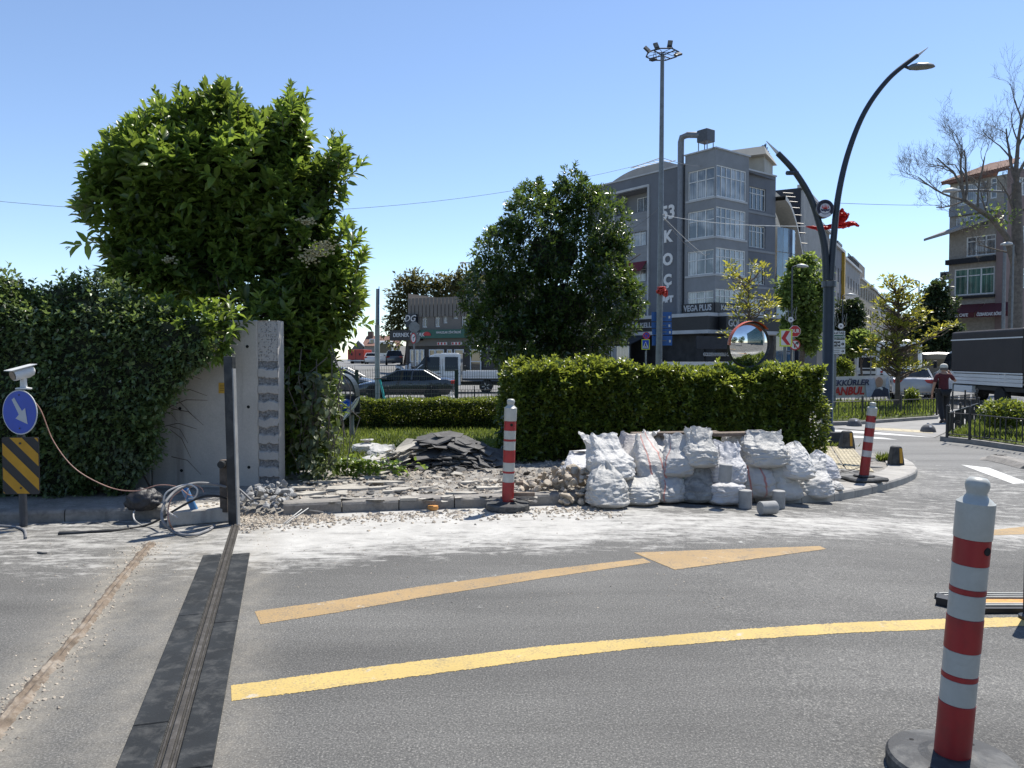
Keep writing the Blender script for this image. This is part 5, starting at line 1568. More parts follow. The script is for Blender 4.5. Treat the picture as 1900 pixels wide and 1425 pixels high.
PB, OB = blob_points(blobs_px([(270, 600, 75, 32), (360, 625, 60, 38), (410, 610, 35, 30), (215, 585, 40, 22)], 8.75, .6), 150, .7, 1.05)
C, D, L, W, V, _s = shoots(PB, OB, .16, 4, .12, .055, .5)
leaves('leaves', C, D, L, W, L_PRIV, sp_, 'big', np.clip(V + .1, 0, 1))
q = MB(); q.tube([at(430, 590, 9.3), at(360, 605, 8.9), at(260, 600, 8.7)], [.015, .01, .005], 5); q.build('stem', BARK, sp_)
LD = 14.2
lt = thing('laurel_tree', 'round glossy dark laurel tree standing behind the clipped hedge', 'tree', at(1035, 790, LD))
LB = blobs_px([(1028, 475, 100, 100), (1035, 570, 128, 90), (905, 565, 52, 48), (940, 480, 50, 68), (1118, 525, 46, 70), (1142, 560, 40, 48), (1060, 395, 48, 50), (995, 410, 52, 48), (960, 610, 90, 60), (1100, 430, 55, 60), (1040, 640, 100, 50), (1063, 350, 16, 30), (988, 372, 14, 26), (1136, 465, 30, 32)], LD, .85)
P_, O_ = blob_points(LB, 3000, .78, 1.08, lump=.25, lscale=1.4)
keep = O_[:, 1] < .7
C, D, L, W, V, _s = shoots(P_[keep], O_[keep], .20, 5, .095, .042, .8)
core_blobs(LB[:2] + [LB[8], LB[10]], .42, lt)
leaves('crown', C, D, L, W, L_LAUREL, lt, 'small', V)
n_ = 14000
Pi, Oi = blob_points(LB, n_, .3, .85, lump=.1)
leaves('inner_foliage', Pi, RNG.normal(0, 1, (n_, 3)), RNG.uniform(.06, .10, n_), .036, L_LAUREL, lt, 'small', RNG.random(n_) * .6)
q = MB()
tb = at(1035, 790, LD); tb.z = .1; tf = at(1033, 560, LD)
branch_tree(q, tb, tf, .075, .05, 6, .012)
for k in range(26):
 bl = LB[random.randrange(len(LB))]; s0 = tb.lerp(tf, random.uniform(.55, 1.0))
 branch_tree(q, s0, Vector(bl[0]) + Vector((random.gauss(0, .25), random.gauss(0, .2), random.gauss(0, .2))), .026, .007, 6, .03, seg=6)
q.build('trunk', BARK, lt)
HD = 11.0
def hedge_box(name, label, corners, z_top, n, leaf_l, leaf_w, material, seed=1, lump=.05, inner=2500, front_only=True, zlo=.1, kind='small', shoot=0):
 """box hedge between two front corners (x,y) with given thickness; leaves sit on front, top and ends"""
 (ax, ay), (bx_, by), th = corners
 rng = np.random.default_rng(seed)
 root = thing(name, label, 'hedge', ((ax + bx_) / 2, (ay + by) / 2, gz((ax + bx_) / 2, ay) + zlo))
 u = np.array([bx_ - ax, by - ay]); Lh = np.linalg.norm(u); u /= Lh; nrm = np.array([u[1], -u[0]])
 def place(s, t, zf, outs):
  x = ax + u[0] * s - nrm[0] * t; y = ay + u[1] * s - nrm[1] * t
  z0 = gz(x, y) + zlo
  zt = z_top(s / Lh)
  return x, y, z0 + (zt - z0) * zf
 C, O = [], []
 af, at_p, ae = Lh * 1.5, Lh * th, th * 1.5
 tot = af + at_p + ae
 for _ in range(n):
  w = rng.random() * tot
  if w < af: s, t, zf, o = rng.uniform(0, Lh), 0, rng.random() ** .85, np.array([nrm[0], nrm[1], .15])
  elif w < af + at_p: s, t, zf, o = rng.uniform(0, Lh), rng.uniform(0, th), 1, np.array([nrm[0] * .2, nrm[1] * .2, 1])
  else: s, t, zf, o = (0 if rng.random() < .5 else Lh), rng.uniform(0, th), rng.random(), None
  if o is None: o = np.array([u[0], u[1], .1]) * (1 if s > 0 else -1)
  x, y, z = place(s, t, zf, None)
  k = lump * (mnoise.noise(Vector((x * 2.2, y * 2.2, z * 2.2))) * 2 + .5 * mnoise.noise(Vector((x * 7, y * 7, z * 7)))) - abs(rng.normal(0, .035))
  if zf > .9 and w < af: k -= (zf - .9) * .6
  C.append(np.array([x, y, z]) + o * k); O.append(o)
 C, O = np.array(C), np.array(O)
 leaves('foliage', C, O * .65 + rng.normal(0, .55, (n, 3)) + np.array([0, 0, .25]), rng.uniform(.7, 1.2, n) * leaf_l, rng.uniform(.8, 1.2, n) * leaf_w, material, root, kind, rng=rng)
 if shoot:
  k = rng.choice(n, shoot, replace=False)
  C2, D2, L2, W2, V2, _ = shoots(C[k], O[k], leaf_l * 1.4, 3, leaf_l, leaf_w, .6, rng)
  leaves('young_shoots', C2, D2, L2, W2, material, root, kind, np.clip(V2 + .3, 0, 1), rng=rng)
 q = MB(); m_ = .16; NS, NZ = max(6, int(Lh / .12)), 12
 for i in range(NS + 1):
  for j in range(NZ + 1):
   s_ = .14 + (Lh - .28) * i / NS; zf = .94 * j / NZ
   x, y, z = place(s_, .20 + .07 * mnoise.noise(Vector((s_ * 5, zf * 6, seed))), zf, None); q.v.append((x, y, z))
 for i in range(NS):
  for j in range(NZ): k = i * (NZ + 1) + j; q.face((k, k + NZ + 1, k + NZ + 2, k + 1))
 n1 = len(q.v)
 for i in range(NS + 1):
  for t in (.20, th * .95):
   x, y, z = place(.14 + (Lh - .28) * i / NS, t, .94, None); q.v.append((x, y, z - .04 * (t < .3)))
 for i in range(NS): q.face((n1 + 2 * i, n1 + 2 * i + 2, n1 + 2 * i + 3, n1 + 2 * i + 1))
 q.build('shade_core', COREL, root); q = MB()  # opaque dark sheet in place of the shade behind the hedge leaves
 Ci = []
 for _ in range(inner):
  x, y, z = place(rng.uniform(m_ * .3, Lh - m_ * .3), rng.uniform(.05, th), rng.random() * .93, None); Ci.append((x, y, z))
 Ci = np.array(Ci)
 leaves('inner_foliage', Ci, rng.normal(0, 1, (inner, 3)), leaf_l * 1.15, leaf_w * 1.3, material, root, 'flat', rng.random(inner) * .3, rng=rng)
 for k in range(int(Lh * 9)):
  x, y, _z = place(rng.uniform(.05, Lh - .05), rng.uniform(.1, th * .8), 0, None)
  z0 = gz(x, y); q.tube([(x, y, z0 + .02), (x + rng.normal(0, .08), y + rng.normal(0, .08), z0 + (z_top(.5) - z0) * rng.uniform(.5, .9))], [.012, .005], 5)
 q.build('stems', BARK, root)
 return root
ha, hb = at(958, 870, 11.15), at(1530, 840, 12.4)
hedge_box('clipped_hedge', 'long clipped green hedge with sunlit top behind the sacks', ((ha.x, ha.y), (hb.x, hb.y), 1.25), lambda t: 1.42 + .06 * math.sin(t * 7) + .05 * mnoise.noise(Vector((t * 14, 0, 0))), 34000, .08, .042, L_HEDGE, 3, .08, 5000, kind='big', shoot=900)
la, lb_ = at(560, 797, 16.1), at(945, 797, 16.1)
hedge_box('low_hedge', 'low clipped hedge in front of the green mesh fence', ((la.x, 16.1), (lb_.x, 16.1), .6), lambda t: .76 + .015 * math.sin(t * 30), 16000, .045, .026, L_HEDGE, 5, .035, 2600)
def broadleaf(name, label, base, blobs, n, leaf_l, leaf_w, material, trunk_r=.1, inner=.5, cat='tree', seed=1, bark=None, kind='flat', lump=.25, limbs=10, group=None, rmin=.72):
 rng = np.random.default_rng(seed)
 root = thing(name, label, cat, base, 0, group)
 P, O = blob_points(blobs, n, rmin, 1.06, rng, lump, 1.0)
 m_ = len(P)
 leaves('crown', P, O * .6 + rng.normal(0, .6, (m_, 3)) + np.array([0, 0, .1]), rng.uniform(.7, 1.25, m_) * leaf_l, rng.uniform(.8, 1.2, m_) * leaf_w, material, root, kind, rng=rng)
 k = int(n * inner)
 if k:
  P, O = blob_points(blobs, k, .25, .75, rng, .1)
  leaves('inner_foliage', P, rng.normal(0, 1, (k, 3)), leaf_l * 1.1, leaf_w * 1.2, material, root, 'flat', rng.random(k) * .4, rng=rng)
 q = MB(); base = Vector(base)
 cen = Vector(np.mean([b_[0] for b_ in blobs], axis=0)); tp = Vector((base.x * .5 + cen.x * .5, base.y * .5 + cen.y * .5, cen.z))
 branch_tree(q, base, tp, trunk_r, trunk_r * .45, 6, .015, rng)
 for i in range(limbs):
  bl = blobs[i % len(blobs)]; s0 = base.lerp(tp, rng.uniform(.45, 1))
  branch_tree(q, s0, Vector(bl[0]) + Vector(rng.normal(0, .2, 3) * bl[1][0]), trunk_r * .35, trunk_r * .08, 5, .04, rng, 5)
 q.build('trunk', bark or BARK, root)
 return root
def gbase(px, d): p = at(px, 665, d); return Vector((p.x, d, gz(p.x, d)))
def magnolia(label, base, tufts_px, d, n_leaf, leaf_l, trunk_r, seed, cat='tree'):
 rng = np.random.default_rng(seed)
 root = thing('magnolia_sapling', label, cat, base, 0)
 C, D, L, W, V = [], [], [], [], []
 q = MB(); base = Vector(base)
 tops = [at(px, py, d + rng.uniform(-.5, .5)) for px, py in tufts_px]
 zc = max(t.z for t in tops)
 axis_top = Vector((np.mean([t.x for t in tops]), d, zc - .3))
 branch_tree(q, base, axis_top, trunk_r, trunk_r * .3, 8, .012, rng)
 for tpt in tops:
  k = max(.25, min(.95, (tpt.z - base.z - .55 * (tpt - axis_top).to_2d().length) / (axis_top.z - base.z)))
  s0 = base.lerp(axis_top, k)
  branch_tree(q, s0, tpt, trunk_r * .35, trunk_r * .12, 5, .04, rng, 5)
  for _ in range(n_leaf):
   o = rng.normal(0, 1, 3); o[2] = abs(o[2]) * .8 - .1
   C.append(np.array(tpt) + o * leaf_l * .55); D.append(o + np.array([0, 0, .35])); L.append(leaf_l * rng.uniform(.7, 1.2)); W.append(leaf_l * .42); V.append(rng.beta(2, 2))
 leaves('crown', C, D, L, W, L_MAG, root, 'small', V, rng=rng)
 q.build('trunk', BARK, root)
 return root
rs = np.random.default_rng(5)
tf = []
for _ in range(150):
 py = rs.uniform(525, 690); hw_ = np.interp(py, [515, 560, 620, 660, 695], [25, 55, 65, 72, 40]); tf.append((1668 + rs.uniform(-1, 1) * hw_ * rs.random() ** .35, py))
tf += [(1745, 612), (1760, 608), (1735, 618), (1772, 605), (1720, 625), (1614, 535), (1618, 600), (1652, 520), (1678, 525), (1640, 518)]
magnolia('young magnolia with yellowish leaves growing in the fenced bed', gbase(1664, 27.5), tf, 27.5, 17, .17, .10, 8)
tf = [(1355 + rs.normal(0, 6), 500 + rs.normal(0, 6)) for _ in range(3)] + [(rs.uniform(1350, 1425), rs.uniform(490, 530)) for _ in range(12)] + [(rs.uniform(1345, 1440), rs.uniform(550, 600)) for _ in range(26)] + [(rs.uniform(1360, 1400), rs.uniform(520, 560)) for _ in range(6)] + [(1345, 620), (1352, 628), (1430, 590), (1425, 600)]
magnolia('thin young magnolia with sparse tufts in front of the grey building', gbase(1388, 24), tf, 24, 14, .16, .06, 9)
T1 = blobs_px([(1488, 545, 40, 46), (1478, 495, 17, 20), (1498, 488, 14, 18), (1458, 553, 15, 26), (1522, 545, 14, 26), (1488, 610, 32, 36), (1464, 600, 16, 20), (1515, 600, 14, 22), (1500, 640, 20, 16)], 47, .9)
broadleaf('plane_tree', 'full bright green street tree between the grey building and lamp post', gbase(1488, 47), T1, 5600, .27, .20, L_PLANE, .2, .35, seed=3, lump=.4, rmin=.5)
T2 = blobs_px([(1570, 600, 24, 40), (1585, 585, 20, 30), (1560, 625, 20, 25)], 72, .8)
broadleaf('street_tree', 'small dark rounded tree in front of the distant apartment row', gbase(1570, 72), T2, 2200, .36, .25, L_DARK, .15, .4, seed=4)
T3 = blobs_px([(1600, 635, 26, 22), (1585, 645, 20, 16)], 58, .8)
broadleaf('street_tree', 'pale green low tree above the white minibus', gbase(1600, 58), T3, 1800, .30, .2, L_PLANE, .1, .4, seed=5)
T4 = blobs_px([(1738, 590, 34, 65), (1735, 550, 18, 28), (1715, 620, 34, 45), (1755, 625, 30, 40), (1700, 640, 25, 28)], 60, .8)
broadleaf('evergreen_tree', 'dark evergreen tree beside the right hand cafe building', gbase(1738, 60), T4, 5200, .34, .20, L_DARK, .2, .5, seed=6)
T5 = blobs_px([(752, 560, 32, 45), (790, 545, 40, 32), (735, 600, 26, 36), (830, 535, 35, 25), (865, 525, 30, 25), (760, 525, 20, 16)], 84, .6)
broadleaf('acacia_tree', 'thin feathery tree behind the low shop building', gbase(752, 84), T5, 3600, .55, .26, L_ACAC, .25, .1, seed=7, limbs=22, lump=.4, rmin=.4)
for (px, py, rx, ry, d, mtl, lab, n_, ll) in ((1562, 682, 22, 22, 33, L_HEDGE, 'flowering shrub behind the banner beside the lamp post', 900, .16), (1868, 768, 48, 24, 17.6, L_HEDGE, 'spreading green shrub inside the railings at the frame edge', 1900, .10),
           (1693, 738, 10, 12, 29, L_HEDGE, 'small bushy plant at the foot of the magnolia bed', 320, .14), (1665, 690, 12, 14, 60, L_PLANE, 'far roadside shrub behind the white minibus', 200, .3)):
 c = at(px, py, d); bl = [((c.x, c.y, c.z), (rx * d / F, rx * d / F * .8, ry * d / F))]
 broadleaf('shrub', lab, (c.x, d, gz(c.x, d)), bl, n_, ll, ll * .5, mtl, .02, .35, 'shrub', seed=int(px), kind='small', limbs=6)
c = at(972, 775, 11.75); broadleaf('shrub', 'dark laurel suckers rounding off the left end of the clipped hedge', (c.x, 11.75, gz(c.x, 11.75) + .1), [((c.x, c.y, .78), (.34, .5, .62)), ((c.x + .25, c.y + .2, 1.2), (.4, .45, .35)), ((c.x - .12, c.y + .1, .35), (.26, .4, .3))], 3600, .085, .045, L_LAUREL, .03, .5, 'shrub', seed=77, kind='small', limbs=8)
bt = thing('bare_tree', 'tall leafless plane tree in front of the cafe building', 'tree', gbase(1886, 43))
q = MB(); q.smooth = True
rb = np.random.default_rng(17)
BDp = 43
def limb(p, d, L, r, lev):
 n = 5; pts = [p]; cur = Vector(p); dd = Vector(d).normalized()
 for i in range(n):
  dd = (dd + Vector(rb.normal(0, .13 if lev < 2 else .2, 3)) + Vector((0, 0, .06 if lev > 0 else 0))).normalized()
  cur = cur + dd * (L / n); pts.append(cur.copy())
 q.tube(pts, [r * (1 - .62 * i / n) for i in range(n + 1)], 7 if lev < 2 else (5 if lev < 3 else 3), False)
 if lev >= 5 or r < .0045: return
 kids = [2, 4, 5, 5, 3][lev]
 for k in range(kids):
  t = rb.uniform(.35, 1.0); i = min(n - 1, int(t * n)); s = pts[i].lerp(pts[i + 1], t * n - i)
  a = Vector(rb.normal(0, 1, 3)); a -= a.dot(dd) * dd; a.normalize()
  nd = (dd * rb.uniform(.55, 1.0) + a * rb.uniform(.4, .85) + Vector((0, 0, .25))).normalized()
  limb(s, nd, L * rb.uniform(.45, .68), max(r * (1 - .62 * t) * rb.uniform(.5, .7), .006), lev + 1)
b0_ = bt.location.copy(); t1 = at(1886, 340, BDp)
q.tube([b0_, at(1884, 560, BDp), at(1888, 450, BDp), t1], [.42, .36, .30, .24], 10)
fork = at(1885, 500, BDp)
elbow = at(1790, 372, BDp - 1)
q.tube([fork, at(1868, 440, BDp - .4), at(1840, 405, BDp - .7), elbow], [.20, .17, .14, .10], 8)
for (dx, dz_, L_, r_, s0) in ((-.15, 1, 4.6, .085, elbow), (-.6, .8, 5.0, .085, elbow), (.25, 1, 4.6, .08, elbow), (-1, .25, 4.4, .07, elbow), (-1, -.25, 3.6, .06, elbow), (.05, 1, 4.6, .07, at(1815, 388, BDp - .8)),
       (.0, 1, 6.2, .14, t1), (-.25, 1, 5.2, .10, t1), (.3, 1, 5.5, .11, t1), (-.6, .75, 3.6, .07, at(1887, 400, BDp)), (-.8, .2, 3.2, .06, at(1885, 470, BDp)), (-.5, .6, 3.4, .06, at(1850, 412, BDp - .6)), (.8, .5, 3.5, .07, at(1887, 400, BDp))):
 limb(s0, (dx, rb.uniform(-.3, .3), dz_), L_ * (.62 if s0 is not t1 else .64), r_, 1)
q.build('trunk', BARKG, bt)
n_ = 160; C = np.array([at(random.gauss(1835, 30), random.gauss(398, 14), BDp - .8) for _ in range(n_)])
leaves('young_leaves', C, RNG.normal(0, 1, (n_, 3)), .22, .16, L_PLANE, bt, 'flat')
# ================================================================== FENCES
GREENM = mat('fence_green', (0.012, 0.035, 0.026), .45, var=.2)
FY = 17.3
mf_ = thing('mesh_fence', 'dark green welded mesh fence behind the low hedge', 'fence', (at(662, 700, FY).x, FY, .1))
fx = [at(562, 700, FY).x, at(662, 700, FY).x, at(847, 700, FY).x, at(1032, 700, FY).x]
for x in fx:
 zt = at(0, 686, FY).z
 q = MB(); q.bx(x - .035, x + .035, FY - .035, FY + .035, .08, zt); q.build('post', GREENM, mf_, bevel=.004)
for a, b_ in zip(fx, fx[1:]):
 q = MB(); n = int((b_ - a - .08) / .052)
 for i in range(n + 1):
  x = a + .04 + (b_ - a - .08) * i / n
  zt = at(0, 678.5, FY).z - .12 * math.exp(-(x - fx[1]) ** 2 / .12) * (x > fx[1])
  r_ = .0036
  q.tube([(x, FY, .12), (x, FY, zt - .10), (x, FY - .035, zt - .03), (x, FY - .02, zt)], r_, 4, False)
 for z in (.22, .42, .62, .82, 1.02, 1.22, 1.36): q.tube([(a + .03, FY + .006, z), (b_ - .03, FY + .006, z)], .0036, 4, False)
 stuff(q.build('wire_panel', GREENM, mf_))
IRON = mat('railing_black', (0.014, 0.014, 0.016), .5, var=.3)
def railing(label, pts, h, gap=.13, post_every=1.6, base_up=.0, r=.009, name='iron_railing', finial=True):
 """low iron railing: posts, two rails, and each upright its own bar"""
 P = [Vector(p) for p in pts]
 root = thing(name, label, 'railing', P[0])
 q = MB(); q.box((0, 0, h * .5 - .0), (r * 2, r * 2, h * .72)); o = q.build('bar', IRON); bar_me = o.data; bpy.data.objects.remove(o)
 q = MB(); q.box((0, 0, h * .54), (.042, .042, h * 1.08)); q.lathe([(.034, h * 1.08), (.034, h * 1.10), (.0, h * 1.16)], (0, 0, 0), 8); o = q.build('post', IRON); post_me = o.data; bpy.data.objects.remove(o)
 q = MB(); rn = 14
 q.tube([(.075 * math.cos(t), 0, h * .5 + .075 * math.sin(t)) for t in np.linspace(0, 6.283, rn)], .008, 4, False); q.tube([(.04 * math.cos(t), 0, h * .5 + .04 * math.sin(t)) for t in np.linspace(0, 6.283, 10)], .008, 4, False)
 o = q.build('roundel', IRON); ring_me = o.data; bpy.data.objects.remove(o)
 nb = 0
 for a, b_ in zip(P, P[1:]):
  L_ = (b_ - a).length; d = (b_ - a).normalized(); ang = math.atan2(d.y, d.x)
  npost = max(1, round(L_ / post_every))
  for i in range(npost + 1):
   M = Matrix.Translation(a + d * (L_ * i / npost) - root.location) @ Matrix.Rotation(ang, 4, 'Z'); piece('post', post_me, root, M)
   if i < npost: piece('roundel', ring_me, root, Matrix.Translation(a + d * (L_ * (i + .5) / npost) - root.location) @ Matrix.Rotation(ang, 4, 'Z'))
  nbar = int(L_ / gap)
  for i in range(1, nbar):
   if nb > 280: break
   if abs((i * gap) % (L_ / npost) - L_ / npost / 2) < .085: continue
   piece('bar', bar_me, root, Matrix.Translation(a + d * (i * gap) - root.location)); nb += 1
  for z in (h * .14, h * .86):
   q = MB(); q.tube([a + Vector((0, 0, z)), b_ + Vector((0, 0, z))], .012, 5); q.build('rail', IRON, root)
 return root
def G(px, py, up=.0): return gp(px, py, up)
def Gd(px, d, up=.0): p = at(px, 665, d); return Vector((p.x, d, gz(p.x, d) + up))
railing('long low black railing along the verge in front of the passing cars', [Gd(560, 34), Gd(960, 34)], .62, .15, 2.1, r=.011)
railing('black railing in front of the magnolia bed behind the leaning bollard', [G(1530, 780, .1), G(1600, 777.5, .1), G(1738, 770, .1)], .62)
railing('black railing running back beside the walking man to the truck', [G(1742, 768, .1), G(1812, 757, .1)], .62)
railing('nearest black railing round the shrub bed at the frame edge', [G(1757, 812, .12), G(1799, 816, .12), G(1960, 838, .12)], .66, .14)
railing('black railing closing the far side of the shrub bed', [G(1760, 808, .12), G(1815, 783, .12)], .62)
railing('far black railing carrying the white banner', [Gd(1500, 30.5), Gd(1738, 31.5)], .62, .16)
BEDK = mat('bed_kerb', (0.22, 0.215, 0.205), .85, var=.25, scale=4, bump=.4, bscale=40)
def bed(name, label, poly, up, material, kind=True):
 q = MB(); q.prism([Vector((p.x, p.y, gz(p.x, p.y) - .05)) for p in poly], (0, 0, up + .05))
 return struct(q.build(name, material), label)
bA = [G(1535, 790), G(1600, 788), G(1740, 778), Gd(1760, 31.9), Gd(1500, 31.2)]
bed('kerb_bed', 'kerbed bed with grass and a magnolia', bA, .10, BEDK)
bB = [G(1742, 818), G(1800, 824), G(1980, 850), Gd(1960, 22), G(1818, 787), G(1752, 812)]
bB = [G(1744, 818), G(1800, 824), G(1990, 852), Gd(1990, 20.5), G(1822, 786)]
bed('kerb_bed', 'kerbed bed holding the spreading shrub', bB, .11, BEDK)
def inset(poly, k=.93):
 c = sum(poly, Vector()) / len(poly); return [c + (p - c) * k for p in poly]
for nm, poly, up in (('grass_bed', bA, .115), ('grass_bed', bB, .125)):
 q = MB(); q.poly([Vector((p.x, p.y, gz(p.x, p.y) + up)) for p in inset(poly)]); struct(q.build(nm, TURF))
def in_poly(x, y, poly):
 c = False; j = len(poly) - 1
 for i in range(len(poly)):
  if (poly[i].y > y) != (poly[j].y > y) and x < (poly[j].x - poly[i].x) * (y - poly[i].y) / (poly[j].y - poly[i].y) + poly[i].x: c = not c
  j = i
 return c
iA, iB = inset(bA), inset(bB)
grass('grass', 3800, (min(p.x for p in iA), max(p.x for p in iA)), (min(p.y for p in iA), max(p.y for p in iA)), .10, .24, 'tall green grass around the young magnolia', lambda x, y: in_poly(x, y, iA), .035)
grass('grass', 2600, (min(p.x for p in iB), max(p.x for p in iB)), (min(p.y for p in iB), max(p.y for p in iB)), .11, .18, 'rough grass around the spreading shrub', lambda x, y: in_poly(x, y, iB), .03)
q = MB(); q.poly([Vector((p.x, p.y, gz(p.x, p.y) + .012)) for p in (G(1535, 793), G(1735, 812), G(1760, 800), G(1830, 776), Gd(1800, 31), Gd(1745, 31), G(1738, 778), G(1600, 788))]); struct(q.build('pavement', mat('far_pavement', (0.24, 0.235, 0.225), .85, var=.18, scale=2, bump=.3, bscale=40)), 'grey pavement where the man walks')
tt = thing('tactile_strip', 'yellow tactile strip at the far end of the crossing', 'tactile paving', G(1660, 797))
for k in range(6):
 a = 1616 + k * 18.5; q = MB(); q.poly([G(a, 792.5 + k * 1.1, .016), G(a + 18, 793.6 + k * 1.1, .016), G(a + 24, 798.5 + k * 1.1, .016), G(a + 6, 797.4 + k * 1.1, .016)]); q.build('tile', PAVY, tt)
rk = thing('speed_ramp', 'row of grey rubber ramp blocks on the asphalt near the frame edge', 'ramp', G(1850, 850))
for k, (a, b_) in enumerate((((1818, 851), (1848, 853)), ((1848, 853), (1880, 860)), ((1880, 860), (1920, 870)))):
 p0_, p1_ = G(*a), G(*b_); d = (p1_ - p0_).normalized(); n_ = Vector((-d.y, d.x, 0))
 q = MB(); sl = .10 if k == 0 else 0
 q.v = [tuple(v) for v in (p0_ - n_ * .25, p1_ - n_ * .25, p1_ + n_ * .25, p0_ + n_ * .25, p0_ - n_ * .12 + Vector((0, 0, .09)) + d * sl * 4, p1_ - n_ * .12 + Vector((0, 0, .09)), p1_ + n_ * .12 + Vector((0, 0, .09)), p0_ + n_ * .12 + Vector((0, 0, .09)) + d * sl * 4)]
 for f in ((0, 3, 2, 1), (4, 5, 6, 7), (0, 1, 5, 4), (1, 2, 6, 5), (2, 3, 7, 6), (3, 0, 4, 7)): q.face(f)
 q.build('ramp_block', KERBM, rk, bevel=.01)
DOME = mat('dome_grey', (0.10, 0.10, 0.105), .8, var=.2, bump=.3)
for (px, py, lab) in ((1585, 791, 'grey concrete dome bollard beyond the leaning bollard'), (1722, 802, 'grey concrete dome bollard at the corner of the shrub bed')):
 p = G(px, py); r_ = 13.5 / F * p.y
 rt = thing('dome_bollard', lab, 'bollard', p, 0, 'grey dome bollards at the crossing')
 q = MB(); q.smooth = True; q.lathe([(r_, 0), (r_ * .98, r_ * .25), (r_ * .85, r_ * .65), (r_ * .6, r_ * .95), (r_ * .3, r_ * 1.1), (0, r_ * 1.14)], p, 24); q.build('dome', DOME, rt)
 q = MB(); q.box(p + Vector((-.01, -r_ * .68, r_ * .86)), (.06, .012, .055), Matrix.Rotation(-.7, 3, 'X')); q.build('label_plate', SILV, rt)
KB = mat('kerb_bollard_black', (0.03, 0.031, 0.033), .75, var=.3, bump=.3, dirt=(0.2, 0.2, 0.19), dirt_amt=.4)
for (px, py, s_, lab) in ((1571, 832, 1.0, 'short black kerb bollard with amber strip beside the lamp base'), (1662, 864, 1.05, 'chipped black kerb bollard with amber strip on the corner kerb')):
 p = G(px, py, .10); hB = 33 / F * p.y * (1.12 if s_ > 1 else 1); w0 = 25 / F * p.y / 2
 rt = thing('kerb_bollard', lab, 'bollard', p, 0, 'short black bollards on the corner')
 q = MB(); n0 = 0
 for (hw_, hd_, z) in ((w0, w0 * .8, 0), (w0 * .92, w0 * .74, hB * .3), (w0 * .68, w0 * .55, hB * .93), (w0 * .55, w0 * .45, hB)):
  for sx_, sy_ in ((-1, -1), (1, -1), (1, 1), (-1, 1)): q.v.append((p.x + sx_ * hw_, p.y + sy_ * hd_, p.z + z))
 for j in range(3):
  for k in range(4): q.face((j * 4 + k, j * 4 + (k + 1) % 4, j * 4 + 4 + (k + 1) % 4, j * 4 + 4 + k))
 q.face((12, 13, 14, 15)); q.build('body', KB, rt, bevel=.015)
 q = MB(); q.v = [(p.x + .02 * s_ + a, p.y - w0 * y_ - .008, p.z + z) for a, y_, z in ((0, .77, hB * .16), (.05, .77, hB * .16), (.05, .56, hB * .9), (0, .56, hB * .9))]; q.face((0, 1, 2, 3)); q.build('amber_strip', AMB, rt)
grass('weeds', 160, (G(1545, 836).x - .3, G(1545, 836).x + .4), (G(1545, 836).y - .3, G(1545, 836).y + .3), .1, .12, 'tuft of weeds at the lamp post base', None, .02)
grass('weeds', 120, (G(1640, 866).x - .12, G(1640, 866).x + .12), (G(1640, 866).y - .1, G(1640, 866).y + .1), .1, .16, 'tuft of dry weeds beside the chipped kerb bollard', None, .02)
# ================================================================== TWIN-ARM STREET LAMP
LDp = 16.2
NAVY = mat('lamp_blue_grey', (0.022, 0.030, 0.042), .45, .2, var=.15)
lp = at(1534, 830, LDp); lp.z = gz(lp.x, LDp) + .1
lm = thing('street_lamp', 'tall dark street lamp with two curved arms and a round emblem', 'street lamp', lp)
k = LDp / F
q = MB(); q.smooth = True; zt = at(1538, 522, LDp).z
q.lathe([(.14, 0), (.14, .0)] and [(.155, 0), (.155, .35), (.115, .40), (.112, zt - lp.z)], lp, 20); q.build('pole', NAVY, lm)
q = MB(); q.lathe([(.15, 0), (.15, .12), (0, .12)], (lp.x, lp.y, zt - .12), 20); q.build('collar', mat('lamp_collar', (0.07, 0.08, 0.095), .4, .3), lm)
q = MB(); q.box(lp + Vector((0, 0, .06)), (.62, .55, .14)); q.box(lp + Vector((.12, -.15, .2)), (.3, .2, .16)); q.build('foot_block', mat('foot_block', (0.05, 0.055, 0.06), .8), lm, bevel=.01)
def arm(pix, r0, r1):
 P = [at(px, py, LDp) for px, py in pix]; out = []
 for i in range(len(P) - 1):
  a, b_, c, d = P[max(i - 1, 0)], P[i], P[i + 1], P[min(i + 2, len(P) - 1)]
  for kk in range(8):
   t = kk / 8; out.append(.5 * ((2 * b_) + (c - a) * t + (2 * a - 5 * b_ + 4 * c - d) * t * t + (3 * b_ - a - 3 * c + d) * t ** 3))
 out.append(P[-1]); q = MB(); q.smooth = True
 q.tube(out, [r0 + (r1 - r0) * i / (len(out) - 1) for i in range(len(out))], 12)
 return q
A1 = arm([(1533, 520), (1530, 460), (1520, 415), (1503, 365), (1474, 318), (1443, 284)], .072, .058); a1 = A1.build('arm', NAVY, lm)
q = MB(); q.smooth = True; q.tube([at(1444, 285, LDp), at(1422, 262, LDp)], [.04, .008], 8); q.build('arm_tip', SILV, a1)
q = MB(); q.smooth = True; q.tube([at(1480, 321, LDp), at(1460, 321, LDp - .1)], .045, 8); q.build('lamp_bracket', NAVY, a1)
A2 = arm([(1541, 520), (1547, 440), (1556, 360), (1575, 280), (1606, 205), (1650, 145), (1702, 103)], .072, .045); a2 = A2.build('arm', NAVY, lm)
q = MB(); q.smooth = True; q.tube([at(1701, 104, LDp), at(1722, 88, LDp)], [.035, .006], 8); q.build('arm_tip', SILV, a2)
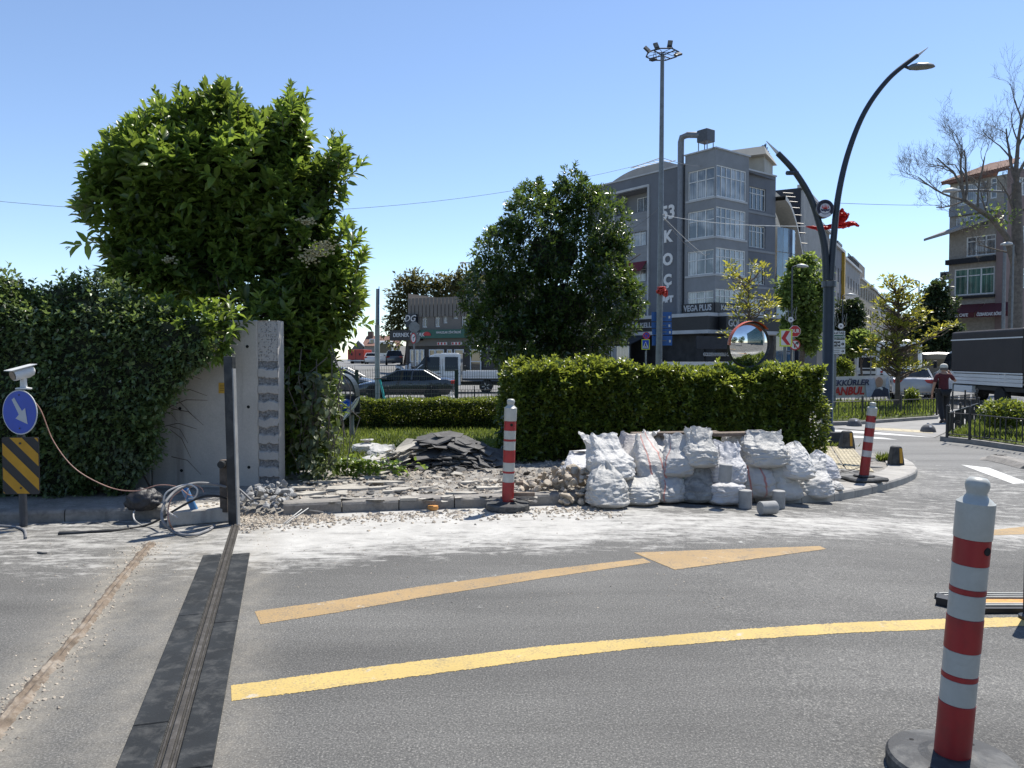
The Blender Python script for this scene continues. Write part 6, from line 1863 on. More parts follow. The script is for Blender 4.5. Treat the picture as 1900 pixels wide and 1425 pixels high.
def lamp_head(q, c, L_, w_, h_, dirv, up=Vector((0, 0, 1))):
 d = dirv.normalized(); s_ = d.cross(up).normalized(); u = s_.cross(d)
 prof = [(0, .35, .5), (.12, .7, .8), (.35, 1, 1), (.7, .95, .85), (.92, .6, .5), (1, .15, .15)]
 n0 = len(q.v); seg = 12
 for t, kw, kh in prof:
  for i in range(seg):
   a = 2 * math.pi * i / seg; z = math.sin(a); q.v.append(tuple(c + d * (t * L_) + s_ * (math.cos(a) * w_ / 2 * kw) + u * ((z if z > 0 else z * .35) * h_ * kh)))
 for j in range(len(prof) - 1):
  for i in range(seg): q.face((n0 + j * seg + i, n0 + j * seg + (i + 1) % seg, n0 + (j + 1) * seg + (i + 1) % seg, n0 + (j + 1) * seg + i))
 q.face(n0 + i for i in range(seg)); q.face(n0 + (len(prof) - 1) * seg + i for i in range(seg))
q = MB(); q.smooth = True; lamp_head(q, at(1685, 127, LDp), .50, .26, .10, Vector((1, -.35, -.05))); hd = q.build('luminaire', mat('luminaire_grey', (0.13, 0.14, 0.14), .45), a2)
q = MB(); q.smooth = True; q.tube([at(1676, 122, LDp), at(1690, 128, LDp)], .03, 8); q.build('luminaire_neck', NAVY, a2)
ec = at(1531, 387, LDp - .12); eR = 16 * k
em = MB(); disc(em, ec, eR * 1.03, ec.y, .14, 40); ed = em.build('emblem_box', mat('emblem_side', (0.07, 0.075, 0.08), .5), lm)
em = MB(); disc(em, ec, eR, ec.y - .006, .005, 40); em.build('emblem_face', mat('emblem_white', (0.50, 0.50, 0.54), .4), ed)
def ringm(q, c, r, w_, y, seg=36):
 n0 = len(q.v)
 for kk in range(seg):
  a = 2 * math.pi * kk / seg
  for rr_ in (r - w_, r + w_): q.v.append((c.x + rr_ * math.cos(a), y, c.z + rr_ * math.sin(a)))
 for kk in range(seg):
  i, j = n0 + 2 * kk, n0 + 2 * ((kk + 1) % seg); q.face((i, j, j + 1, i + 1))
em = MB(); ringm(em, ec, eR * .62, eR * .03, ec.y - .009); em.build('emblem_ring', mat('emblem_navy', (0.03, 0.03, 0.07), .5), ed)
EMR = mat('emblem_red', (0.45, 0.03, 0.02), .5)
for s_ in (-1, -.45, 0, .45, 1):
 em = MB(); b_ = ec + Vector((0, 0, -eR * .12)); t_ = ec + Vector((s_ * eR * .30, 0, eR * (.42 if s_ else .5))); mdl = ec + Vector((s_ * eR * .36, 0, eR * .1)); wd = eR * .065
 em.v = [tuple(p + Vector((o_, 0, 0)) + Vector((0, ec.y - .009 - p.y, 0))) for p, o_ in ((b_, -wd), (mdl, -wd), (t_, 0), (mdl, wd), (b_, wd))]; em.face((0, 1, 2, 3, 4)); em.build('tulip_petal', EMR, ed)
em = MB()
pts_ = [ec + Vector((eR * x, 0, eR * z)) for x, z in ((-.5, -.1), (-.32, -.2), (-.15, -.16), (0, -.3), (.15, -.16), (.32, -.2), (.5, -.1))]
for a, b_ in zip(pts_, pts_[1:]): em.quad(*[(p.x, ec.y - .009, p.z + o_) for p, o_ in ((a, -.02), (b_, -.02), (b_, .02), (a, .02))])
em.build('emblem_scroll', MATS['emblem_navy'], ed)
TXT = mat('emblem_text', (0.05, 0.05, 0.08), .6)
em = MB()
for i in range(26):
 a = math.radians(215 - i * 10); p = ec + Vector((eR * .82 * math.cos(a), 0, eR * .82 * math.sin(a))); t_ = Vector((-math.sin(a), 0, math.cos(a))); r_ = Vector((math.cos(a), 0, math.sin(a)))
 em.quad(*[tuple(Vector((0, ec.y - .008 - p.y, 0)) + p + t_ * a_ * .018 + r_ * b_ * .03) for a_, b_ in ((-1, -1), (1, -1), (1, 1), (-1, 1))])
stuff(em.build('emblem_lettering', TXT, ed))
# ================================================================== FLOODLIGHT MAST
MDp = 31.0
GALV = mat('mast_galvanised', (0.16, 0.17, 0.18), .5, .5, var=.2)
ms = Gd(1222, MDp)
mast = thing('floodlight_mast', 'tall slim mast with an octagonal ring of floodlights', 'floodlight mast', ms)
mt_ = at(1229, 100, MDp)
q = MB(); q.smooth = True; q.tube([ms, at(1226, 420, MDp), mt_], [.14, .105, .075], 14); q.build('pole', GALV, mast)
ck = MDp / F
rc = mt_ + Vector((0, 0, -.02)); Rr = 30 * ck
ringp = [rc + Vector((Rr * math.cos(a), Rr * math.sin(a), 0)) for a in [math.radians(22.5 + 45 * i) for i in range(8)]]
rg = MB()
for a, b_ in zip(ringp, ringp[1:] + ringp[:1]): rg.tube([a, b_], .028, 6)
for i in (0, 2, 4, 6): rg.tube([rc + Vector((0, 0, -.05)), ringp[i].lerp(ringp[i + 1], .5)], .024, 6)
for i in range(8): rg.tube([ringp[i] + Vector((0, 0, 0)), rc + Vector((0, 0, .08))], .012, 5)
stuff(rg.build('ring_frame', BLACKP, mast))
FLG = mat('floodlight_glass', (0.16, 0.15, 0.13), .25)
for i, (px, py, pitch, yaw, roll) in enumerate([(1201, 92, .5, .8, -.7), (1218, 86, .25, .25, -.3), (1243, 82, .15, -.2, .15), (1258, 101, 1.1, -.9, .6), (1212, 111, 1.4, .5, 0)]):
 c = at(px, py, MDp - (.4 if i < 4 else .6)); fl = MB()
 Mr = Matrix.Rotation(yaw, 3, 'Z') @ Matrix.Rotation(roll, 3, 'Y') @ Matrix.Rotation(-pitch, 3, 'X')
 fl.box(c, (.19, .07, .30), Mr); hd_ = fl.build('floodlight', BLACKP, mast, bevel=.01)
 fl = MB(); fl.box(c + Mr @ Vector((0, -.038, .045)), (.155, .006, .19), Mr); fl.build('glass', FLG, hd_)
 fl = MB(); near = min(ringp, key=lambda p: (p - c).length);
 j = ringp.index(near); best = near
 for t in np.linspace(0, 1, 9):
  for nb_ in (ringp[(j + 1) % 8], ringp[j - 1]):
   p = near.lerp(nb_, t)
   if (p - c).length < (best - c).length: best = p
 fl.tube([c + Mr @ Vector((-.1, 0, -.1)), best], .012, 5); fl.tube([c + Mr @ Vector((.1, 0, -.1)), best], .012, 5); fl.build('yoke', BLACKP, hd_)
SBLUE = mat('panel_blue', (0.012, 0.085, 0.30), .5, var=.15)
for i, (y0, y1, xl, xr) in enumerate(((579, 596, 1209, 1246), (598, 608.5, 1209, 1246), (610, 621, 1210, 1247), (623, 641, 1210, 1247))):
 q = MB(); a, b_ = at(xl, y0, MDp + .16), at(xr, y1, MDp + .16); q.bx(a.x, b_.x, MDp + .15, MDp + .18, b_.z, a.z); pn = q.build('direction_panel', SBLUE, mast)
 q = MB(); c = at(xr - 4, (y0 + y1) / 2 + 1, MDp + .145); q.bx(c.x - .035, c.x + .035, MDp + .142, MDp + .148, c.z - .05, c.z + .05); q.build('sticker', SILV, pn)
 q = MB(); c = at((xl + xr) / 2, (y0 + y1) / 2, MDp); q.bx(c.x - .2, c.x + .2, MDp + .115, MDp + .15, c.z - .015, c.z + .015); q.build('clamp', GALV, pn)
def ribbon(name, label, cat, P, w, material, seed=1, n=24, sag=.0):
 """crumpled cloth strip along points"""
 out = []
 P = [Vector(p) for p in P]
 q = MB(); q.smooth = True
 m_ = 6
 for i in range(n + 1):
  t = i / n * (len(P) - 1); k_ = min(int(t), len(P) - 2); c = P[k_].lerp(P[k_ + 1], t - k_); wd = w[k_] + (w[k_ + 1] - w[k_]) * (t - k_)
  d = (P[k_ + 1] - P[k_]).normalized(); s_ = Vector((-d.z, 0, d.x))
  for j in range(m_ + 1):
   o_ = (j / m_ - .5) * 2
   q.v.append(tuple(c + s_ * (o_ * wd) + Vector((.0, 1, 0)) * wd * 1.0 * (mnoise.noise(Vector((i * .45, o_ * 2.3, seed))) + .5 * math.sin(o_ * 5 + i * .3)) + s_ * wd * .3 * mnoise.noise(Vector((i * .8, o_, seed + 4)))))
 for i in range(n):
  for j in range(m_): k_ = i * (m_ + 1) + j; q.face((k_, k_ + 1, k_ + m_ + 2, k_ + m_ + 1))
 return tag(q.build(name, material), label, cat)
FLAGR = mat('flag_red', (0.55, 0.014, 0.012), .6, var=.25, scale=6)
ribbon('cloth_rag', 'red and white rag knotted on the floodlight mast', 'rag', [at(1221, 545, MDp - .2), at(1228, 534, MDp - .25), at(1233, 543, MDp - .25), at(1237, 551, MDp - .25)], [.12, .16, .14, .05], mat('rag_red', (0.5, 0.06, 0.05), .7, var=.5, scale=9), 3)
ribbon('flag', 'crumpled red flag blown along the wire behind the lamp arms', 'flag', [at(1495, 420, 17.2), at(1520, 424, 17.2), at(1545, 420, 17.2), at(1565, 418, 17.2), at(1583, 414, 17.2), at(1594, 420, 17.2)], [.01, .06, .05, .07, .06, .02], FLAGR, 5, 40)
ribbon('flag', 'red flag corner flapping upward beside the right lamp arm', 'flag', [at(1555, 418, 17.2), at(1556, 405, 17.2), at(1562, 395, 17.2), at(1563, 386, 17.2)], [.12, .14, .10, .02], FLAGR, 8, 24)
ribbon('flag', 'smaller red flag fold pointing right above the wire', 'flag', [at(1556, 410, 17.3), at(1566, 404, 17.3), at(1576, 396, 17.3)], [.10, .08, .02], FLAGR, 11, 18)
WIRE = mat('wire', (0.08, 0.08, 0.085), .6); WIREW = mat('wire_pale', (0.45, 0.45, 0.45), .6)
def wire(label, a, b_, sag, r=.008, material=None, n=24):
 a, b_ = Vector(a), Vector(b_); q = MB()
 q.tube([a.lerp(b_, i / n) + Vector((0, 0, -sag * 4 * (i / n) * (1 - i / n))) for i in range(n + 1)], r, 5)
 tag(q.build('overhead_wire', material or WIRE), label, 'wire')
wire('long thin wire crossing the sky behind the big bush to the mast', at(-300, 335, 24), at(1226, 296, MDp), 1.5, .007)
wire('pale cord from the mast to the red flag', at(1228, 398, MDp), at(1497, 420, 17.2), .12, .010, WIREW)
wire('thin wire crossing the sky from the lamp to the bare tree', at(1560, 377, 30), at(1800, 380, 43), .05, .010)
wire('loose cord from the mast down to the grey building', at(1228, 400, MDp), at(1310, 475, 54), .1, .012, WIREW)
wire('dark cord from the mast to the building corner', at(1228, 400, MDp), at(1320, 470, 56), .6, .012)
wire('short dark cable from the mast to the laurel side', at(1224, 385, MDp), at(1120, 425, 60), .6, .012)
wire('thin wire from the mast to the rooftop duct', at(1227, 292, MDp), at(1300, 308, 58), .1, .012)
# ================================================================== ROAD SIGNS
def sign_post(px, d, r=.03, top=600):
 b_ = Gd(px, d); t_ = at(px, top, d); q = MB(); q.smooth = True; q.tube([b_, Vector((b_.x, d, t_.z))], r, 10); return q, b_
SGY = mat('sign_fluor', (0.55, 0.62, 0.05), .5, var=.1); SRED = mat('sign_red', (0.42, 0.015, 0.02), .45, var=.1); SWHT = mat('sign_plate_white', (0.60, 0.60, 0.60), .45, var=.08); SBLK = mat('sign_black', (0.012, 0.012, 0.012), .5)
d = 21.0; q, b_ = sign_post(1456, d, .045, 640)
cs = thing('chevron_sign', 'red chevron board with yellow green border above the hedge', 'road sign', b_); q.build('post', GALV, cs)
def plate(px0, px1, py0, py1, dd, th, name, material, parent):
 a, c = at(px0, py0, dd), at(px1, py1, dd); q = MB(); q.bx(a.x, c.x, dd, dd + th, c.z, a.z); return q.build(name, material, parent)
def flat_poly(pix, dd, name, material, parent, th=.002):
 q = MB(); q.prism([at(px, py, dd) for px, py in pix], (0, th, 0)); return q.build(name, material, parent)
pb_ = plate(1447, 1470, 611, 643, d - .06, .02, 'border_plate', SGY, cs)
plate(1449.5, 1467.5, 613.5, 640.5, d - .066, .005, 'white_face', SWHT, pb_)
flat_poly([(1458, 614), (1466, 614), (1458, 627.5), (1467, 640), (1460, 640), (1450, 627.5)], d - .070, 'red_chevron', SRED, pb_)
d = 22.5; q, b_ = sign_post(1472, d, .03, 604)
ss = thing('stop_sign', 'red octagonal DUR stop sign over a no turn sign', 'road sign', b_); q.build('post', GALV, ss)
c = at(1475, 614.5, d - .05); R8 = 11.2 * d / F
q = MB(); q.prism([c + Vector((R8 * math.cos(math.radians(22.5 + 45 * i)), 0, R8 * math.sin(math.radians(22.5 + 45 * i)))) for i in range(8)], (0, .012, 0)); o8 = q.build('octagon_rim', SWHT, ss)
q = MB(); q.prism([c + Vector((R8 * .93 * math.cos(math.radians(22.5 + 45 * i)), -.004, R8 * .93 * math.sin(math.radians(22.5 + 45 * i)))) for i in range(8)], (0, .003, 0)); q.build('octagon_face', SRED, o8)
text_mesh('lettering', 'DUR', .15, facing((c.x, c.y - .009, c.z), (1, 0, 0)), SWHT, o8, .004, .001, width=.25)
c = at(1475, 640, d - .05); r_ = 9.8 * d / F
q = MB(); disc(q, c, r_, c.y, .012, 32); dn = q.build('no_turn_rim', SRED, ss)
q = MB(); disc(q, c, r_ * .78, c.y - .004, .003, 32); q.build('no_turn_face', SWHT, dn)
flat_poly([(1473.5, 645), (1476, 645), (1475.5, 640), (1479, 637.5), (1480.5, 640), (1482, 634.5), (1476.5, 634.5), (1477.5, 636), (1473.5, 639.5)], c.y - .007, 'arrow', SBLK, dn)
flat_poly([(1468.5, 633.5), (1470, 632.3), (1481.5, 646.5), (1480, 647.7)], c.y - .0095, 'slash', SRED, dn)
for i, (px, py, d, lab) in enumerate(((1114, 641, 33, 'blue pedestrian crossing sign left of the floodlight mast'), (1198, 639, 33, 'blue pedestrian crossing sign under the no stopping disc'))):
 q, b_ = sign_post(px, d, .03, 652)
 sn = thing('crossing_sign', lab, 'road sign', b_); q.build('post', GALV, sn)
 pl_ = plate(px - 7.4, px + 7.4, py - 9.5, py + 9.5, d - .05, .012, 'border_plate', SGY, sn)
 plate(px - 6, px + 6, py - 8, py + 8, d - .054, .003, 'blue_face', BLUE, pl_)
 flat_poly([(px, py - 5.5), (px + 5, py + 6), (px - 5, py + 6)], d - .057, 'white_triangle', SWHT, pl_)
 flat_poly([(px - .8, py - 2.5), (px + .8, py - 2.5), (px + 1, py + 1), (px + 2.4, py + 5.2), (px + 1, py + 5.2), (px, py + 2.4), (px - 1.4, py + 5.2), (px - 2.6, py + 5.2), (px - 1, py + 1)], d - .060, 'walker', SBLK, pl_)
d = 33.2; c = at(1199, 623, d); q, b_ = sign_post(1199, d, .025, 620)
ns = thing('no_stopping_sign', 'round blue no stopping sign with red cross', 'road sign', b_); q.build('post', GALV, ns)
q = MB(); disc(q, c, 6.8 * d / F, d - .05, .012, 28); q.build('red_rim', SRED, ns)
q = MB(); disc(q, c, 5.3 * d / F, d - .054, .003, 28); q.build('blue_face', BLUE, ns)
flat_poly([(1195, 620), (1196, 619), (1203, 626), (1202, 627)], d - .057, 'cross_bar', SRED, ns); flat_poly([(1195, 626), (1202, 619), (1203, 620), (1196, 627)], d - .0595, 'cross_bar', SRED, ns)
d = 26; q, b_ = sign_post(1549, d, .05, 612)
ds = thing('direction_sign', 'stack of white and green direction panels behind the lamp post', 'direction sign', b_); q.build('post', GALV, ds)
DGR = mat('dir_green', (0.01, 0.09, 0.05), .5)
p1_ = plate(1528, 1568, 614, 628.5, d - .08, .02, 'panel', SWHT, ds); plate(1530, 1567, 621.5, 628, d - .084, .003, 'green_band', DGR, p1_)
c = at(1556, 618, d - .085); text_mesh('lettering', 'N.ATAŞ', .11, facing(c, (1, 0, 0)), SBLK, p1_, .003, .001)
c = at(1556, 624.8, d - .088); text_mesh('lettering', 'Metreyolu', .11, facing(c, (1, 0, 0)), SWHT, p1_, .002, .001)
p2_ = plate(1528, 1568, 630.5, 645, d - .08, .02, 'panel', SWHT, ds)
c = at(1552, 634.5, d - .085); text_mesh('lettering', 'tepe', .14, facing(c, (1, 0, 0)), SBLK, p2_, .004, .001)
c = at(1552, 640.5, d - .085); text_mesh('lettering', 'hane', .14, facing(c, (1, 0, 0)), SBLK, p2_, .004, .001)
flat_poly([(1560.5, 637.2), (1563.5, 637.2), (1563.5, 634.5), (1567, 638.3), (1563.5, 642), (1563.5, 639.4), (1560.5, 639.4)], d - .084, 'arrow', SBLK, p2_)
p3_ = plate(1528, 1568, 646.5, 656.5, d - .08, .02, 'panel', SWHT, ds)
flat_poly([(1560.5, 651), (1563.5, 651), (1563.5, 648.8), (1566.8, 651.6), (1563.5, 654.5), (1563.5, 652.3), (1560.5, 652.3)], d - .084, 'arrow', SBLK, p3_)
for kk in range(2): plate(1546, 1558, 649.3 + kk * 3.5, 650.6 + kk * 3.5, d - .084, .003, 'print_line', mat('print_grey', (0.2, 0.2, 0.2), .6), p3_)
d = 33.3; b_ = Gd(700, d)
up_ = thing('sign_pole', 'pale grey sign pole with blue boards seen edge on', 'sign pole', b_)
q = MB(); q.smooth = True; t1_ = at(700, 603, d); t2_ = at(701, 536, d); q.tube([b_, t1_], .105, 14); q.tube([t1_, t2_], .08, 12); q.build('pole', mat('pole_pale', (0.27, 0.28, 0.28), .6, var=.25, scale=2, dirt=(0.1, 0.1, 0.1), dirt_amt=.5, dscale=4), up_)
for (y0, y1) in ((534, 566), (568, 603)):
 a, c = at(705, y0, d), at(705, y1, d); q = MB(); q.box((a.x + .02, d - .35, (a.z + c.z) / 2), (.62, .03, a.z - c.z), Matrix.Rotation(math.radians(-80), 3, 'Z')); q.build('blue_board', SBLUE, up_)
d = 52; q, b_ = sign_post(768.5, d, .06, 598)
os_ = thing('no_turn_sign', 'no right turn disc under a grey sign back before the shop', 'road sign', b_); q.build('post', GALV, os_)
BACK = mat('sign_back', (0.15, 0.16, 0.165), .5, .3)
c = at(768.5, 607, d - .1); R8 = 10.5 * d / F; q = MB(); q.prism([c + Vector((R8 * math.cos(math.radians(22.5 + 45 * i)), 0, R8 * math.sin(math.radians(22.5 + 45 * i)))) for i in range(8)], (0, .02, 0)); q.build('octagon_back', BACK, os_)
c = at(770, 627, d - .08); q = MB(); disc(q, c, 9.6 * d / F, d - .08, .02, 30); q.build('disc_back', BACK, os_)
c = at(767, 627.5, d - .14)
def ell(q, c, rx_, rz_, y, th, seg=28):
 q.prism([Vector((c.x + rx_ * math.cos(2 * math.pi * i / seg), y, c.z + rz_ * math.sin(2 * math.pi * i / seg))) for i in range(seg)], (0, th, 0))
q = MB(); ell(q, c, 4.8 * d / F, 9.8 * d / F, d - .14, .015); rr_ = q.build('red_rim', SRED, os_)
q = MB(); ell(q, c, 3.6 * d / F, 7.6 * d / F, d - .146, .005); q.build('white_face', SWHT, rr_)
flat_poly([(766, 632), (767.2, 632), (767.2, 627), (769, 625.8), (769, 627), (770, 624), (768.5, 622.5), (768.6, 624.2), (766, 626)], d - .15, 'arrow', SBLK, rr_)
# ================================================================== STREET LAMPS FURTHER OFF
def small_lamp(px, top, d, reach, head, label, r=.05, ornament=None, tilt=0):
 b_ = Gd(px, d); t_ = at(px, top, d); root = thing('street_lamp', label, 'street lamp', b_)
 q = MB(); q.smooth = True; q.tube([b_, Vector((b_.x, d, t_.z))], [r, r * .7], 10); q.tube([Vector((b_.x, d, t_.z)), Vector((b_.x + reach * .5, d, t_.z + .08)), Vector((b_.x + reach, d, t_.z + .05))], r * .6, 8); q.build('pole', GREYPOLE if ornament else GALV, root)
 q = MB(); q.smooth = True; s = 1 if reach > 0 else -1
 lamp_head(q, Vector((b_.x + reach - s * head * .2, d, t_.z + .05)), head, head * .5, head * .24, Vector((s, 0, -.05))); q.build('luminaire', mat('luminaire_pale', (0.33, 0.34, 0.34), .45), root)
 if ornament:
  px_o, py_o = ornament; c = at(px_o, py_o, d - .1); k_ = d / F
  q = MB()
  for s in (-1, 1):
   q.tube([c + Vector((0, 0, -9 * k_)), c + Vector((s * 10 * k_, 0, -2 * k_)), c + Vector((s * 9 * k_, 0, 8 * k_)), c + Vector((s * 11 * k_, 0, 20 * k_))], .018, 5)
   q.tube([c + Vector((s * 3 * k_, 0, -5 * k_)), c + Vector((s * 4 * k_, 0, 6 * k_)), c + Vector((s * 7 * k_, 0, 18 * k_))], .016, 5)
   q.tube([c + Vector((s * 10 * k_, 0, -2 * k_)), c + Vector((s * 3 * k_, 0, 8 * k_))], .012, 5)
  stuff(q.build('tulip_ornament', mat('ornament_wire', (0.2, 0.2, 0.19), .5, .4), root))
  q = MB(); disc(q, c + Vector((0, 0, -3 * k_)), 5 * k_, d - .14, .03, 20); hub = q.build('ornament_disc', SWHT, root)
  q = MB(); disc(q, c + Vector((0, 0, -3 * k_)), 1.6 * k_, d - .146, .005, 12); q.build('ornament_eye', MATS['emblem_navy'], hub)
 return root
small_lamp(876, 489, 70, -.7, .55, 'single street lamp rising behind the laurel tree', .07)
small_lamp(1468, 496, 40, .35, .62, 'street lamp with wire tulip ornament before the green street tree', .05, (1467, 590))
small_lamp(1562, 549, 52, .4, .62, 'street lamp with tulip ornament before the apartment row', .05, (1560, 602))
small_lamp(1703, 522, 66, -.6, .85, 'dark single street lamp against the sky beside the magnolia', .07)
small_lamp(1860, 356, 48, -3.2, .95, 'long armed street lamp crossing the cafe building', .12)
small_lamp(1876, 455, 40, -.18, .62, 'round headed lamp near the frame edge before the cafe building', .06)
small_lamp(1616, 650, 55, -.3, .4, 'slim dark lamp post behind the parked bus', .05)
# ================================================================== BUILDINGS
class Fr:
 """a facade: origin on the ground, s along it (screen left to right), outward normal towards the viewer"""
 def __init__(self, o, d, z0=-.3):
  self.o = Vector((o[0], o[1], 0)); self.d = Vector((d[0], d[1], 0)).normalized(); self.n = Vector((self.d.y, -self.d.x, 0)); self.z0 = z0
 def p(self, s, z, out=0.0):
  q = self.o + self.d * s + self.n * out; return Vector((q.x, q.y, z))
 def M(self, s, z, out=0.0): return facing(self.p(s, z, out), self.d)
def fbox(q, fr, s0, s1, z0, z1, o0, o1):
 q.prism([fr.p(s0, z0, o0), fr.p(s1, z0, o0), fr.p(s1, z1, o0), fr.p(s0, z1, o0)], fr.n * (o1 - o0))
def holes_wall(q, fr, s0, s1, z0, z1, holes, reveal=.18, out=0.0):
 S = sorted(set([s0, s1] + [h[0] for h in holes] + [h[1] for h in holes])); Z = sorted(set([z0, z1] + [h[2] for h in holes] + [h[3] for h in holes]))
 for a, b_ in zip(S, S[1:]):
  for c, d in zip(Z, Z[1:]):
   ms, mz = (a + b_) / 2, (c + d) / 2
   if any(h[0] < ms < h[1] and h[2] < mz < h[3] for h in holes): continue
   q.quad(fr.p(a, c, out), fr.p(b_, c, out), fr.p(b_, d, out), fr.p(a, d, out))
 for a, b_, c, d in holes:
  for P in (((a, c), (b_, c)), ((b_, c), (b_, d)), ((b_, d), (a, d)), ((a, d), (a, c))):
   q.quad(fr.p(*P[0], out), fr.p(*P[0], out - reveal), fr.p(*P[1], out - reveal), fr.p(*P[1], out))
WFRAME = mat('window_frame_white', (0.62, 0.63, 0.63), .5, var=.08)
GLD = glass_mat('window_glass_dark', (0.018, 0.024, 0.03)); GLC = glass_mat('window_glass_curtain', (0.05, 0.06, 0.07), curtain=(0.42, 0.43, 0.43)); GLG = glass_mat('window_glass_blind', (0.03, 0.07, 0.055), curtain=(0.10, 0.22, 0.17))
GLB = glass_mat('curtain_wall_blue', (0.05, 0.10, 0.16), .03, 1.0)
def window(parent, fr, h, nx=2, split=.68, glass=None, bar_=.055, back=.13, out=0.0, sill=None):
 """framed window in a hole: outer frame, mullions, transom; the panes are its sub-part"""
 a, b_, c, d = h; q = MB(); o0, o1 = out - back - .03, out - back + .03
 fbox(q, fr, a, a + bar_, c, d, o0, o1); fbox(q, fr, b_ - bar_, b_, c, d, o0, o1); fbox(q, fr, a + bar_, b_ - bar_, c, c + bar_, o0, o1); fbox(q, fr, a + bar_, b_ - bar_, d - bar_, d, o0, o1)
 for i in range(1, nx):
  s = a + (b_ - a) * i / nx; fbox(q, fr, s - bar_ * .45, s + bar_ * .45, c + bar_, d - bar_, o0 + .004, o1 - .004)
 if split:
  z = c + (d - c) * split
  for i in range(nx):
   s0_, s1_ = a + (b_ - a) * i / nx, a + (b_ - a) * (i + 1) / nx; fbox(q, fr, s0_ + bar_, s1_ - bar_, z - bar_ * .4, z + bar_ * .4, o0 + .006, o1 - .006)
 w = q.build('window', WFRAME, parent)
 q = MB()
 q.quad(fr.p(a, c, out - back - .02), fr.p(b_, c, out - back - .02), fr.p(b_, d, out - back - .02), fr.p(a, d, out - back - .02))
 q.build('pane', glass or random.choice((GLC, GLC, GLD)), w)
 if sill:
  q = MB(); fbox(q, fr, a - .05, b_ + .05, c - .07, c - .005, out + .0, out + .09); q.build('sill', sill, w)
 return w
def letter(parent, txt, size, fr, s, z, out, material, bold=.01, width=None, shear=0, depth=.03):
 return text_mesh('lettering', txt, size, fr.M(s, z, out), material, parent, bold, depth, shear, width=width)
GREYB = mat('render_grey', (0.125, 0.135, 0.155), .85, var=.10, scale=.6, bump=.15, bscale=8, dirt=(0.08, 0.085, 0.1), dirt_amt=.3, dscale=.9)
LGREYB = mat('render_light_grey', (0.21, 0.22, 0.235), .85, var=.1, scale=.6, bump=.15, bscale=8, dirt=(0.12, 0.125, 0.13), dirt_amt=.3, dscale=.9)
TRIMB = mat('trim_pale', (0.40, 0.41, 0.42), .7, var=.12, scale=1); SHOPK = mat('shop_black', (0.010, 0.011, 0.014), .5, var=.3); AWND = mat('awning_dark', (0.02, 0.022, 0.028), .8, var=.3, scale=2)
C0 = Vector((15.1, 57.0)); uu = Vector((-.613, .790)); vv = Vector((.790, .613))
LEN = 13.8
L0 = C0 + uu * LEN
fl_ = Fr(L0, -uu)
def sL(k): return LEN - k
kb = thing('grey_corner_building', 'five storey grey corner block with 53 KOÇ painted down its side', 'building', (C0.x, C0.y, -.3))
ZT = 16.4
rows = [(13.45, 15.55), (10.45, 12.55), (7.55, 9.6), (5.15, 6.75)]
pan0, pan1 = sL(10.45), sL(6.74)
holes = []
for i, (a, b_) in enumerate(rows):
 if i == 0: holes.append((pan0 + .15, pan1 - .15, 13.55, 15.35))
 else: holes.append((pan1 - 2.35, pan1 - .25, a + .35, b_ - .35))
q = MB(); holes_wall(q, fl_, 0, sL(2.83), 4.9, ZT, holes, .25)
fr_set = Fr(C0 + uu * 1.0, vv); W2 = 8.9
hs = [(4.15 + 1.2, 4.15 + 3.4, a + .0, b_ - .35) for a, b_ in rows]
holes_wall(q, fr_set, 0, W2, 4.9, ZT, hs, .25)
e1 = fr_set.p(W2, 0); back = Vector((uu.x, uu.y, 0)) * (LEN - 1)
q.quad(fl_.p(0, 4.9), fl_.p(0, ZT), Vector((fl_.p(0, 0) + fr_set.d * W2).to_tuple()[:2] + (ZT,)), Vector((fl_.p(0, 0) + fr_set.d * W2).to_tuple()[:2] + (4.9,)))
q.quad(fr_set.p(W2, 4.9), (fr_set.p(W2, 0) + back).to_tuple()[:2] + (4.9,), (fr_set.p(W2, 0) + back).to_tuple()[:2] + (ZT,), fr_set.p(W2, ZT))
q.quad(fl_.p(0, ZT - .3), fl_.p(LEN, ZT - .3), fr_set.p(W2, ZT - .3), (fr_set.p(W2, 0) + back).to_tuple()[:2] + (ZT - .3,))
kw = q.build('wall', GREYB, kb)
q = MB(); fbox(q, fl_, -.05, LEN - 2.85, ZT, ZT + .12, -.2, .08); fbox(q, fr_set, 4.05, W2 + .05, ZT, ZT + .12, -.2, .08); q.build('parapet_coping', TRIMB, kb)
q = MB(); fbox(q, fl_, pan0 - .15, pan0, 4.9, 15.6, -.0, .12); fbox(q, fl_, pan1, pan1 + .15, 4.9, 15.6, .0, .12); fbox(q, fl_, pan0, pan1, 15.42, 15.6, .0, .12); q.build('panel_frame', TRIMB, kb)
for (z0, z1) in ((11.95, 13.5), (8.95, 10.75), (6.45, 7.85)):
 q = MB(); fbox(q, fl_, pan0 + .0, pan1 - .0, z0, z1, .0, .03); q.build('spandrel_panel', LGREYB, kb)
 for kx in range(5):
  q = MB(); fbox(q, fl_, pan0 + .02, pan1 - .02, z0 + (z1 - z0) * (kx + .5) / 5 - .02, z0 + (z1 - z0) * (kx + .5) / 5 + .02, .03, .045); q.build('board_joint', LGREYB, kb)
h = holes[0]
q = MB(); q.quad(fl_.p(h[0], h[2], -1.3), fl_.p(h[1], h[2], -1.3), fl_.p(h[1], h[3], -1.3), fl_.p(h[0], h[3], -1.3)); q.quad(fl_.p(h[0], h[2], -.25), fl_.p(h[1], h[2], -.25), fl_.p(h[1], h[2], -1.3), fl_.p(h[0], h[2], -1.3)); q.quad(fl_.p(h[0], h[3], -.25), fl_.p(h[1], h[3], -.25), fl_.p(h[1], h[3], -1.3), fl_.p(h[0], h[3], -1.3))
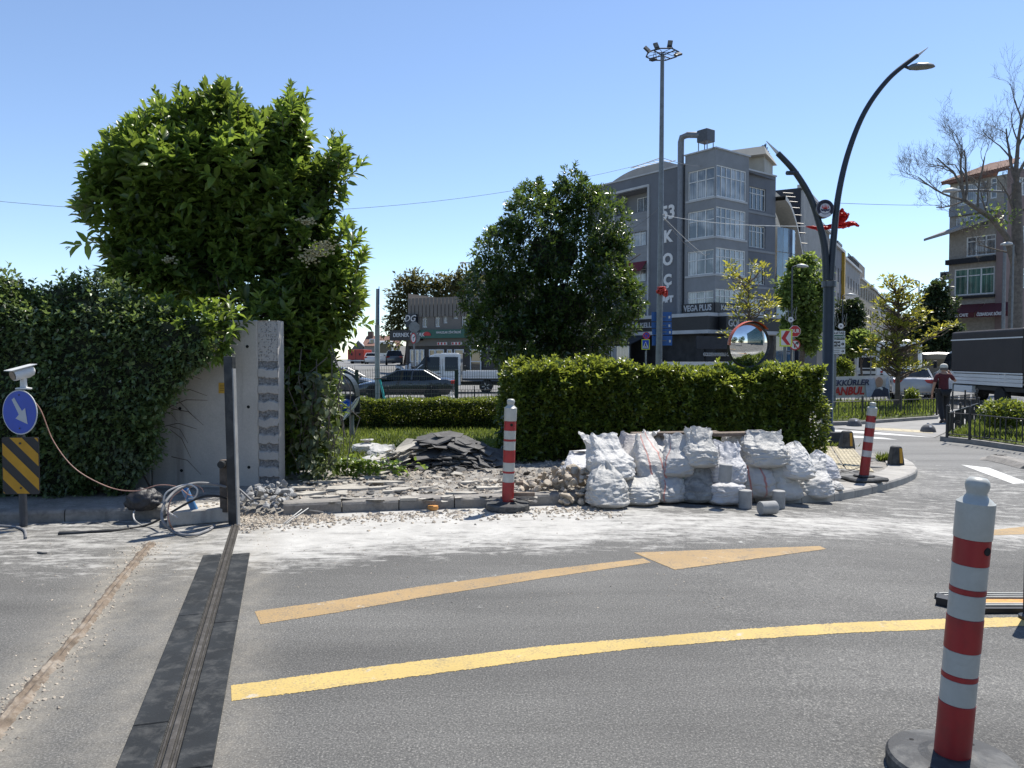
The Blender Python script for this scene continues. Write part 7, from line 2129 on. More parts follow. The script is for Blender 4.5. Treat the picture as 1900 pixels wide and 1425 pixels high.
q.quad(fl_.p(h[0], h[2], -.25), fl_.p(h[0], h[3], -.25), fl_.p(h[0], h[3], -1.3), fl_.p(h[0], h[2], -1.3)); q.quad(fl_.p(h[1], h[2], -.25), fl_.p(h[1], h[3], -.25), fl_.p(h[1], h[3], -1.3), fl_.p(h[1], h[2], -1.3)); q.build('loggia', LGREYB, kb)
window(kb, fl_, (h[1] - 2.2, h[1] - .1, 13.6, 15.0), 3, 0, GLC, out=-1.15)
for hh in holes[1:]: window(kb, fl_, hh, 3, .7)
for hh in hs: window(kb, fr_set, hh, 4, .72)
q = MB(); q.prism([fl_.p(pan1 - 2.6, 9.5, .05), fl_.p(pan1 - .1, 9.5, .05), fl_.p(pan1 - .1, 8.7, .75), fl_.p(pan1 - 2.6, 8.7, .75)], (0, 0, -.05)); q.build('awning', mat('awning_maroon', (0.12, 0.012, 0.02), .8, var=.2), kb)
bL = Fr(C0 + uu * 2.83 - vv * .0 + Vector((-fl_.n.y, fl_.n.x)) * 0 + Vector((fl_.n.x, fl_.n.y)) * .22, -uu); bR = Fr(C0 + Vector((fl_.n.x, fl_.n.y)) * .22, vv)
bw, bd = 2.83, 4.05
brow = [(13.56, 15.84), (10.65, 12.8), (7.89, 9.81), (5.25, 6.77)]
zb0, zb1 = 4.95, 17.0
q = MB()
hl = [(.28, bw - .12, a, b_ - .12) for a, b_ in brow]; hr = [(.12, bd - .35, a, b_) for a, b_ in brow]
holes_wall(q, bL, 0, bw, zb0, zb1, hl, .16); holes_wall(q, bR, 0, bd, zb0, zb1, hr, .16)
q.quad(bL.p(0, zb0), bL.p(0, zb0, -.3), bL.p(0, zb1, -.3), bL.p(0, zb1)); q.quad(bR.p(bd, zb0), bR.p(bd, zb0, -1.4), bR.p(bd, zb1, -1.4), bR.p(bd, zb1))
q.quad(bL.p(0, zb1 - .2, 0), bL.p(bw, zb1 - .2, 0), bR.p(bd, zb1 - .2, 0), bR.p(bd, zb1 - .2, -bw)); q.quad(bL.p(0, zb0, 0), bL.p(bw, zb0, 0), bR.p(bd, zb0, 0), bR.p(bd, zb0, -bw))
q.build('bay', LGREYB, kb)
q = MB(); fbox(q, bL, -.05, bw - .0, zb1, zb1 + .1, -.2, .1); fbox(q, bR, -.1, bd + .1, zb1 + .002, zb1 + .102, -.25, .1); q.build('bay_coping', TRIMB, kb)
for hh in hl: window(kb, bL, hh, 3, .62, GLC, .07, .1)
for hh in hr: window(kb, bR, hh, 6, .66, GLC, .07, .06)
for (a, b_) in brow:
 q = MB(); fbox(q, bL, .1, bw, a - .16, a - .02, .0, .06); fbox(q, bR, 0, bd - .2, a - .158, a - .022, 0, .06); q.build('sill_band', TRIMB, kb)
for z in (13.1, 10.1, 7.2):
 q = MB(); fbox(q, fr_set, 4.1, W2, z, z + .18, 0, .05); q.build('floor_band', LGREYB, kb)
LETW = mat('letters_white', (0.62, 0.62, 0.62), .6, var=.06)
sx_ = sL(4.75)
letter(kb, '53', 1.45, fl_, sx_ + .1, 13.0, .02, LETW, .05)
for ch, z, sz in (('K', 11.15, 1.25), ('O', 9.35, 1.25), ('Ç', 7.75, 1.15), ('APT', 6.25, .62)):
 letter(kb, ch, sz, fl_, sx_ + .1, z, .02, LETW, .055)
METAL = mat('duct_metal', (0.16, 0.17, 0.19), .5, .4, var=.15)
q = MB(); q.smooth = True; s_ = sL(3.15); zt_ = 18.45
q.tube([fl_.p(s_, 4.9, .35), fl_.p(s_, zt_ - .3, .35)], .24, 14); q.tube([fl_.p(s_, zt_ - .35, .35), fl_.p(s_ + .1, zt_, .35), fl_.p(s_ + .5, zt_ + .12, .2), fl_.p(s_ + 1.2, zt_ + .05, -.3)], .24, 14); fl2 = q.build('flue', METAL, kb)
q = MB(); c = fl_.p(s_ + 1.6, zt_ - .1, -.6); q.box(c, (.95, .9, .95), fl_.M(0, 0).to_3x3()); fan = q.build('roof_fan', mat('fan_box', (0.07, 0.075, 0.085), .5, .3), kb, bevel=.02)
q = MB()
for dx, dy in ((-.4, -.36), (.4, -.36), (.4, .36), (-.4, .36)):
 p = c + fl_.d * dx + fl_.n * dy; q = MB(); q.tube([p, Vector((p.x, p.y, 16.9))], .04, 5); q.build('fan_leg', METAL, fan)
q = MB(); pts_ = []
for i in range(15):
 t = i / 14; s = .3 + 7.0 * t; z = ZT + .1 + 1.15 * math.sin(math.pi * .5 * min(1, .08 + 1.5 * t))
 pts_.append((s, z))
poly = [fl_.p(s, z, -1.6) for s, z in pts_] + [fl_.p(7.3, ZT - .1, -1.6), fl_.p(.3, ZT - .1, -1.6)]
q.prism(poly, fl_.n * -3.5); q.build('penthouse', mat('penthouse_grey', (0.30, 0.29, 0.28), .8, var=.12, scale=1), kb)
q = MB()
for i in range(6):
 q.tube([fl_.p(4.0 + i * .6, 17.75, -1.4), fl_.p(4.0 + i * .6, 17.95, -3.0)], .03, 4)
q.tube([fl_.p(3.8, 17.75, -1.4), fl_.p(7.3, 17.95, -1.4)], .04, 5); q.tube([fl_.p(3.8, 17.75, -3.0), fl_.p(7.3, 17.95, -3.0)], .04, 5); stuff(q.build('roof_pergola', WFRAME, kb))
bLs, bRs = fl_, Fr(C0 + Vector((fl_.n.x, fl_.n.y)) * 1.1 - uu * -0.0, vv)
fsL = Fr(fl_.o.to_2d(), -uu)
for (z0, z1, o_, m_, nm) in ((4.72, 4.98, 1.28, TRIMB, 'fascia_cap'), (3.72, 4.72, 1.2, SHOPK, 'fascia'), (3.46, 3.72, 1.26, TRIMB, 'fascia_foot')):
 q = MB(); fbox(q, fl_, -.4, LEN + .2, z0, z1, .02, o_); fbox(q, bR, .25, W2 + .2, z0 + .003, z1 - .003, -.9, o_ - .3); q.build(nm, m_, kb)
letter(kb, 'ŞAM', .78, fl_, sL(10.3), 4.2, 1.235, TRIMB, .01)
letter(kb, 'LEMBİ & KELL', .55, fl_, sL(6.9), 4.22, 1.235, TRIMB, .012)
q = MB(); fbox(q, bL, .0, bw + .1, 5.02, 5.75, .05, .16); fbox(q, bR, -.1, bd * .95, 5.022, 5.748, .05, .16); vs_ = q.build('roof_sign', SHOPK, kb)
letter(vs_, 'VEGA PLUS', .62, bL, bw * .5, 5.38, .165, TRIMB, .02, width=2.6)
letter(vs_, 'KADAFÖR', .55, bR, bd * .45, 5.38, .165, TRIMB, .012, width=2.6)
letter(kb, 'GOLDEN', .75, bR, 1.9, 4.2, .92, TRIMB, .01, width=2.9)
GV = Fr(fl_.o.to_2d() + Vector((fl_.n.x, fl_.n.y)) * 3.0, -uu)
q = MB(); fbox(q, fl_, -.5, LEN, -.3, 3.46, -.2, .1); fbox(q, bR, 0, W2, -.3, 3.46, -1.2, -.9); q.build('shop_wall', mat('shop_interior', (0.03, 0.03, 0.032), .8, var=.5, scale=1.5), kb)
q = MB(); q.prism([fl_.p(-.5, 3.45, 1.2), fl_.p(8.2, 3.45, 1.2), fl_.p(8.2, 2.75, 3.2), fl_.p(-.5, 2.75, 3.2)], (0, 0, -.06)); q.build('verandah_awning', AWND, kb)
for i in range(5):
 s0 = -.4 + i * 2.1; fr_ = q = MB(); fbox(q, GV, s0 - .06, s0 + .06, -.3, 2.75, -.05, .05); q.build('verandah_post', SHOPK, kb)
 if i < 4: window(kb, GV, (s0 + .08, s0 + 2.02, -.1, 2.6), 1, .34, GLC, .05, 0.0)
letter(kb, 'GOLDEN NARGILE CAFE', .36, bR, .1, 1.9, .3, TRIMB, .006, width=3.4)
q = MB(); fbox(q, bR, -3.2, 4.0, 2.3, 3.2, .9, 1.0); q.build('cafe_awning', AWND, kb)
for (s, o_) in ((2.6, 2.2), (4.0, 2.4)):
 tb_ = thing('cafe_table', 'small cafe table under the corner awning' if s < 3 else 'cafe table furthest along under the corner awning', 'table', bR.p(s, -.3, o_)); q = MB(); p = bR.p(s, .45, o_); q.box(p, (.8, .8, .05)); q.build('table_top', TRIMB, tb_); q = MB(); q.tube([bR.p(s, -.3, o_), p], .04, 6); q.build('leg', BLACKP, tb_)
q = MB(); pw0, pw1 = Gd(1235, 44), Gd(1362, 46); d_ = (pw1 - pw0).normalized(); q.prism([pw0, pw1, pw1 + Vector((-d_.y, d_.x, 0)) * .3, pw0 + Vector((-d_.y, d_.x, 0)) * .3], (0, 0, 1.72))
tag(q.build('planter_wall', mat('planter_white', (0.55, 0.54, 0.52), .8, var=.1)), 'low pale wall in front of the corner cafe', 'wall')
SD = Vector((.5, .866)).normalized()
RS = Vector((21.9, 63.4))
def row(k0, k1, ztop, name, label, wallm, wins=True, storey=3.0, ww=1.2, wh=1.5, gap=2.6, glass=None, depth=9, zw=None, trim=None):
 fr = Fr(RS + SD * k0, SD); L_ = k1 - k0
 root = thing(name, label, 'building', fr.p(0, -.3))
 holes = []
 if wins:
  n = max(1, int(L_ / gap)); st = L_ / n; z = 4.2
  while z + storey < ztop:
   for i in range(n): s = st * (i + .5); holes.append((s - ww / 2, s + ww / 2, z + .8, z + .8 + wh))
   z += storey
 q = MB(); holes_wall(q, fr, 0, L_, -.3, ztop, holes, .22)
 b_ = fr.n * -depth
 q.quad(fr.p(0, -.3), fr.p(0, ztop), fr.p(0, ztop) + b_, fr.p(0, -.3) + b_); q.quad(fr.p(L_, -.3), fr.p(L_, ztop), fr.p(L_, ztop) + b_, fr.p(L_, -.3) + b_); q.quad(fr.p(0, ztop), fr.p(L_, ztop), fr.p(L_, ztop) + b_, fr.p(0, ztop) + b_)
 q.build('wall', wallm, root)
 for h in holes: window(root, fr, h, 2, 0, glass, .09, .16)
 q = MB(); fbox(q, fr, -.0, L_, ztop, ztop + .3, -.3, .28); q.build('cornice', trim or TRIMB, root)
 q = MB(); fbox(q, fr, .1, L_ - .1, 3.1, 3.9, .0, .5); q.build('shop_sign', random.choice((SHOPK, AWND, mat('shop_brown', (0.09, 0.06, 0.04), .7))), root)
 return root, fr
frc = Fr(RS + SD * .2, SD); gb = thing('glass_front_building', 'narrow building with curved blue glass front and canopy', 'building', frc.p(0, -.3))
q = MB(); fbox(q, frc, 0, 9.2, -.3, 16.2, -9, -1.2); q.build('wall', mat('clad_beige', (0.30, 0.285, 0.25), .7, var=.12, scale=1), gb)
nP = 8
for i in range(nP):
 for j in range(6):
  def cp(t, z): s = 5.6 * t; return frc.p(s, z, .9 * math.sin(math.pi * t) - .2)
  t0, t1 = i / nP + .004, (i + 1) / nP - .004; z0, z1 = .2 + j * 2.05, .2 + (j + 1) * 2.05 - .06
  q = MB(); q.quad(cp(t0, z0), cp(t1, z0), cp(t1, z1), cp(t0, z1)); q.build('pane', GLB, gb)
q = MB(); q.smooth = True
for i in range(13):
 t = i / 12; s = -.6 + 8.4 * t; z = 14.8 - 3.6 * t * t
 for o_ in (-.8, .55): q.v.append(tuple(frc.p(s, z + .0, o_))); q.v.append(tuple(frc.p(s, z - .35, o_)))
for i in range(12):
 n = i * 4; q.face((n, n + 4, n + 6, n + 2)); q.face((n + 1, n + 3, n + 7, n + 5)); q.face((n + 2, n + 6, n + 7, n + 3)); q.face((n, n + 1, n + 5, n + 4))
cano = q.build('canopy', mat('canopy_pale', (0.36, 0.36, 0.35), .6, var=.15), gb, smooth=False)
for i in range(8):
 t = (i + .5) / 8; s = -.4 + 8.2 * t; z = 15.1 - 3.6 * t * t; q = MB(); q.tube([frc.p(s, z + .1, .2), frc.p(s + .2, z + .0, .95)], .05, 5); q.build('louvre_bar', SHOPK, cano)
q = MB(); fbox(q, frc, 1.0, 4.4, 16.2, 18.6, -4, -1.5); q.prism([frc.p(.2, 18.6, -1.2), frc.p(4.8, 18.6, -1.2), frc.p(4.4, 19.2, -1.5), frc.p(.8, 19.4, -1.5)], frc.n * -3); q.build('roof_house', mat('clad_beige', (0.30, 0.285, 0.25), .7), gb)
q = MB()
for i in range(7): q.tube([frc.p(2 + i * .5, 19.3, -2), frc.p(2.4 + i * .5, 20.4 - abs(i - 3) * .2, -2)], .05, 4); q.tube([frc.p(2 + i * .5, 19.6, -2), frc.p(2.5 + i * .5, 19.9, -2)], .05, 4)
stuff(q.build('roof_frame', BLACKP, gb))
dkb, frd = row(9.6, 20.0, 17.4, 'dark_glass_building', 'dark clad block with closely set pale vertical fins', mat('clad_navy', (0.022, 0.028, 0.042), .75, var=.2, scale=1), False, depth=7)
for i in range(16):
 q = MB(); s = .3 + i * .65; fbox(q, frd, s - .07, s + .07, 4.5, 17.2, .0, .34); q.build('fin', TRIMB, dkb)
for i in range(15):
 for (z0, z1) in ((4.6, 8.6), (8.8, 12.8), (13.0, 17.0)):
  q = MB(); s = .3 + i * .65; q.quad(frd.p(s + .09, z0, .06), frd.p(s + .56, z0, .06), frd.p(s + .56, z1, .06), frd.p(s + .09, z1, .06)); q.build('pane', random.choice((GLB, GLB, GLD)), dkb)
q = MB(); e_ = Fr((frd.p(0, 0) - frd.n * 6.5).to_2d(), frd.n.to_2d()); fbox(q, e_, 1.5, 4.3, 14.6, 17.0, .02, .12); q.build('pale_panel', mat('panel_faded', (0.38, 0.37, 0.33), .7, var=.25, scale=1), dkb)
cw_ = [mat('stucco_%d' % i, c, .85, var=.12, scale=.5, dirt=(0.1, 0.095, 0.09), dirt_amt=.35, dscale=.7) for i, c in enumerate(((0.19, 0.18, 0.165), (0.17, 0.175, 0.19), (0.26, 0.25, 0.24), (0.24, 0.21, 0.165), (0.15, 0.13, 0.115), (0.27, 0.255, 0.235), (0.22, 0.2, 0.19)))]
row(20.3, 28.5, 15.7, 'apartment_building', 'brownish apartment block right after the finned building', cw_[0], ww=1.6, wh=1.6, gap=2.4)
r2, f2 = row(28.8, 41.0, 15.0, 'apartment_building', 'grey apartment block with a yellow corner strip', cw_[1], ww=1.2, wh=1.7, gap=2.6)
q = MB(); fbox(q, f2, 10.6, 11.5, 3, 14.9, .0, .35); q.build('yellow_strip', mat('yellow_strip', (0.42, 0.26, 0.03), .7, var=.1), r2)
q = MB(); fbox(q, f2, 11.55, 12.1, 3, 14.9, .0, .3); q.build('tile_strip', mat('tile_strip', (0.33, 0.31, 0.26), .7, var=.3, scale=6), r2)
r3, f3 = row(41.6, 61, 14.4, 'apartment_building', 'pale grey apartment block with roof terrace and railing', cw_[2], ww=1.3, wh=1.6, gap=2.8)
q = MB(); fbox(q, f3, .5, 5, 16.6, 16.9, -4, -.8); q.build('terrace_canopy', SHOPK, r3)
for s in (.8, 2.8, 4.8):
 q = MB(); fbox(q, f3, s - .06, s + .06, 14.7, 16.6, -1.1, -1.0); q.build('canopy_post', WFRAME, r3)
for i in range(20):
 q = MB(); s = 5 + i * .7; fbox(q, f3, s - .03, s + .03, 14.7, 15.7, -.12, -.06); q.build('rail_bar', SHOPK, r3)
q = MB(); fbox(q, f3, 5, 19, 15.7, 15.78, -.14, -.04); q.build('rail', SHOPK, r3)
r4, f4 = row(61.4, 88, 13.6, 'apartment_building', 'sand coloured apartment block with white framed windows', cw_[3], ww=1.4, wh=1.8, gap=3.6)
q = MB(); fbox(q, f4, 4, 22, 13.9, 17.6, -8, -1.5); q.build('roof_storey', cw_[4], r4)
row(88.4, 112, 13.4, 'apartment_building', 'narrow light apartment block beyond the sand coloured one', cw_[5], ww=1.4, wh=1.8, gap=4)
row(112.4, 150, 12.6, 'apartment_building', 'distant pale apartment block behind the magnolia', cw_[6], ww=1.6, wh=1.8, gap=5)
row(150.4, 230, 12.4, 'apartment_building', 'furthest apartment block closing the street', cw_[5], ww=1.8, wh=1.8, gap=8)
PINK = mat('pink_plaster', (0.21, 0.155, 0.145), .85, var=.12, scale=.6, dirt=(0.12, 0.09, 0.085), dirt_amt=.3, dscale=.8)
BRK = mat('pale_brickwork', (0.29, 0.265, 0.23), .85, var=.2, scale=4, bump=.3, bscale=14)
RD = 76.0
ra, rb_ = at(1757, 665, RD + 2), at(1862, 665, RD - 2.5)
fr_ = Fr(ra.to_2d(), (rb_ - ra).to_2d()); RL = (rb_ - ra).to_2d().length
def zr(py, s=0): return 1.62 + (HOR - py) / F * (RD + 1 - 4 * s)
cbd = thing('cafe_building', 'old four storey building with red tiled roof and maroon cafe awnings', 'building', fr_.p(0, -.3))
sR = lambda px: RL * (px - 1757) / 105
hW = [(sR(1768), sR(1843), zr(549), zr(500)), (sR(1790), sR(1844), zr(479), zr(443)), (sR(1769), sR(1832), zr(427), zr(404)), (sR(1770), sR(1826), zr(384), zr(346)), (sR(1832), sR(1844), zr(380), zr(343))]
q = MB(); holes_wall(q, fr_, 0, RL, 3.9, zr(341), hW, .25)
q.quad(fr_.p(0, 3.9), fr_.p(0, zr(341)), fr_.p(0, zr(341), -9), fr_.p(0, 3.9, -9)); q.quad(fr_.p(0, zr(341) - .1), fr_.p(RL, zr(341) - .1), fr_.p(RL, zr(341) - .1, -9), fr_.p(0, zr(341) - .1, -9)); q.build('wall', BRK, cbd)
q = MB(); fr2 = Fr(fr_.p(RL + .0, 0).to_2d(), Vector((.97, .22))); holes2 = [(1.0, 2.6, zr(377), zr(345)), (1.0, 2.6, zr(460), zr(430)), (1.0, 2.6, zr(540), zr(505))]
holes_wall(q, fr2, 0, 9, 3.9, zr(330), holes2, .2); fbox(q, fr_, sR(1847), RL, 3.9, zr(405), .0, .2); q.build('pink_wall', PINK, cbd)
for i, hh in enumerate(hW): window(cbd, fr_, hh, (3, 3, 3, 3, 1)[i], (.72, .75, 0, 0, .75)[i], (GLG, GLC, GLC, GLC, GLC)[i], .12, .12)
for hh in holes2: window(cbd, fr2, hh, 2, .7, GLC, .12, .1)
ROOFT = mat('roof_tile_red', (0.15, 0.075, 0.055), .85, var=.3, scale=3)
rf_ = MB(); zt0 = zr(338)
rf_.quad(fr_.p(-.5, zt0, .7), fr_.p(RL + .5, zt0 + .3, .7), fr_.p(RL * .85, zt0 + 2.0, -4), fr_.p(RL * .35, zt0 + 2.0, -4)); rf_.quad(fr_.p(-.5, zt0, .7), fr_.p(RL * .35, zt0 + 2.0, -4), fr_.p(RL * .35, zt0 + 2.0, -6), fr_.p(-.5, zt0, -9)); rf_.quad(fr_.p(-.5, zt0 - .25, .7), fr_.p(RL + .5, zt0 + .05, .7), fr_.p(RL + .5, zt0 + .3, .7), fr_.p(-.5, zt0, .7))
rfo = rf_.build('roof', ROOFT, cbd)
for i in range(26):
 t = i / 25; a = fr_.p(-.5 + (RL + 1) * t, zt0 + .3 * t + .05, .72); b_ = fr_.p(RL * (.35 + .5 * t), zt0 + 2.05, -4); q = MB(); q.tube([a, b_], .09, 5); q.build('tile_row', ROOFT, rfo)
q = MB(); q.prism([fr_.p(-1.7, zr(440), 1.6), fr_.p(sR(1846), zr(418), 1.6), fr_.p(sR(1846), zr(402), .0), fr_.p(-.1, zr(428), .0)], (0, 0, -.25)); q.build('canopy_roof', mat('canopy_pale2', (0.30, 0.29, 0.27), .8, var=.1), cbd)
q = MB(); fbox(q, fr_, -.1, sR(1847), zr(491), zr(482), .0, .5); q.build('balcony_ledge', SHOPK, cbd)
q = MB(); fbox(q, fr_, .1, sR(1846), zr(402), zr(386), .0, .35); q.build('balcony_front', LGREYB, cbd)
for hh in (hW[0],):
 q = MB(); fbox(q, fr_, hh[0] - .15, hh[1] + .15, hh[2] - .35, hh[2] - .1, 0, .3); q.build('flower_ledge', SHOPK, cbd)
MAR = mat('awning_maroon2', (0.085, 0.014, 0.018), .8, var=.2)
for (s0, s1) in ((.2, RL * .66), (RL * .68, RL + 1.5)):
 q = MB(); q.prism([fr_.p(s0, zr(566), .1), fr_.p(s1, zr(566), .1), fr_.p(s1, zr(583), 1.9), fr_.p(s0, zr(583), 1.9)], (0, 0, -.08)); q.prism([fr_.p(s0, zr(583), 1.9), fr_.p(s1, zr(583), 1.9), fr_.p(s1, zr(592), 1.9), fr_.p(s0, zr(592), 1.9)], fr_.n * .05); q.build('awning', MAR, cbd)
letter(cbd, 'BÖREK CAFE', .42, fr_, RL * .36, zr(587.5), 1.97, SWHT, .012, width=2.1, shear=.15)
letter(cbd, 'ÖZBARDAK BÖREK', .42, fr_, RL * .93, zr(587.5), 1.97, SWHT, .012, width=2.4, shear=.15)
q = MB(); fbox(q, fr_, 0, RL + 2, -.3, 3.9, -.6, .0); q.build('shop_front', mat('shop_dim', (0.035, 0.03, 0.03), .6, var=.5, scale=1), cbd)
for i in range(6):
 q = MB(); s = 1.2 + i * 1.15; fbox(q, fr_, s - .05, s + .05, -.3, 3.6, .0, .08); q.build('shop_mullion', WFRAME, cbd)
acu = thing('air_conditioner', 'white air conditioner unit outside the cafe front', 'air conditioner', fr_.p(RL * .70, 2.1, .6)); q = MB(); fbox(q, fr_, RL * .62, RL * .80, 2.0, 3.1, .35, .8); q.build('casing', WFRAME, acu, bevel=.03)
q = MB(); c = fr_.p(RL * .69, 2.55, .83); q.lathe([(.34, 0), (.34, .03), (.3, .04), (0, .04)], c, 20, facing((0, 0, 0), fr_.d).to_3x3()); q.build('fan_grille', SHOPK, acu)
ac2 = thing('air_conditioner', 'air conditioner box hung on the left edge of the cafe building', 'air conditioner', fr_.p(-.3, zr(520), .2)); q = MB(); fbox(q, fr_, -.75, -.0, zr(508) - .5, zr(508) + .3, -.4, .2); q.build('casing', LGREYB, ac2, bevel=.02)
q = MB(); q.lathe([(.3, 0), (.3, .03), (0, .04)], fr_.p(-.36, zr(508) - .1, .2), 16, facing((0, 0, 0), fr_.d).to_3x3()); q.build('fan_grille', SHOPK, ac2)
SD2 = 68.0
sa, sb_ = at(758, 665, SD2), at(1090, 665, SD2 - 7)
fs = Fr(sa.to_2d(), (sb_ - sa).to_2d()); SLn = (sb_ - sa).to_2d().length
def zs(py, px): d = SD2 - 7 * (px - 758) / 332; return 1.62 + (HOR - py) / F * d
def ss_(px): return SLn * (px - 758) / 332 * (SD2 / (SD2 - 7 * (px - 758) / 332)) * .96
BEI = mat('clad_taupe', (0.155, 0.14, 0.125), .8, var=.1, scale=1, dirt=(0.08, 0.075, 0.07), dirt_amt=.3, dscale=1)
sh = thing('shop_building', 'low taupe two storey shop with corrugated parapet and green sign', 'building', fs.p(0, -.3))
zp = zs(566, 760); wins = [(ss_(786), ss_(797), zs(608, 790), zs(585, 790)), (ss_(812.5), ss_(823), zs(607, 816), zs(583, 816)), (ss_(828.5), ss_(837.5), zs(600, 832), zs(580.5, 832)), (ss_(848), ss_(858), zs(592, 850), zs(577, 850)), (ss_(864), ss_(876), zs(605, 868), zs(582, 868)), (ss_(900), ss_(912), zs(605, 900), zs(582, 900))]
q = MB(); holes_wall(q, fs, 0, SLn, 2.7, zp + .0, wins, .3); q.quad(fs.p(0, -.3), fs.p(0, zp + 1), fs.p(0, zp + 1, -10), fs.p(0, -.3, -10)); q.quad(fs.p(0, zp), fs.p(SLn, zp), fs.p(SLn, zp, -10), fs.p(0, zp, -10)); q.build('wall', BEI, sh)
for hh in wins: window(sh, fs, hh, 2, .66, GLD, .1, .2)
nrib = 44
for i in range(nrib):
 q = MB(); s = SLn * i / nrib; fbox(q, fs, s + .02, s + SLn / nrib - .06, zp - 1.1, zp + .55, .0, .10); q.build('corrugated_panel', BEI, sh)
q = MB(); fbox(q, fs, ss_(789), ss_(876), zs(628, 800), zs(612.5, 800), .05, .5); gs = q.build('green_sign', mat('sign_green', (0.012, 0.085, 0.062), .5, var=.08), sh)
q = MB(); c = fs.p(ss_(803), zs(621, 803), .52); rr2 = .42
q.prism([c + fs.d * (rr2 * 1.0 * math.cos(a)) + Vector((0, 0, rr2 * .8 * math.sin(a) - .1)) for a in np.linspace(0, math.pi, 12)], fs.n * .02); q.build('red_arch_logo', SRED, gs)
letter(gs, 'HAVUZLAR ZİNCİRLERİ', .26, fs, ss_(846), zs(617.3, 846), .52, SWHT, .002, width=2.4)
q = MB(); fbox(q, fs, ss_(757), ss_(779), zs(607, 765), zs(583.5, 765), .05, .4); dg_ = q.build('navy_sign', mat('sign_navy', (0.012, 0.02, 0.03), .5), sh)
letter(dg_, 'DG', .78, fs, ss_(766.5), zs(592, 766), .42, SWHT, .0, shear=.3)
q = MB(); fbox(q, fs, -1.6, ss_(789), zs(632, 765), zs(613, 765), .05, .55); dd_ = q.build('dark_sign', SHOPK, sh)
letter(dd_, 'DERNEK SOKAK', .5, fs, ss_(766), zs(622, 766), .57, SWHT, .004, width=3.2)
q = MB(); fbox(q, fs, -.4, SLn, -.3, 2.7, -.6, -.2); q.build('shop_interior', MATS['shop_dim'], sh)
for i, (a, b_) in enumerate(((760, 770), (771, 780), (781, 790), (800, 812), (813, 830), (836, 846), (850, 868), (880, 900))):
 window(sh, fs, (ss_(a), ss_(b_), -.2, 2.4), 1, .6, (GLC if i < 3 else GLD), .08, .1)
for (a, b_) in ((819, 838), (847, 866)):
 q = MB(); fbox(q, fs, ss_(a), ss_(b_), zs(640, 830), zs(635, 830), .0, .12); rs_ = q.build('poster_strip', SWHT, sh)
 for kk in range(3):
  q = MB(); w_ = (ss_(b_) - ss_(a)); fbox(q, fs, ss_(a) + w_ * (.05 + .33 * kk), ss_(a) + w_ * (.22 + .33 * kk), zs(639.5, 830), zs(635.5, 830), .12, .13); q.build('red_patch', SRED, rs_)
rfb = thing('roof_block', 'grey roofed block rising behind the low shop', 'building', at(900, 665, 92)); p0_, p1_, p2_ = at(835, 528, 92), at(905, 504, 92), at(1010, 512, 92)
q = MB(); q.poly([p0_, p1_, p2_, at(1010, 560, 92), at(835, 560, 92)]); q.prism([p0_ + Vector((-.5, -.4, 0)), p1_ + Vector((0, -.4, .2)), p1_ + Vector((0, -.4, -.25)), p0_ + Vector((-.5, -.4, -.45))], (0, 8, 0)); q.prism([p1_ + Vector((0, -.4, .2)), p2_ + Vector((0, -.4, .2)), p2_ + Vector((0, -.4, -.25)), p1_ + Vector((0, -.4, -.25))], (0, 8, 0)); q.build('gable_roof', mat('grey_roof', (0.15, 0.15, 0.155), .8, var=.1), rfb)
q = MB(); a, c = at(835, 560, 92.5), at(1010, 700, 92.5); q.bx(a.x, c.x, 92.5, 100, -.3, a.z); q.build('wall', LGREYB, rfb)
hs_ = thing('small_house', 'small pale house with red tiled roof and dormer', 'house', Gd(690, 118)); d = 118
a, c = at(674, 645, d), at(742, 690, d); q = MB(); q.bx(a.x, c.x, d, d + 9, -.3, at(0, 641, d).z); hw_ = q.build('wall', mat('house_grey', (0.27, 0.26, 0.235), .85, var=.1), hs_)
q = MB(); r0_, r1_ = at(673, 642, d).z, at(0, 629, d).z; q.quad((a.x - .2, d - .4, r0_), (c.x, d - .4, r0_), (c.x, d + 4, r1_ + .6), (a.x - .2, d + 4, r1_ + .6)); rf2 = q.build('roof', ROOFT, hs_)
q = MB(); q.prism([at(650, 651, d), at(664, 632, d), at(675, 643, d), at(675, 690, d), at(650, 690, d)], (0, 9, 0)); q.build('gable_wall', mat('house_dark', (0.13, 0.125, 0.12), .85), hs_)
q = MB(); q.prism([at(664, 630.5, d - .5), at(676, 642, d - .5), at(676, 644, d - .5), at(664, 632.5, d - .5)], (0, 9.5, 0)); q.build('barge_board', WFRAME, hs_)
q = MB(); p = at(690, 634, d + 1); q.bx(p.x - .35, p.x + .45, d + .8, d + 2, p.z - .4, p.z + .45); dm_ = q.build('dormer', WFRAME, rf2)
q = MB(); q.bx(p.x - .2, p.x + .3, d + .75, d + .8, p.z - .25, p.z + .3); q.build('pane', GLD, dm_)
q = MB(); p = at(687, 622, d + 3); q.bx(p.x - .4, p.x + .4, d + 3, d + 4, p.z - 1.5, p.z + .6); q.build('chimney', mat('chimney_brick', (0.12, 0.08, 0.065), .9), rf2)
window(hs_, Fr((0, d - .02), (1, 0)), (at(678.5, 0, d).x, at(686.5, 0, d).x, at(0, 658.5, d).z, at(0, 650.5, d).z), 2, .5, GLD, .12, -.03)
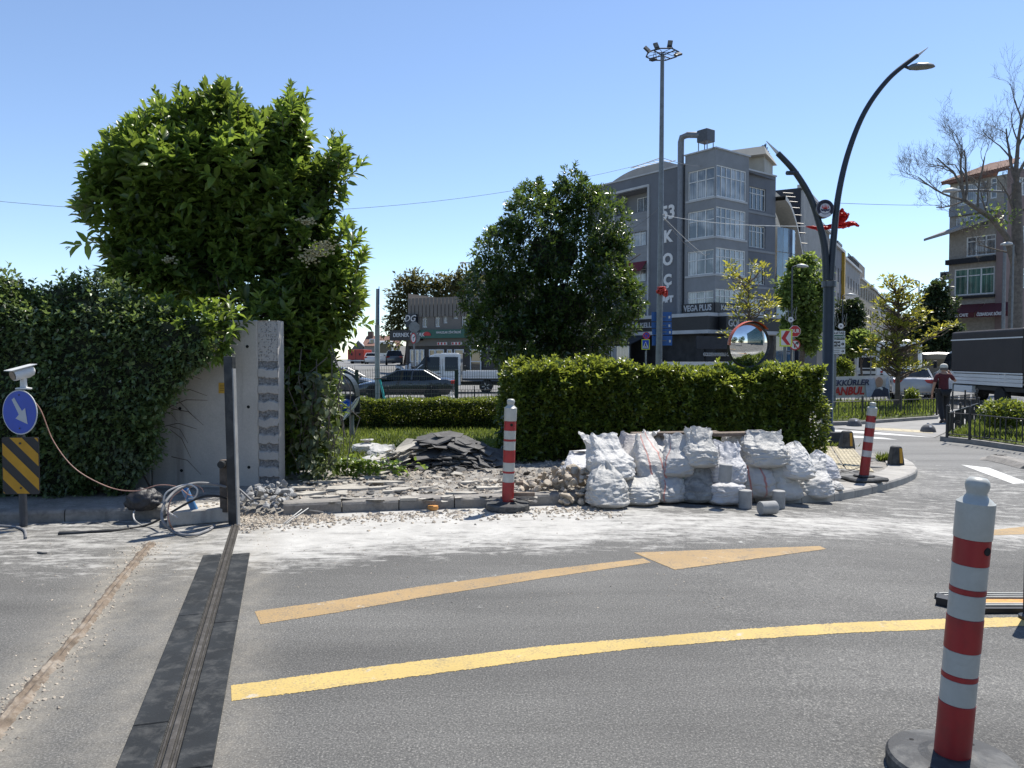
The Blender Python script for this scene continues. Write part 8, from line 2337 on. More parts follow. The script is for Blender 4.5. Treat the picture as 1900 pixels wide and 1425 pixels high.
def far_row(px0, px1, d, hts, wallm, label):
 w = (px1 - px0) / len(hts)
 for i, py in enumerate(hts):
  a, c = at(px0 + i * w, py, d + (i % 3) * 4), at(px0 + (i + 1) * w, py, d + (i % 3) * 4)
  root = thing('distant_building', label[i], 'building', (a.x, a.y, -.3))
  f_ = Fr((a.x, a.y), (1, 0)); L_ = c.x - a.x; n = max(1, int(L_ / 3.2)); hl_ = []
  z = .9
  while z + 2 < a.z: hl_ += [(L_ * (j + .3) / n, L_ * (j + .7) / n, z, z + 1.4) for j in range(n)]; z += 3
  q = MB(); holes_wall(q, f_, 0, L_, -.3, a.z, hl_, .2); q.quad(f_.p(0, a.z), f_.p(L_, a.z), f_.p(L_, a.z, -8), f_.p(0, a.z, -8)); q.quad(f_.p(0, -.3), f_.p(0, a.z), f_.p(0, a.z, -8), f_.p(0, -.3, -8)); q.quad(f_.p(L_, -.3), f_.p(L_, a.z), f_.p(L_, a.z, -8), f_.p(L_, -.3, -8)); q.build('wall', wallm[i % len(wallm)], root)
  for h in hl_: window(root, f_, h, 1, 0, GLD, .1, .15)
far_row(1690, 1760, 150, (598, 604, 590), cw_, ('far apartment house just past the magnolia crown', 'lowest far apartment house, behind the dark evergreen', 'far apartment house touching the cafe building edge'))
# ================================================================== VEHICLES
CARGL = glass_mat('car_glass', (0.010, 0.013, 0.016), .05, .35, coat=.0); TYRE = mat('tyre', (0.015, 0.015, 0.016), .85); RIMM = mat('wheel_rim', (0.38, 0.39, 0.40), .35, .7, var=.1)
TAIL = mat('tail_light', (0.32, 0.012, 0.012), .25); HEAD = mat('head_light', (0.45, 0.47, 0.48), .15); PLT = mat('number_plate', (0.55, 0.55, 0.55), .5); BPL = mat('black_plastic', (0.014, 0.014, 0.015), .6)
def paint(name, col, rough=.3): return mat(name, col, rough, 0.0, var=.05, scale=2, coat=.8)
def wheel_at(root, x, y, r, w=.2, rim=RIMM):
 s = 1 if y > 0 else -1
 q = MB(); q.smooth = True; RX = Matrix.Rotation(-s * math.pi / 2, 3, 'X')
 q.lathe([(r * .62, -w / 2), (r * .95, -w / 2), (r, -w * .3), (r, w * .3), (r * .95, w / 2), (r * .62, w / 2)], (x, y, r), 22, RX); t = q.build('wheel', TYRE, root, world=False)
 q = MB(); q.lathe([(r * .63, w * .42), (r * .60, w * .3), (r * .2, w * .34), (0, w * .36)], (x, y, r), 18, RX)
 for k in range(5):
  a = k * 2 * math.pi / 5; p = RX @ Vector((r * .4 * math.cos(a), r * .4 * math.sin(a), w * .38)); q.box(Vector((x, y, r)) + p, (r * .14, r * .42, r * .14), RX @ Matrix.Rotation(a + math.pi / 2, 3, 'Z'))
 q.build('rim', rim, t, world=False)
def loft(q, secs):
 """secs: list of (x, [(y,z)...half profile from sill up to the centre line]) mirrored"""
 n0 = len(q.v); k = len(secs[0][1]); m_ = 2 * k - 1 if abs(secs[0][1][-1][0]) < 1e-6 else 2 * k
 for x, pr in secs:
  half = [(x, y, z) for y, z in pr]; other = [(x, -y, z) for y, z in reversed(pr)]
  q.v += half + (other[1:] if m_ == 2 * k - 1 else other)
 for i in range(len(secs) - 1):
  for j in range(m_ - 1): a = n0 + i * m_ + j; q.face((a, a + m_, a + m_ + 1, a + 1))
  a = n0 + i * m_; q.face((a + m_ - 1, a + 2 * m_ - 1, a + m_, a))
 q.face(range(n0, n0 + m_)); q.face(range(n0 + len(secs) * m_ - 1, n0 + (len(secs) - 1) * m_ - 1, -1))
def car(label, loc, rz, col, L=4.6, W=1.8, H=1.45, hood=.86, belt=.95, deck=1.0, sill=.2, gx=(-1.75, -1.05, .35, 1.25), cat='car', name='parked_car', wheels=(1.38, -1.35), r=.32, rear_glass=True, light_rear=True, frontx=None):
 """saloon or estate: lofted body, glasshouse with pillars, doors, lights, wheels; front at +x"""
 root = thing(name, label, cat, loc, rz)
 w = W / 2; h2 = L / 2
 def sec(x, k, zt, zs=sill): return (x, [(w * k * .90, zs), (w * k, zs + .16), (w * k * 1.0, zt - .22), (w * k * .965, zt - .06), (w * k * .82, zt), (0, zt + .025)])
 q = MB(); q.smooth = True
 loft(q, [sec(-h2, .80, deck - .30, .32), sec(-h2 + .06, .90, deck - .08, .26), sec(-h2 + .35, .97, deck), sec(gx[0], .99, deck), sec(gx[1], 1, belt), sec(0, 1, belt), sec(gx[2], 1, belt), sec(gx[3], .99, hood + .04), sec(h2 - .55, .95, hood - .06), sec(h2 - .18, .86, hood - .16, .24), sec(h2, .68, hood - .30, .30)])
 body = q.build('body', col, root, world=False)
 q = MB(); q.smooth = True
 wb, wr = w * .93, w * .72
 g0, g1, g2, g3 = gx
 def gs(x0, x1, z, ww): return [(x0, ww, z), (x1, ww, z), (x1, -ww, z), (x0, -ww, z)]
 lo, hi = gs(g0, g3, belt - .03, wb), gs(g1, g2, H - .05, wr)
 q.v = lo + hi
 for f in ((0, 1, 5, 4), (1, 2, 6, 5), (2, 3, 7, 6), (3, 0, 4, 7)): q.face(f)
 q.build('windows', CARGL, root, world=False, smooth=False)
 q = MB(); q.smooth = True
 loft(q, [(g1 - .06, [(wr * .9, H - .07), (wr * .8, H - .04), (0, H - .02)]), (g1 + .15, [(wr * 1.02, H - .075), (wr * .9, H - .02), (0, H)]), ((g1 + g2) / 2, [(wr * 1.03, H - .07), (wr * .9, H - .01), (0, H + .01)]), (g2 - .1, [(wr * 1.02, H - .075), (wr * .9, H - .02), (0, H)]), (g2 + .06, [(wr * .9, H - .08), (wr * .8, H - .05), (0, H - .03)])])
 q.build('roof', col, root, world=False)
 q = MB()
 for i in range(4):
  q.tube([Vector(lo[i]), Vector(hi[i])], .045, 6)
 mx = (g1 + g2) / 2 - .1
 for s in (1, -1): q.tube([(mx + .05, wb * s, belt - .02), (mx, wr * 1.0 * s, H - .06)], .04, 6)
 q.build('pillars', col, root, world=False)
 for x in wheels:
  for s in (1, -1):
   q = MB(); RX = Matrix.Rotation(-s * math.pi / 2, 3, 'X'); q.lathe([(r * 1.18, 0), (r * 1.18, .012), (0, .012)], (x, w * .985 * s, r * 1.03), 22, RX); q.build('arch_shade', BPL, root, world=False)  # flat black disc painted in for the shade of the wheel well
   wheel_at(root, x, (w - .10) * s, r)
 for s in (1, -1):
  q = MB(); q.box((h2 - .20, w * .66 * s, hood - .20), (.22, .36, .12), Matrix.Rotation(-s * .35, 3, 'Z')); q.build('headlight', HEAD, root, world=False, bevel=.02)
  q = MB(); q.box((-h2 + .10, w * .70 * s, deck - .17), (.20, .42, .17), Matrix.Rotation(s * .28, 3, 'Z')); q.build('tail_light', TAIL, root, world=False, bevel=.03)
  q = MB(); q.box((g3 - .42, (w + .09) * s, belt + .05), (.12, .18, .13)); q.build('mirror', col, root, world=False, bevel=.03)
  for x in ((g1 + g2) / 2 + .1, (g1 + g2) / 2 - .85):
   q = MB(); q.box((x - .1, w * 1.0 * s, belt - .17), (.17, .03, .03)); q.build('door_handle', BPL, root, world=False)
   q = MB(); q.box((x + .45, w * .997 * s, belt - .38), (.012, .012, .6)); q.build('door_seam', BPL, root, world=False)
 q = MB(); q.box((-h2 + .02, 0, deck - .36), (.03, .5, .12)); q.build('number_plate', PLT, root, world=False)
 q = MB(); q.box((-h2 + .06, 0, .36), (.12, W * .80, .12)); q.build('rear_bumper', col, root, world=False, bevel=.03)
 q = MB(); q.box((h2 - .05, 0, .40), (.1, W * .55, .18)); q.build('grille', BPL, root, world=False, bevel=.02)
 return root
def on_ground(px, d, dz=0): p = at(px, 665, d); return Vector((p.x, d, gz(p.x, d) + dz))
P_NAVY = paint('paint_navy', (0.010, 0.014, 0.024)); P_SILV = paint('paint_silver', (0.36, 0.37, 0.38)); P_WHT = paint('paint_white', (0.60, 0.61, 0.61)); P_GREY = paint('paint_graphite', (0.055, 0.058, 0.064))
car('dark blue saloon driving behind the mesh fence', on_ground(752, 37.0), math.pi, P_NAVY, 4.8, 1.85, 1.40, .82, .93, .98, .2, (-1.75, -.95, .25, 1.2), name='saloon_car')
car('silver saloon seen from behind beside the banner', on_ground(1690, 37.5), math.radians(66), P_SILV, 4.5, 1.78, 1.47, .88, .97, 1.03, .22, (-1.85, -1.2, .3, 1.25), name='saloon_car')
car('dark grey hatchback parked before the distant coach', on_ground(731, 84), math.radians(100), P_GREY, 4.2, 1.82, 1.58, .92, 1.0, 1.05, .25, (-2.0, -1.75, .35, 1.15), name='hatchback_car')
car('tiny white car parked by the little house', on_ground(691, 100), math.radians(95), P_WHT, 4.1, 1.7, 1.45, .88, .97, 1.03, .22, (-1.85, -1.5, .3, 1.2), name='small_car')
car('dark car nosing out from behind the big bush', on_ground(628, 40.5), 0.0, P_GREY, 4.5, 1.8, 1.45, .86, .95, 1.0, .2, (-1.75, -1.05, .35, 1.25), name='saloon_car')
def cab(root, L, W, z0, zb, H, nose, col, x0, rake=.85):
 """van-like cab: nose, raked screen, side windows; front at +x, rear wall at x0"""
 w = W / 2; f = x0 + L
 q = MB(); q.smooth = False
 side = [(x0, z0), (f - .1, z0), (f, z0 + .25), (f - .03, zb - .30), (f - nose * .35, zb - .12), (f - nose, zb + .02), (f - nose - rake, H - .10), (f - nose - rake - .35, H), (x0, H - .02)]
 n = len(side)
 for s in (1, -1):
  for (x, z) in side:
   k = 1 - .10 * sm((z - zb) / (H - zb)); k2 = 1 - .12 * sm((x - (f - .5)) / .5)
   q.v.append((x, w * k * k2 * s, z))
 q.face(range(n)); q.face(range(2 * n - 1, n - 1, -1))
 for i in range(n): j = (i + 1) % n; q.face((i, n + i, n + j, j))
 body = q.build('cab', col, root, world=False, bevel=.035, bseg=2)
 q = MB(); a, b_ = side[5], side[6]
 q.quad(*[(x + .035, y, z + .028) for x, y, z in ((a[0] - .03, w * .86, a[1] + .05), (a[0] - .03, -w * .86, a[1] + .05), (b_[0] + .03, -w * .80, b_[1] - .04), (b_[0] + .03, w * .80, b_[1] - .04))]); q.build('windscreen', CARGL, root, world=False)
 return f, side
def pickup(label, loc, rz):
 root = thing('pickup_truck', label, 'pickup', loc, rz); W = 2.0
 f, side = cab(root, 3.45, W, .42, 1.22, 2.18, .85, P_WHT, -.45, .92)
 w = W / 2
 for s in (1, -1):
  for (x0, x1, x1b) in ((.72, 1.55, 2.15), (-.30, .42, .42)):
   q = MB(); q.v = [(x0, (w * .985) * s, 1.24), (x1b, (w * .985) * s, 1.22), (x1, (w * .918) * s, 2.0), (x0, (w * .918) * s, 2.0)]
   q.v = [(a, b_ + .012 * s, c) for a, b_, c in q.v]; q.face((0, 1, 2, 3)); q.build('side_window', CARGL, root, world=False)
  q = MB(); q.box((.56, w * 1.003 * s, 1.2), (.012, .01, 1.4)); q.build('door_seam', BPL, root, world=False)
  for x in (.72, -.30): q = MB(); q.box((x + .05, w * 1.01 * s, 1.10), (.2, .03, .04)); q.build('door_handle', BPL, root, world=False)
  q = MB(); q.box((2.15, (w + .16) * s, 1.35), (.12, .2, .3)); q.build('mirror', BPL, root, world=False, bevel=.03)
  q = MB(); q.box((f - .18, w * .72 * s, .95), (.2, .35, .25)); q.build('headlight', HEAD, root, world=False, bevel=.03)
  q = MB(); RX = Matrix.Rotation(-s * math.pi / 2, 3, 'X'); q.lathe([(.44, 0), (.44, .015), (0, .015)], (2.12, w * .985 * s, .40), 22, RX); q.build('arch_shade', BPL, root, world=False)  # black disc stands in for the dark recess around the front wheel
  for x in (2.12, -1.85): wheel_at(root, x, (w - .12) * s, .36)
  q = MB(); q.box((-2.0, w * 1.03 * s, 1.02), (2.9, .05, .42)); b_ = q.build('drop_side', P_WHT, root, world=False, bevel=.012)
  for kx in range(4): q = MB(); q.box((-3.2 + kx * .8, w * 1.06 * s, 1.02), (.05, .02, .40)); q.build('side_rib', P_WHT, b_, world=False)
 q = MB(); q.box((-2.0, 0, .78), (2.95, W, .08)); q.build('load_bed', BPL, root, world=False)
 q = MB(); q.box((-3.46, 0, 1.02), (.05, W, .42)); q.build('tailgate', P_WHT, root, world=False)
 q = MB(); q.box((-1.5, 0, .52), (4.0, .8, .2)); q.build('chassis', BPL, root, world=False)
 q = MB()
 for y in (-.9, -.3, .3, .9): q.tube([(-.6, y, .85), (-.6, y, 2.2)], .04, 6)
 q.tube([(-.6, -.95, 2.2), (-.6, .95, 2.2)], .04, 6); q.tube([(-.6, -.95, 1.5), (-.6, .95, 1.5)], .04, 6); q.build('rear_guard', BPL, root, world=False)
 q = MB(); q.box((.2, 0, 2.2), (.9, 1.2, .05)); q.build('roof_board', WFRAME, root, world=False)
 return root
pickup('white double cab pickup with drop sides behind the dark saloon', on_ground(842, 43.5), math.pi)
def tarp_truck(label, loc, rz):
 root = thing('tarp_truck', label, 'truck', loc, rz); W = 2.25; w = W / 2
 f, side = cab(root, 2.2, W * .92, .45, 1.35, 2.30, .95, P_WHT, 2.1, .75)
 TARPM = mat('tarp_brown', (0.022, 0.017, 0.017), .55, var=.2, scale=1.5, bump=.25, bscale=5)
 q = MB(); q.box((-.7, 0, 2.20), (5.4, W + .05, 1.76)); q.build('tarpaulin', TARPM, root, world=False, bevel=.12, bseg=3)
 for s in (1, -1):
  q = MB(); q.box((-.7, (w + .03) * s, 2.72), (5.36, .03, .05)); q.build('tarp_rail', WFRAME, root, world=False)
  for kz in range(3): q = MB(); q.box((-.7, (w + .03) * s, .90 + kz * .15), (5.4, .05, .135)); q.build('side_board', P_WHT, root, world=False)
  q = MB(); q.box((-.7, (w + .035) * s, 1.33), (5.4, .06, .05)); q.build('side_rail', WFRAME, root, world=False)
  for x in (3.45, -1.75): wheel_at(root, x, (w - .18) * s, .40, .25)
  q = MB(); RX = Matrix.Rotation(-s * math.pi / 2, 3, 'X'); q.lathe([(.50, 0), (.50, .015), (0, .015)], (3.45, w * .91 * s, .42), 22, RX); q.build('arch_shade', BPL, root, world=False)  # shade of the cab's wheel recess, put in as a black disc
  q = MB(); x0, x1, x1b = 2.25, 2.65, 3.2; q.v = [(x0, (w * .90) * s, 1.38), (x1b, (w * .905) * s, 1.36), (x1, (w * .84) * s, 2.15), (x0, (w * .84) * s, 2.15)]; q.v = [(a, b_ + .03 * s, c) for a, b_, c in q.v]; q.face((0, 1, 2, 3)); q.build('side_window', CARGL, root, world=False)
  q = MB(); q.box((3.25, (w + .12) * s, 1.65), (.1, .18, .35)); q.build('mirror', BPL, root, world=False, bevel=.03)
  q = MB(); q.box((.9, (w - .1) * s, .62), (1.5, .3, .3)); q.build('side_locker', P_WHT, root, world=False, bevel=.02)
  q = MB(); q.box((f - .15, w * .66 * s, 1.0), (.2, .35, .25)); q.build('headlight', HEAD, root, world=False, bevel=.03)
 q = MB(); q.box((-.7, 0, .70), (5.4, W * .9, .16)); q.box((0, 0, .52), (6.6, .8, .2)); q.build('chassis', BPL, root, world=False)
 return root
tarp_truck('white truck with a brown tarpaulin body behind the walking man', Vector((20.55, 32.2, gz(20.5, 32.2))), math.radians(86))
def coach(label, loc, rz, L=9.0, W=2.45, H=3.05, front=False, name='coach', col=None):
 root = thing(name, label, 'bus', loc, rz); w = W / 2; col = col or P_WHT
 def sec(x, k, zt): return (x, [(w * k * .96, .35), (w * k, .6), (w * k, 1.5), (w * k * .985, zt - .35), (w * k * .86, zt - .04), (0, zt)])
 q = MB(); q.smooth = False; loft(q, [sec(-L / 2, .93, H - .1), sec(-L / 2 + .15, 1, H), sec(0, 1, H + .02), sec(L / 2 - .3, 1, H), sec(L / 2, .90, H - .25)])
 q.build('body', col, root, world=False)
 q = MB(); q.prism([(-L / 2 - .012, y, z) for y, z in ((-w * .82, 1.62), (-w * .66, 1.45), (w * .66, 1.45), (w * .82, 1.62), (w * .80, H - .42), (-w * .80, H - .42))], (.01, 0, 0)); q.build('rear_window', CARGL, root, world=False)
 q = MB(); q.prism([(L / 2 + .004, y, z) for y, z in ((-w * .80, 1.15), (w * .80, 1.15), (w * .78, H - .65), (-w * .78, H - .65))], (.012, 0, 0)); q.build('windscreen', CARGL, root, world=False)
 for s in (1, -1):
  n = max(3, int(L / 1.5))
  for i in range(n):
   x0 = -L / 2 + .35 + (L - .9) * i / n; x1 = x0 + (L - .9) / n - .05; q = MB(); q.v = [(x0, w * 1.004 * s, 1.42), (x1, w * 1.004 * s, 1.42), (x1, w * .992 * s, H - .42), (x0, w * .992 * s, H - .42)]; q.face((0, 1, 2, 3)); q.build('side_window', CARGL, root, world=False)
  for kz, m_ in ((1.12, TAIL), (.95, BPL), (.78, PLT)):
   q = MB(); q.lathe([(.075, 0), (.07, .03), (0, .04)], (-L / 2 - .005, w * .74 * s, kz), 14, Matrix.Rotation(-math.pi / 2, 3, 'Y')); q.build('tail_light', m_, root, world=False)
  q = MB(); q.box((L / 2 - .02, w * .72 * s, .85), (.08, .4, .2)); q.build('headlight', HEAD, root, world=False, bevel=.02)
  q = MB(); q.box((L / 2 - .1, (w + .18) * s, 1.9 if H > 2.8 else 1.5), (.1, .16, .35)); q.build('mirror', BPL, root, world=False, bevel=.03)
  for x in (L * .30, -L * .28): wheel_at(root, x, (w - .14) * s, .42 if H > 2.8 else .34, .26)
 q = MB(); q.box((-L / 2 - .02, 0, .55), (.06, W * .8, .25)); q.build('bumper', BPL if front else col, root, world=False); q = MB(); q.box((L / 2 + .01, 0, .50), (.08, W * .8, .28)); q.build('front_bumper', BPL, root, world=False)
 q = MB(); q.box((L / 2 + .012, 0, .98), (.03, W * .5, .16)); q.build('grille', BPL, root, world=False); q = MB(); q.box((-L / 2 - .02, 0, .95), (.03, .5, .12)); q.build('number_plate', PLT, root, world=False)
 return root
coach('large white coach seen from behind the magnolia sapling', on_ground(1666, 49.5), math.radians(64))
coach('white minibus coming down the street towards the crossing', on_ground(1594, 66), math.radians(-100), 6.0, 2.0, 2.65, True, 'minibus')
coach('distant white coach beyond the grey hatchback', on_ground(716, 108), math.radians(96), 9, 2.5, 3.1)
coach('dark van beside the white coach', on_ground(1727, 49), math.radians(70), 5, 1.95, 2.3, True, 'van', P_NAVY)
rt = thing('red_truck', 'red box truck seen from behind past the big bush', 'truck', on_ground(660, 104)); d = 104
a, c = at(645, 648.5, d), at(675, 676, d); q = MB(); q.bx(a.x, c.x, d, d + 6, rt.location.z + .55, a.z); q.build('box_body', mat('truck_red', (0.36, 0.045, 0.03), .5, var=.15), rt, bevel=.04)
for s in (.25, .75):
 q = MB(); x = a.x + (c.x - a.x) * s; q.box((x, d - .02, (a.z + rt.location.z) / 2 + .3), (.22, .03, .3)); q.build('door_lock', BPL, rt)
q = MB(); q.box(((a.x + c.x) / 2, d - .015, (a.z + rt.location.z + .55) / 2), (.05, .02, a.z - rt.location.z - .6)); q.build('door_seam', BPL, rt)
q = MB(); q.bx(a.x, c.x, d - .1, d + .1, rt.location.z + .35, rt.location.z + .5); q.build('bumper', PLT, rt)
for x in (a.x + .4, c.x - .4):
 q = MB(); q.smooth = True; q.lathe([(.45, -.15), (.45, .15), (.2, .16), (0, .16)], (x, d + 1.2, rt.location.z + .45), 18, Matrix.Rotation(math.pi / 2, 3, 'Y')); q.build('wheel', TYRE, rt)
def scooter(label, loc, rz, col):
 root = thing('motor_scooter', label, 'scooter', loc, rz)
 for x in (-.62, .62):
  q = MB(); q.smooth = True; q.lathe([(.14, -.05), (.24, -.05), (.26, 0), (.24, .05), (.14, .05)], (x, 0, .26), 18, Matrix.Rotation(math.pi / 2, 3, 'X')); t = q.build('wheel', TYRE, root, world=False); q = MB(); q.lathe([(.14, -.03), (.05, -.04), (0, -.04)], (x, 0, .26), 12, Matrix.Rotation(math.pi / 2, 3, 'X')); q.build('rim', RIMM, t, world=False)
 q = MB(); q.smooth = True; loft(q, [(-.85, [(.08, .55), (.12, .65), (0, .72)]), (-.4, [(.16, .42), (.17, .6), (0, .74)]), (0, [(.14, .28), (.14, .36), (0, .38)]), (.25, [(.15, .28), (.15, .40), (0, .42)])]); q.build('rear_body', col, root, world=False)
 q = MB(); q.smooth = True; loft(q, [(.30, [(.12, .30), (.17, .6), (0, .85)]), (.48, [(.14, .35), (.15, .7), (0, .98)])]); q.build('leg_shield', col, root, world=False)
 q = MB(); q.box((-.4, 0, .78), (.7, .26, .1)); q.build('seat', BPL, root, world=False, bevel=.04)
 q = MB(); q.tube([(.62, 0, .26), (.42, 0, 1.0)], .03, 8); q.tube([(.40, -.32, 1.05), (.42, 0, 1.0), (.40, .32, 1.05)], .02, 8); q.build('handlebar', BPL, root, world=False)
 return root
scooter('white motor scooter parked before the shop front', on_ground(752, 66), .2, P_WHT); scooter('pale motor scooter beside the pickup windscreen', on_ground(762, 64), 2.7, P_SILV)
ks = thing('kick_scooter', 'teal rental kick scooter leaning at the pale sign pole', 'kick scooter', on_ground(708, 32.6)); p = ks.location; TEAL = mat('teal', (0.03, 0.33, 0.30), .45, var=.1)
q = MB(); q.smooth = True; q.tube([p + Vector((.12, 0, .15)), p + Vector((-.10, .1, 1.02))], .05, 8); q.build('stem', TEAL, ks); q = MB(); q.tube([p + Vector((-.35, .1, 1.05)), p + Vector((.15, .1, 1.06))], .025, 8); q.build('handlebar', BPL, ks)
q = MB(); q.box(p + Vector((.25, .35, .14)), (.2, .9, .05), Matrix.Rotation(.3, 3, 'Z')); q.build('deck', BPL, ks, bevel=.015)
for o_ in ((.12, -.05), (.38, .78)): q = MB(); q.smooth = True; q.lathe([(.05, -.03), (.11, -.03), (.11, .03), (.05, .03)], p + Vector((o_[0], o_[1], .11)), 14, Matrix.Rotation(math.pi / 2, 3, 'Y')); q.build('wheel', TYRE, ks)
# ================================================================== WALKING MAN
def skin_mesh(name, V, E, R, material, parent, sub=2):
 me = bpy.data.meshes.new(name); me.from_pydata([tuple(v) for v in V], E, [])
 o = bpy.data.objects.new(name + '_sk', me); COL.objects.link(o)
 m_ = o.modifiers.new('s', 'SKIN'); m_.use_smooth_shade = True
 for i, sv_ in enumerate(me.skin_vertices[0].data):
  r = R[i]; sv_.radius = (r, r) if not isinstance(r, tuple) else r; sv_.use_root = (i == 0)
 o.modifiers.new('d', 'SUBSURF').levels = sub
 dg = bpy.context.evaluated_depsgraph_get(); dg.update()
 me2 = bpy.data.meshes.new_from_object(o.evaluated_get(dg)); bpy.data.objects.remove(o)
 me2.materials.clear(); me2.materials.append(material); me2.name = name
 for f in me2.polygons: f.use_smooth = True
 ob = bpy.data.objects.new(name, me2); COL.objects.link(ob); ob.parent = parent
 return ob
SKIN = mat('skin', (0.33, 0.19, 0.13), .55, var=.1); SHIRT = mat('maroon_cloth', (0.075, 0.010, 0.016), .85, var=.2, scale=14); TROU = mat('dark_trousers', (0.012, 0.013, 0.016), .85, var=.25, scale=14); CAPM = mat('cap_cream', (0.50, 0.49, 0.44), .8, var=.1); SHOE = mat('shoe', (0.045, 0.04, 0.038), .6)
pm_ = gp(1750, 784, .015)
man = thing('person', 'man in maroon shirt, dark trousers and pale cap walking away, phone at his ear', 'person', pm_, -.12)
pel = (0, 0, .93); J = [(0, 0, .93), (0, .01, 1.10), (0, .02, 1.28), (0, .02, 1.42), (0, .03, 1.50), (.01, .05, 1.60), (.01, .05, 1.68),
 (-.10, .0, .90), (-.10, -.02, .50), (-.09, -.16, .09), (-.09, -.06, .05), (.10, 0, .90), (.11, .10, .50), (.10, .05, .07), (.10, .19, .04),
 (-.19, .02, 1.40), (-.27, .0, 1.13), (-.29, .07, .90), (-.285, .10, .80), (.19, .02, 1.40), (.36, .06, 1.22), (.20, .10, 1.47), (.145, .10, 1.55)]
Eb = [(0, 1), (1, 2), (2, 3), (3, 4), (4, 5), (5, 6), (0, 7), (7, 8), (8, 9), (9, 10), (0, 11), (11, 12), (12, 13), (13, 14), (3, 15), (15, 16), (16, 17), (17, 18), (3, 19), (19, 20), (20, 21), (21, 22)]
Rb = [(.12, .085), (.115, .085), (.13, .09), (.115, .08), .055, (.085, .10), (.075, .085), .085, .058, .042, .035, .085, .058, .042, .035, .055, .043, .032, .036, .055, .043, .032, .036]
body = skin_mesh('body', J, Eb, Rb, SKIN, man)
q = MB(); q.smooth = True
for (hx, hy, hz, dirs) in ((-.285, .10, .79, [(-.02 + .013 * i, .02, -.085 - .012 * (i in (1, 2))) for i in range(4)] + [(.035, .02, -.05)]), (.145, .10, 1.56, [(-.03, .02 * i - .02, .06 + .008 * (i in (1, 2))) for i in range(4)] + [(-.045, -.03, .01)])):
 for dx, dy, dz_ in dirs:
  b_ = Vector((hx, hy, hz)) + Vector((dx, dy, 0)) * .5; m_ = b_ + Vector((dx * .5, dy * .5, dz_ * .55)); e_ = m_ + Vector((dx * .2 + .004, dy * .3 + .006, dz_ * .45)); q.tube([b_, m_, e_], [.010, .009, .006], 6)
for s in (-1, 1): q.lathe([(.0, -.012), (.022, -.008), (.026, 0), (.022, .008), (0, .012)], (.01 + s * .086, .045, 1.60), 10, Matrix.Rotation(math.pi / 2, 3, 'Y'))
q.tube([(.01, .135, 1.62), (.01, .165, 1.585)], [.01, .018], 6); q.tube([(-.02, .145, 1.555), (.04, .145, 1.555)], .007, 6)
for s in (-1, 1): q.lathe([(0, -.011), (.011, 0), (0, .011)], (.01 + s * .035, .135, 1.625), 8)
q.build('hands_and_features', SKIN, body, world=False)
sh_i = [0, 1, 2, 3, 15, 16, 19, 20]; mp_ = {k: i for i, k in enumerate(sh_i)}
VS = [J[k] for k in sh_i]; VS[mp_[0]] = (0, 0, .86); VS[mp_[16]] = (-.262, .0, 1.17); VS[mp_[20]] = (.31, .05, 1.26)
skin_mesh('shirt', VS, [(mp_[a], mp_[b_]) for a, b_ in ((0, 1), (1, 2), (2, 3), (3, 15), (15, 16), (3, 19), (19, 20))], [(.155, .115), (.15, .115), (.158, .115), (.125, .09), .066, .06, .066, .06], SHIRT, man)
q = MB(); q.smooth = True; q.lathe([(.075, 1.455), (.07, 1.48), (.062, 1.49)], (0, .025, 0), 16); q.build('collar', SHIRT, man, world=False)
tr_i = [0, 7, 8, 9, 11, 12, 13]; mp_ = {k: i for i, k in enumerate(tr_i)}
skin_mesh('trousers', [J[k] for k in tr_i], [(mp_[a], mp_[b_]) for a, b_ in ((0, 7), (7, 8), (8, 9), (0, 11), (11, 12), (12, 13))], [(.16, .12), .102, .080, .062, .102, .080, .062], TROU, man)
for (x, y, z, rx_) in ((-.09, -.10, .055, -.5), (.10, .12, .045, 0)):
 q = MB(); q.smooth = True; M3 = Matrix.Rotation(rx_, 3, 'X'); loft_v = []
 for yy, ww, hh in ((-.12, .03, .06), (-.08, .042, .085), (.02, .045, .07), (.10, .048, .05), (.15, .03, .035)):
  n0 = len(q.v)
  for a in range(10):
   w_ = a * 2 * math.pi / 10; q.v.append(tuple(Vector((x, y, z)) + M3 @ Vector((ww * math.cos(w_), yy, hh * .5 * math.sin(w_) + hh * .5 - .045))))
 for j in range(4):
  for a in range(10): q.face((j * 10 + a, j * 10 + (a + 1) % 10, j * 10 + 10 + (a + 1) % 10, j * 10 + 10 + a))
 q.face(range(9, -1, -1)); q.face(range(40, 50)); q.build('shoe', SHOE, man, world=False)
q = MB(); q.smooth = True; q.lathe([(.105, 1.625), (.108, 1.65), (.10, 1.70), (.075, 1.735), (.03, 1.752), (0, 1.755)], (.01, .045, 0), 20); q.prism([(-.06, .13, 1.645), (.08, .13, 1.645), (.06, .21, 1.63), (-.04, .21, 1.63)], (0, 0, .012)); q.build('cap', CAPM, man, world=False)
q = MB(); q.smooth = True; q.lathe([(.098, 1.56), (.104, 1.60), (.105, 1.63)], (.01, .04, 0), 18); q.build('hair', mat('hair_grey', (0.10, 0.09, 0.085), .8), man, world=False)
q = MB(); q.box((.115, .10, 1.585), (.012, .07, .14), Matrix.Rotation(.3, 3, 'X')); ph = q.build('mobile_phone', BPL, None, world=False, bevel=.004); ph.matrix_world = Matrix.Translation(pm_) @ Matrix.Rotation(-.12, 4, 'Z'); tag(ph, 'dark mobile phone held to the walking man\'s ear', 'phone')
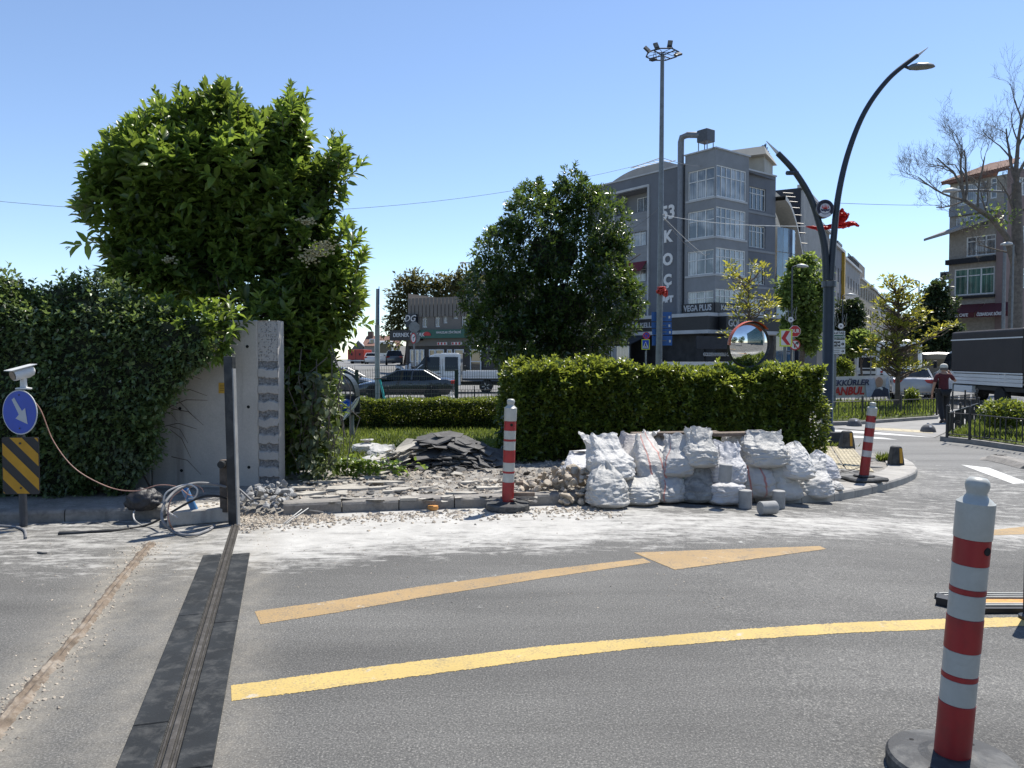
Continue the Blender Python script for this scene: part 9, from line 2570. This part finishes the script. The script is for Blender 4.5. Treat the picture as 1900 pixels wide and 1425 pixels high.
# ================================================================== BANNER ON THE RAILING
bd_ = 30.3
ban = thing('banner', 'white banner with EKKÜRLER and ANBUL lettering hung on the railing', 'banner', at(1590, 737, bd_))
BANW = mat('banner_white', (0.58, 0.57, 0.58), .7, var=.06)
def bpt(px, py, o=0.0): return at(px, py, bd_ + .03 * math.sin(px * .09) - o)
q = MB(); q.smooth = True; nB = 40
TOP = lambda px: np.interp(px, [1500, 1540, 1650], [701.5, 699.5, 695.5]); BOT = lambda px: np.interp(px, [1500, 1540, 1650], [740, 739, 736])
for i in range(nB + 1):
 px = 1500 + 150.5 * i / nB
 for t in (0, .33, .66, 1): q.v.append(tuple(bpt(px, TOP(px) + (BOT(px) - TOP(px)) * t, .015 * math.sin(t * 5 + i))))
for i in range(nB):
 for j in range(3): k = i * 4 + j; q.face((k, k + 4, k + 5, k + 1))
cl = q.build('cloth', BANW, ban)
NAVYT = mat('banner_navy', (0.035, 0.04, 0.09), .7); REDT = mat('banner_red', (0.42, 0.03, 0.025), .7)
c = at(1566, 711, bd_ - .09); text_mesh('lettering', 'TEŞEKKÜRLER', .30, facing(c, (1, 0, .03)), NAVYT, cl, .012, .002, .2, width=1.95)
c = at(1562, 726.5, bd_ - .09); text_mesh('lettering', 'İSTANBUL', .42, facing(c, (1, 0, .03)), REDT, cl, .018, .002, .2, width=1.75)
PB1 = mat('print_skin', (0.36, 0.23, 0.18), .7); PB2 = mat('print_suit', (0.03, 0.035, 0.07), .7); PB3 = mat('print_pale_blue', (0.36, 0.40, 0.52), .7); PB4 = mat('print_shirt', (0.55, 0.56, 0.62), .7)
def bpoly(pix, o, name, material): q = MB(); q.poly([bpt(px, py, o) for px, py in pix]); return q.build(name, material, cl)
bpoly([(1608, 736), (1606, 712), (1612, 702), (1618, 704), (1622, 700), (1626, 716), (1618, 736)], .085, 'print_shape', PB3); bpoly([(1642, 736), (1644, 704), (1648, 698), (1650, 715), (1650, 736)], .085, 'print_shape', PB3)
bpoly([(1616, 736.5), (1622, 724), (1630, 719), (1640, 718), (1648, 722), (1650, 736)], .095, 'print_suit', PB2); bpoly([(1629, 732), (1628, 720), (1634, 718), (1638, 720), (1636, 733)], .10, 'print_shirt', PB4)
q = MB(); c = bpt(1631.5, 709, .10); q.poly([(c.x + 7 * bd_ / F * math.cos(t), c.y, c.z + 9.5 * bd_ / F * math.sin(t)) for t in np.linspace(0, 6.283, 20)[:-1]]); q.build('print_face', PB1, cl)
# ================================================================== BEHIND THE CAMERA (seen only in the convex mirror, panes and car paint)
ob_ = thing('office_building', 'green glass office block behind the viewer, seen in the mirror', 'building', (30, -9, -.3))
fo = Fr((30, 6), (0, -1)); q = MB(); fbox(q, fo, 0, 30, -.3, 15, -10, -.05); q.build('wall', mat('office_frame', (0.16, 0.18, 0.18), .6), ob_)
GLT = glass_mat('office_glass', (0.03, 0.10, 0.095), .05, .9)
for i in range(15):
 for j in range(5):
  q = MB(); fbox(q, fo, i * 2 + .05, i * 2 + 1.95, .3 + j * 3, 3.1 + j * 3, -.04, .0); q.build('pane', GLT, ob_)
hedge_box('roadside_hedge', 'clipped hedge behind the viewer, seen in the mirror', ((-2.0, -9.0), (-22.0, -9.0), 1.2), lambda t: 2.4, 7000, .16, .09, L_HEDGE, 9, .12, 1500)
for (x, y, sd, lab) in ((9.5, -1.5, 41, 'leafy roadside tree beside the viewer, seen in the mirror'), (6.0, -5.0, 42, 'second roadside tree behind the viewer, seen in the mirror')):
 broadleaf('roadside_tree', lab, (x, y, gz(x, y)), [((x, y, 2.9), (1.6, 1.6, 1.5)), ((x + .8, y + .5, 3.8), (1.2, 1.2, 1.0)), ((x - .7, y, 2.2), (1.1, 1.1, .8))], 1500, .28, .18, L_LAUREL, .1, .3, seed=sd)
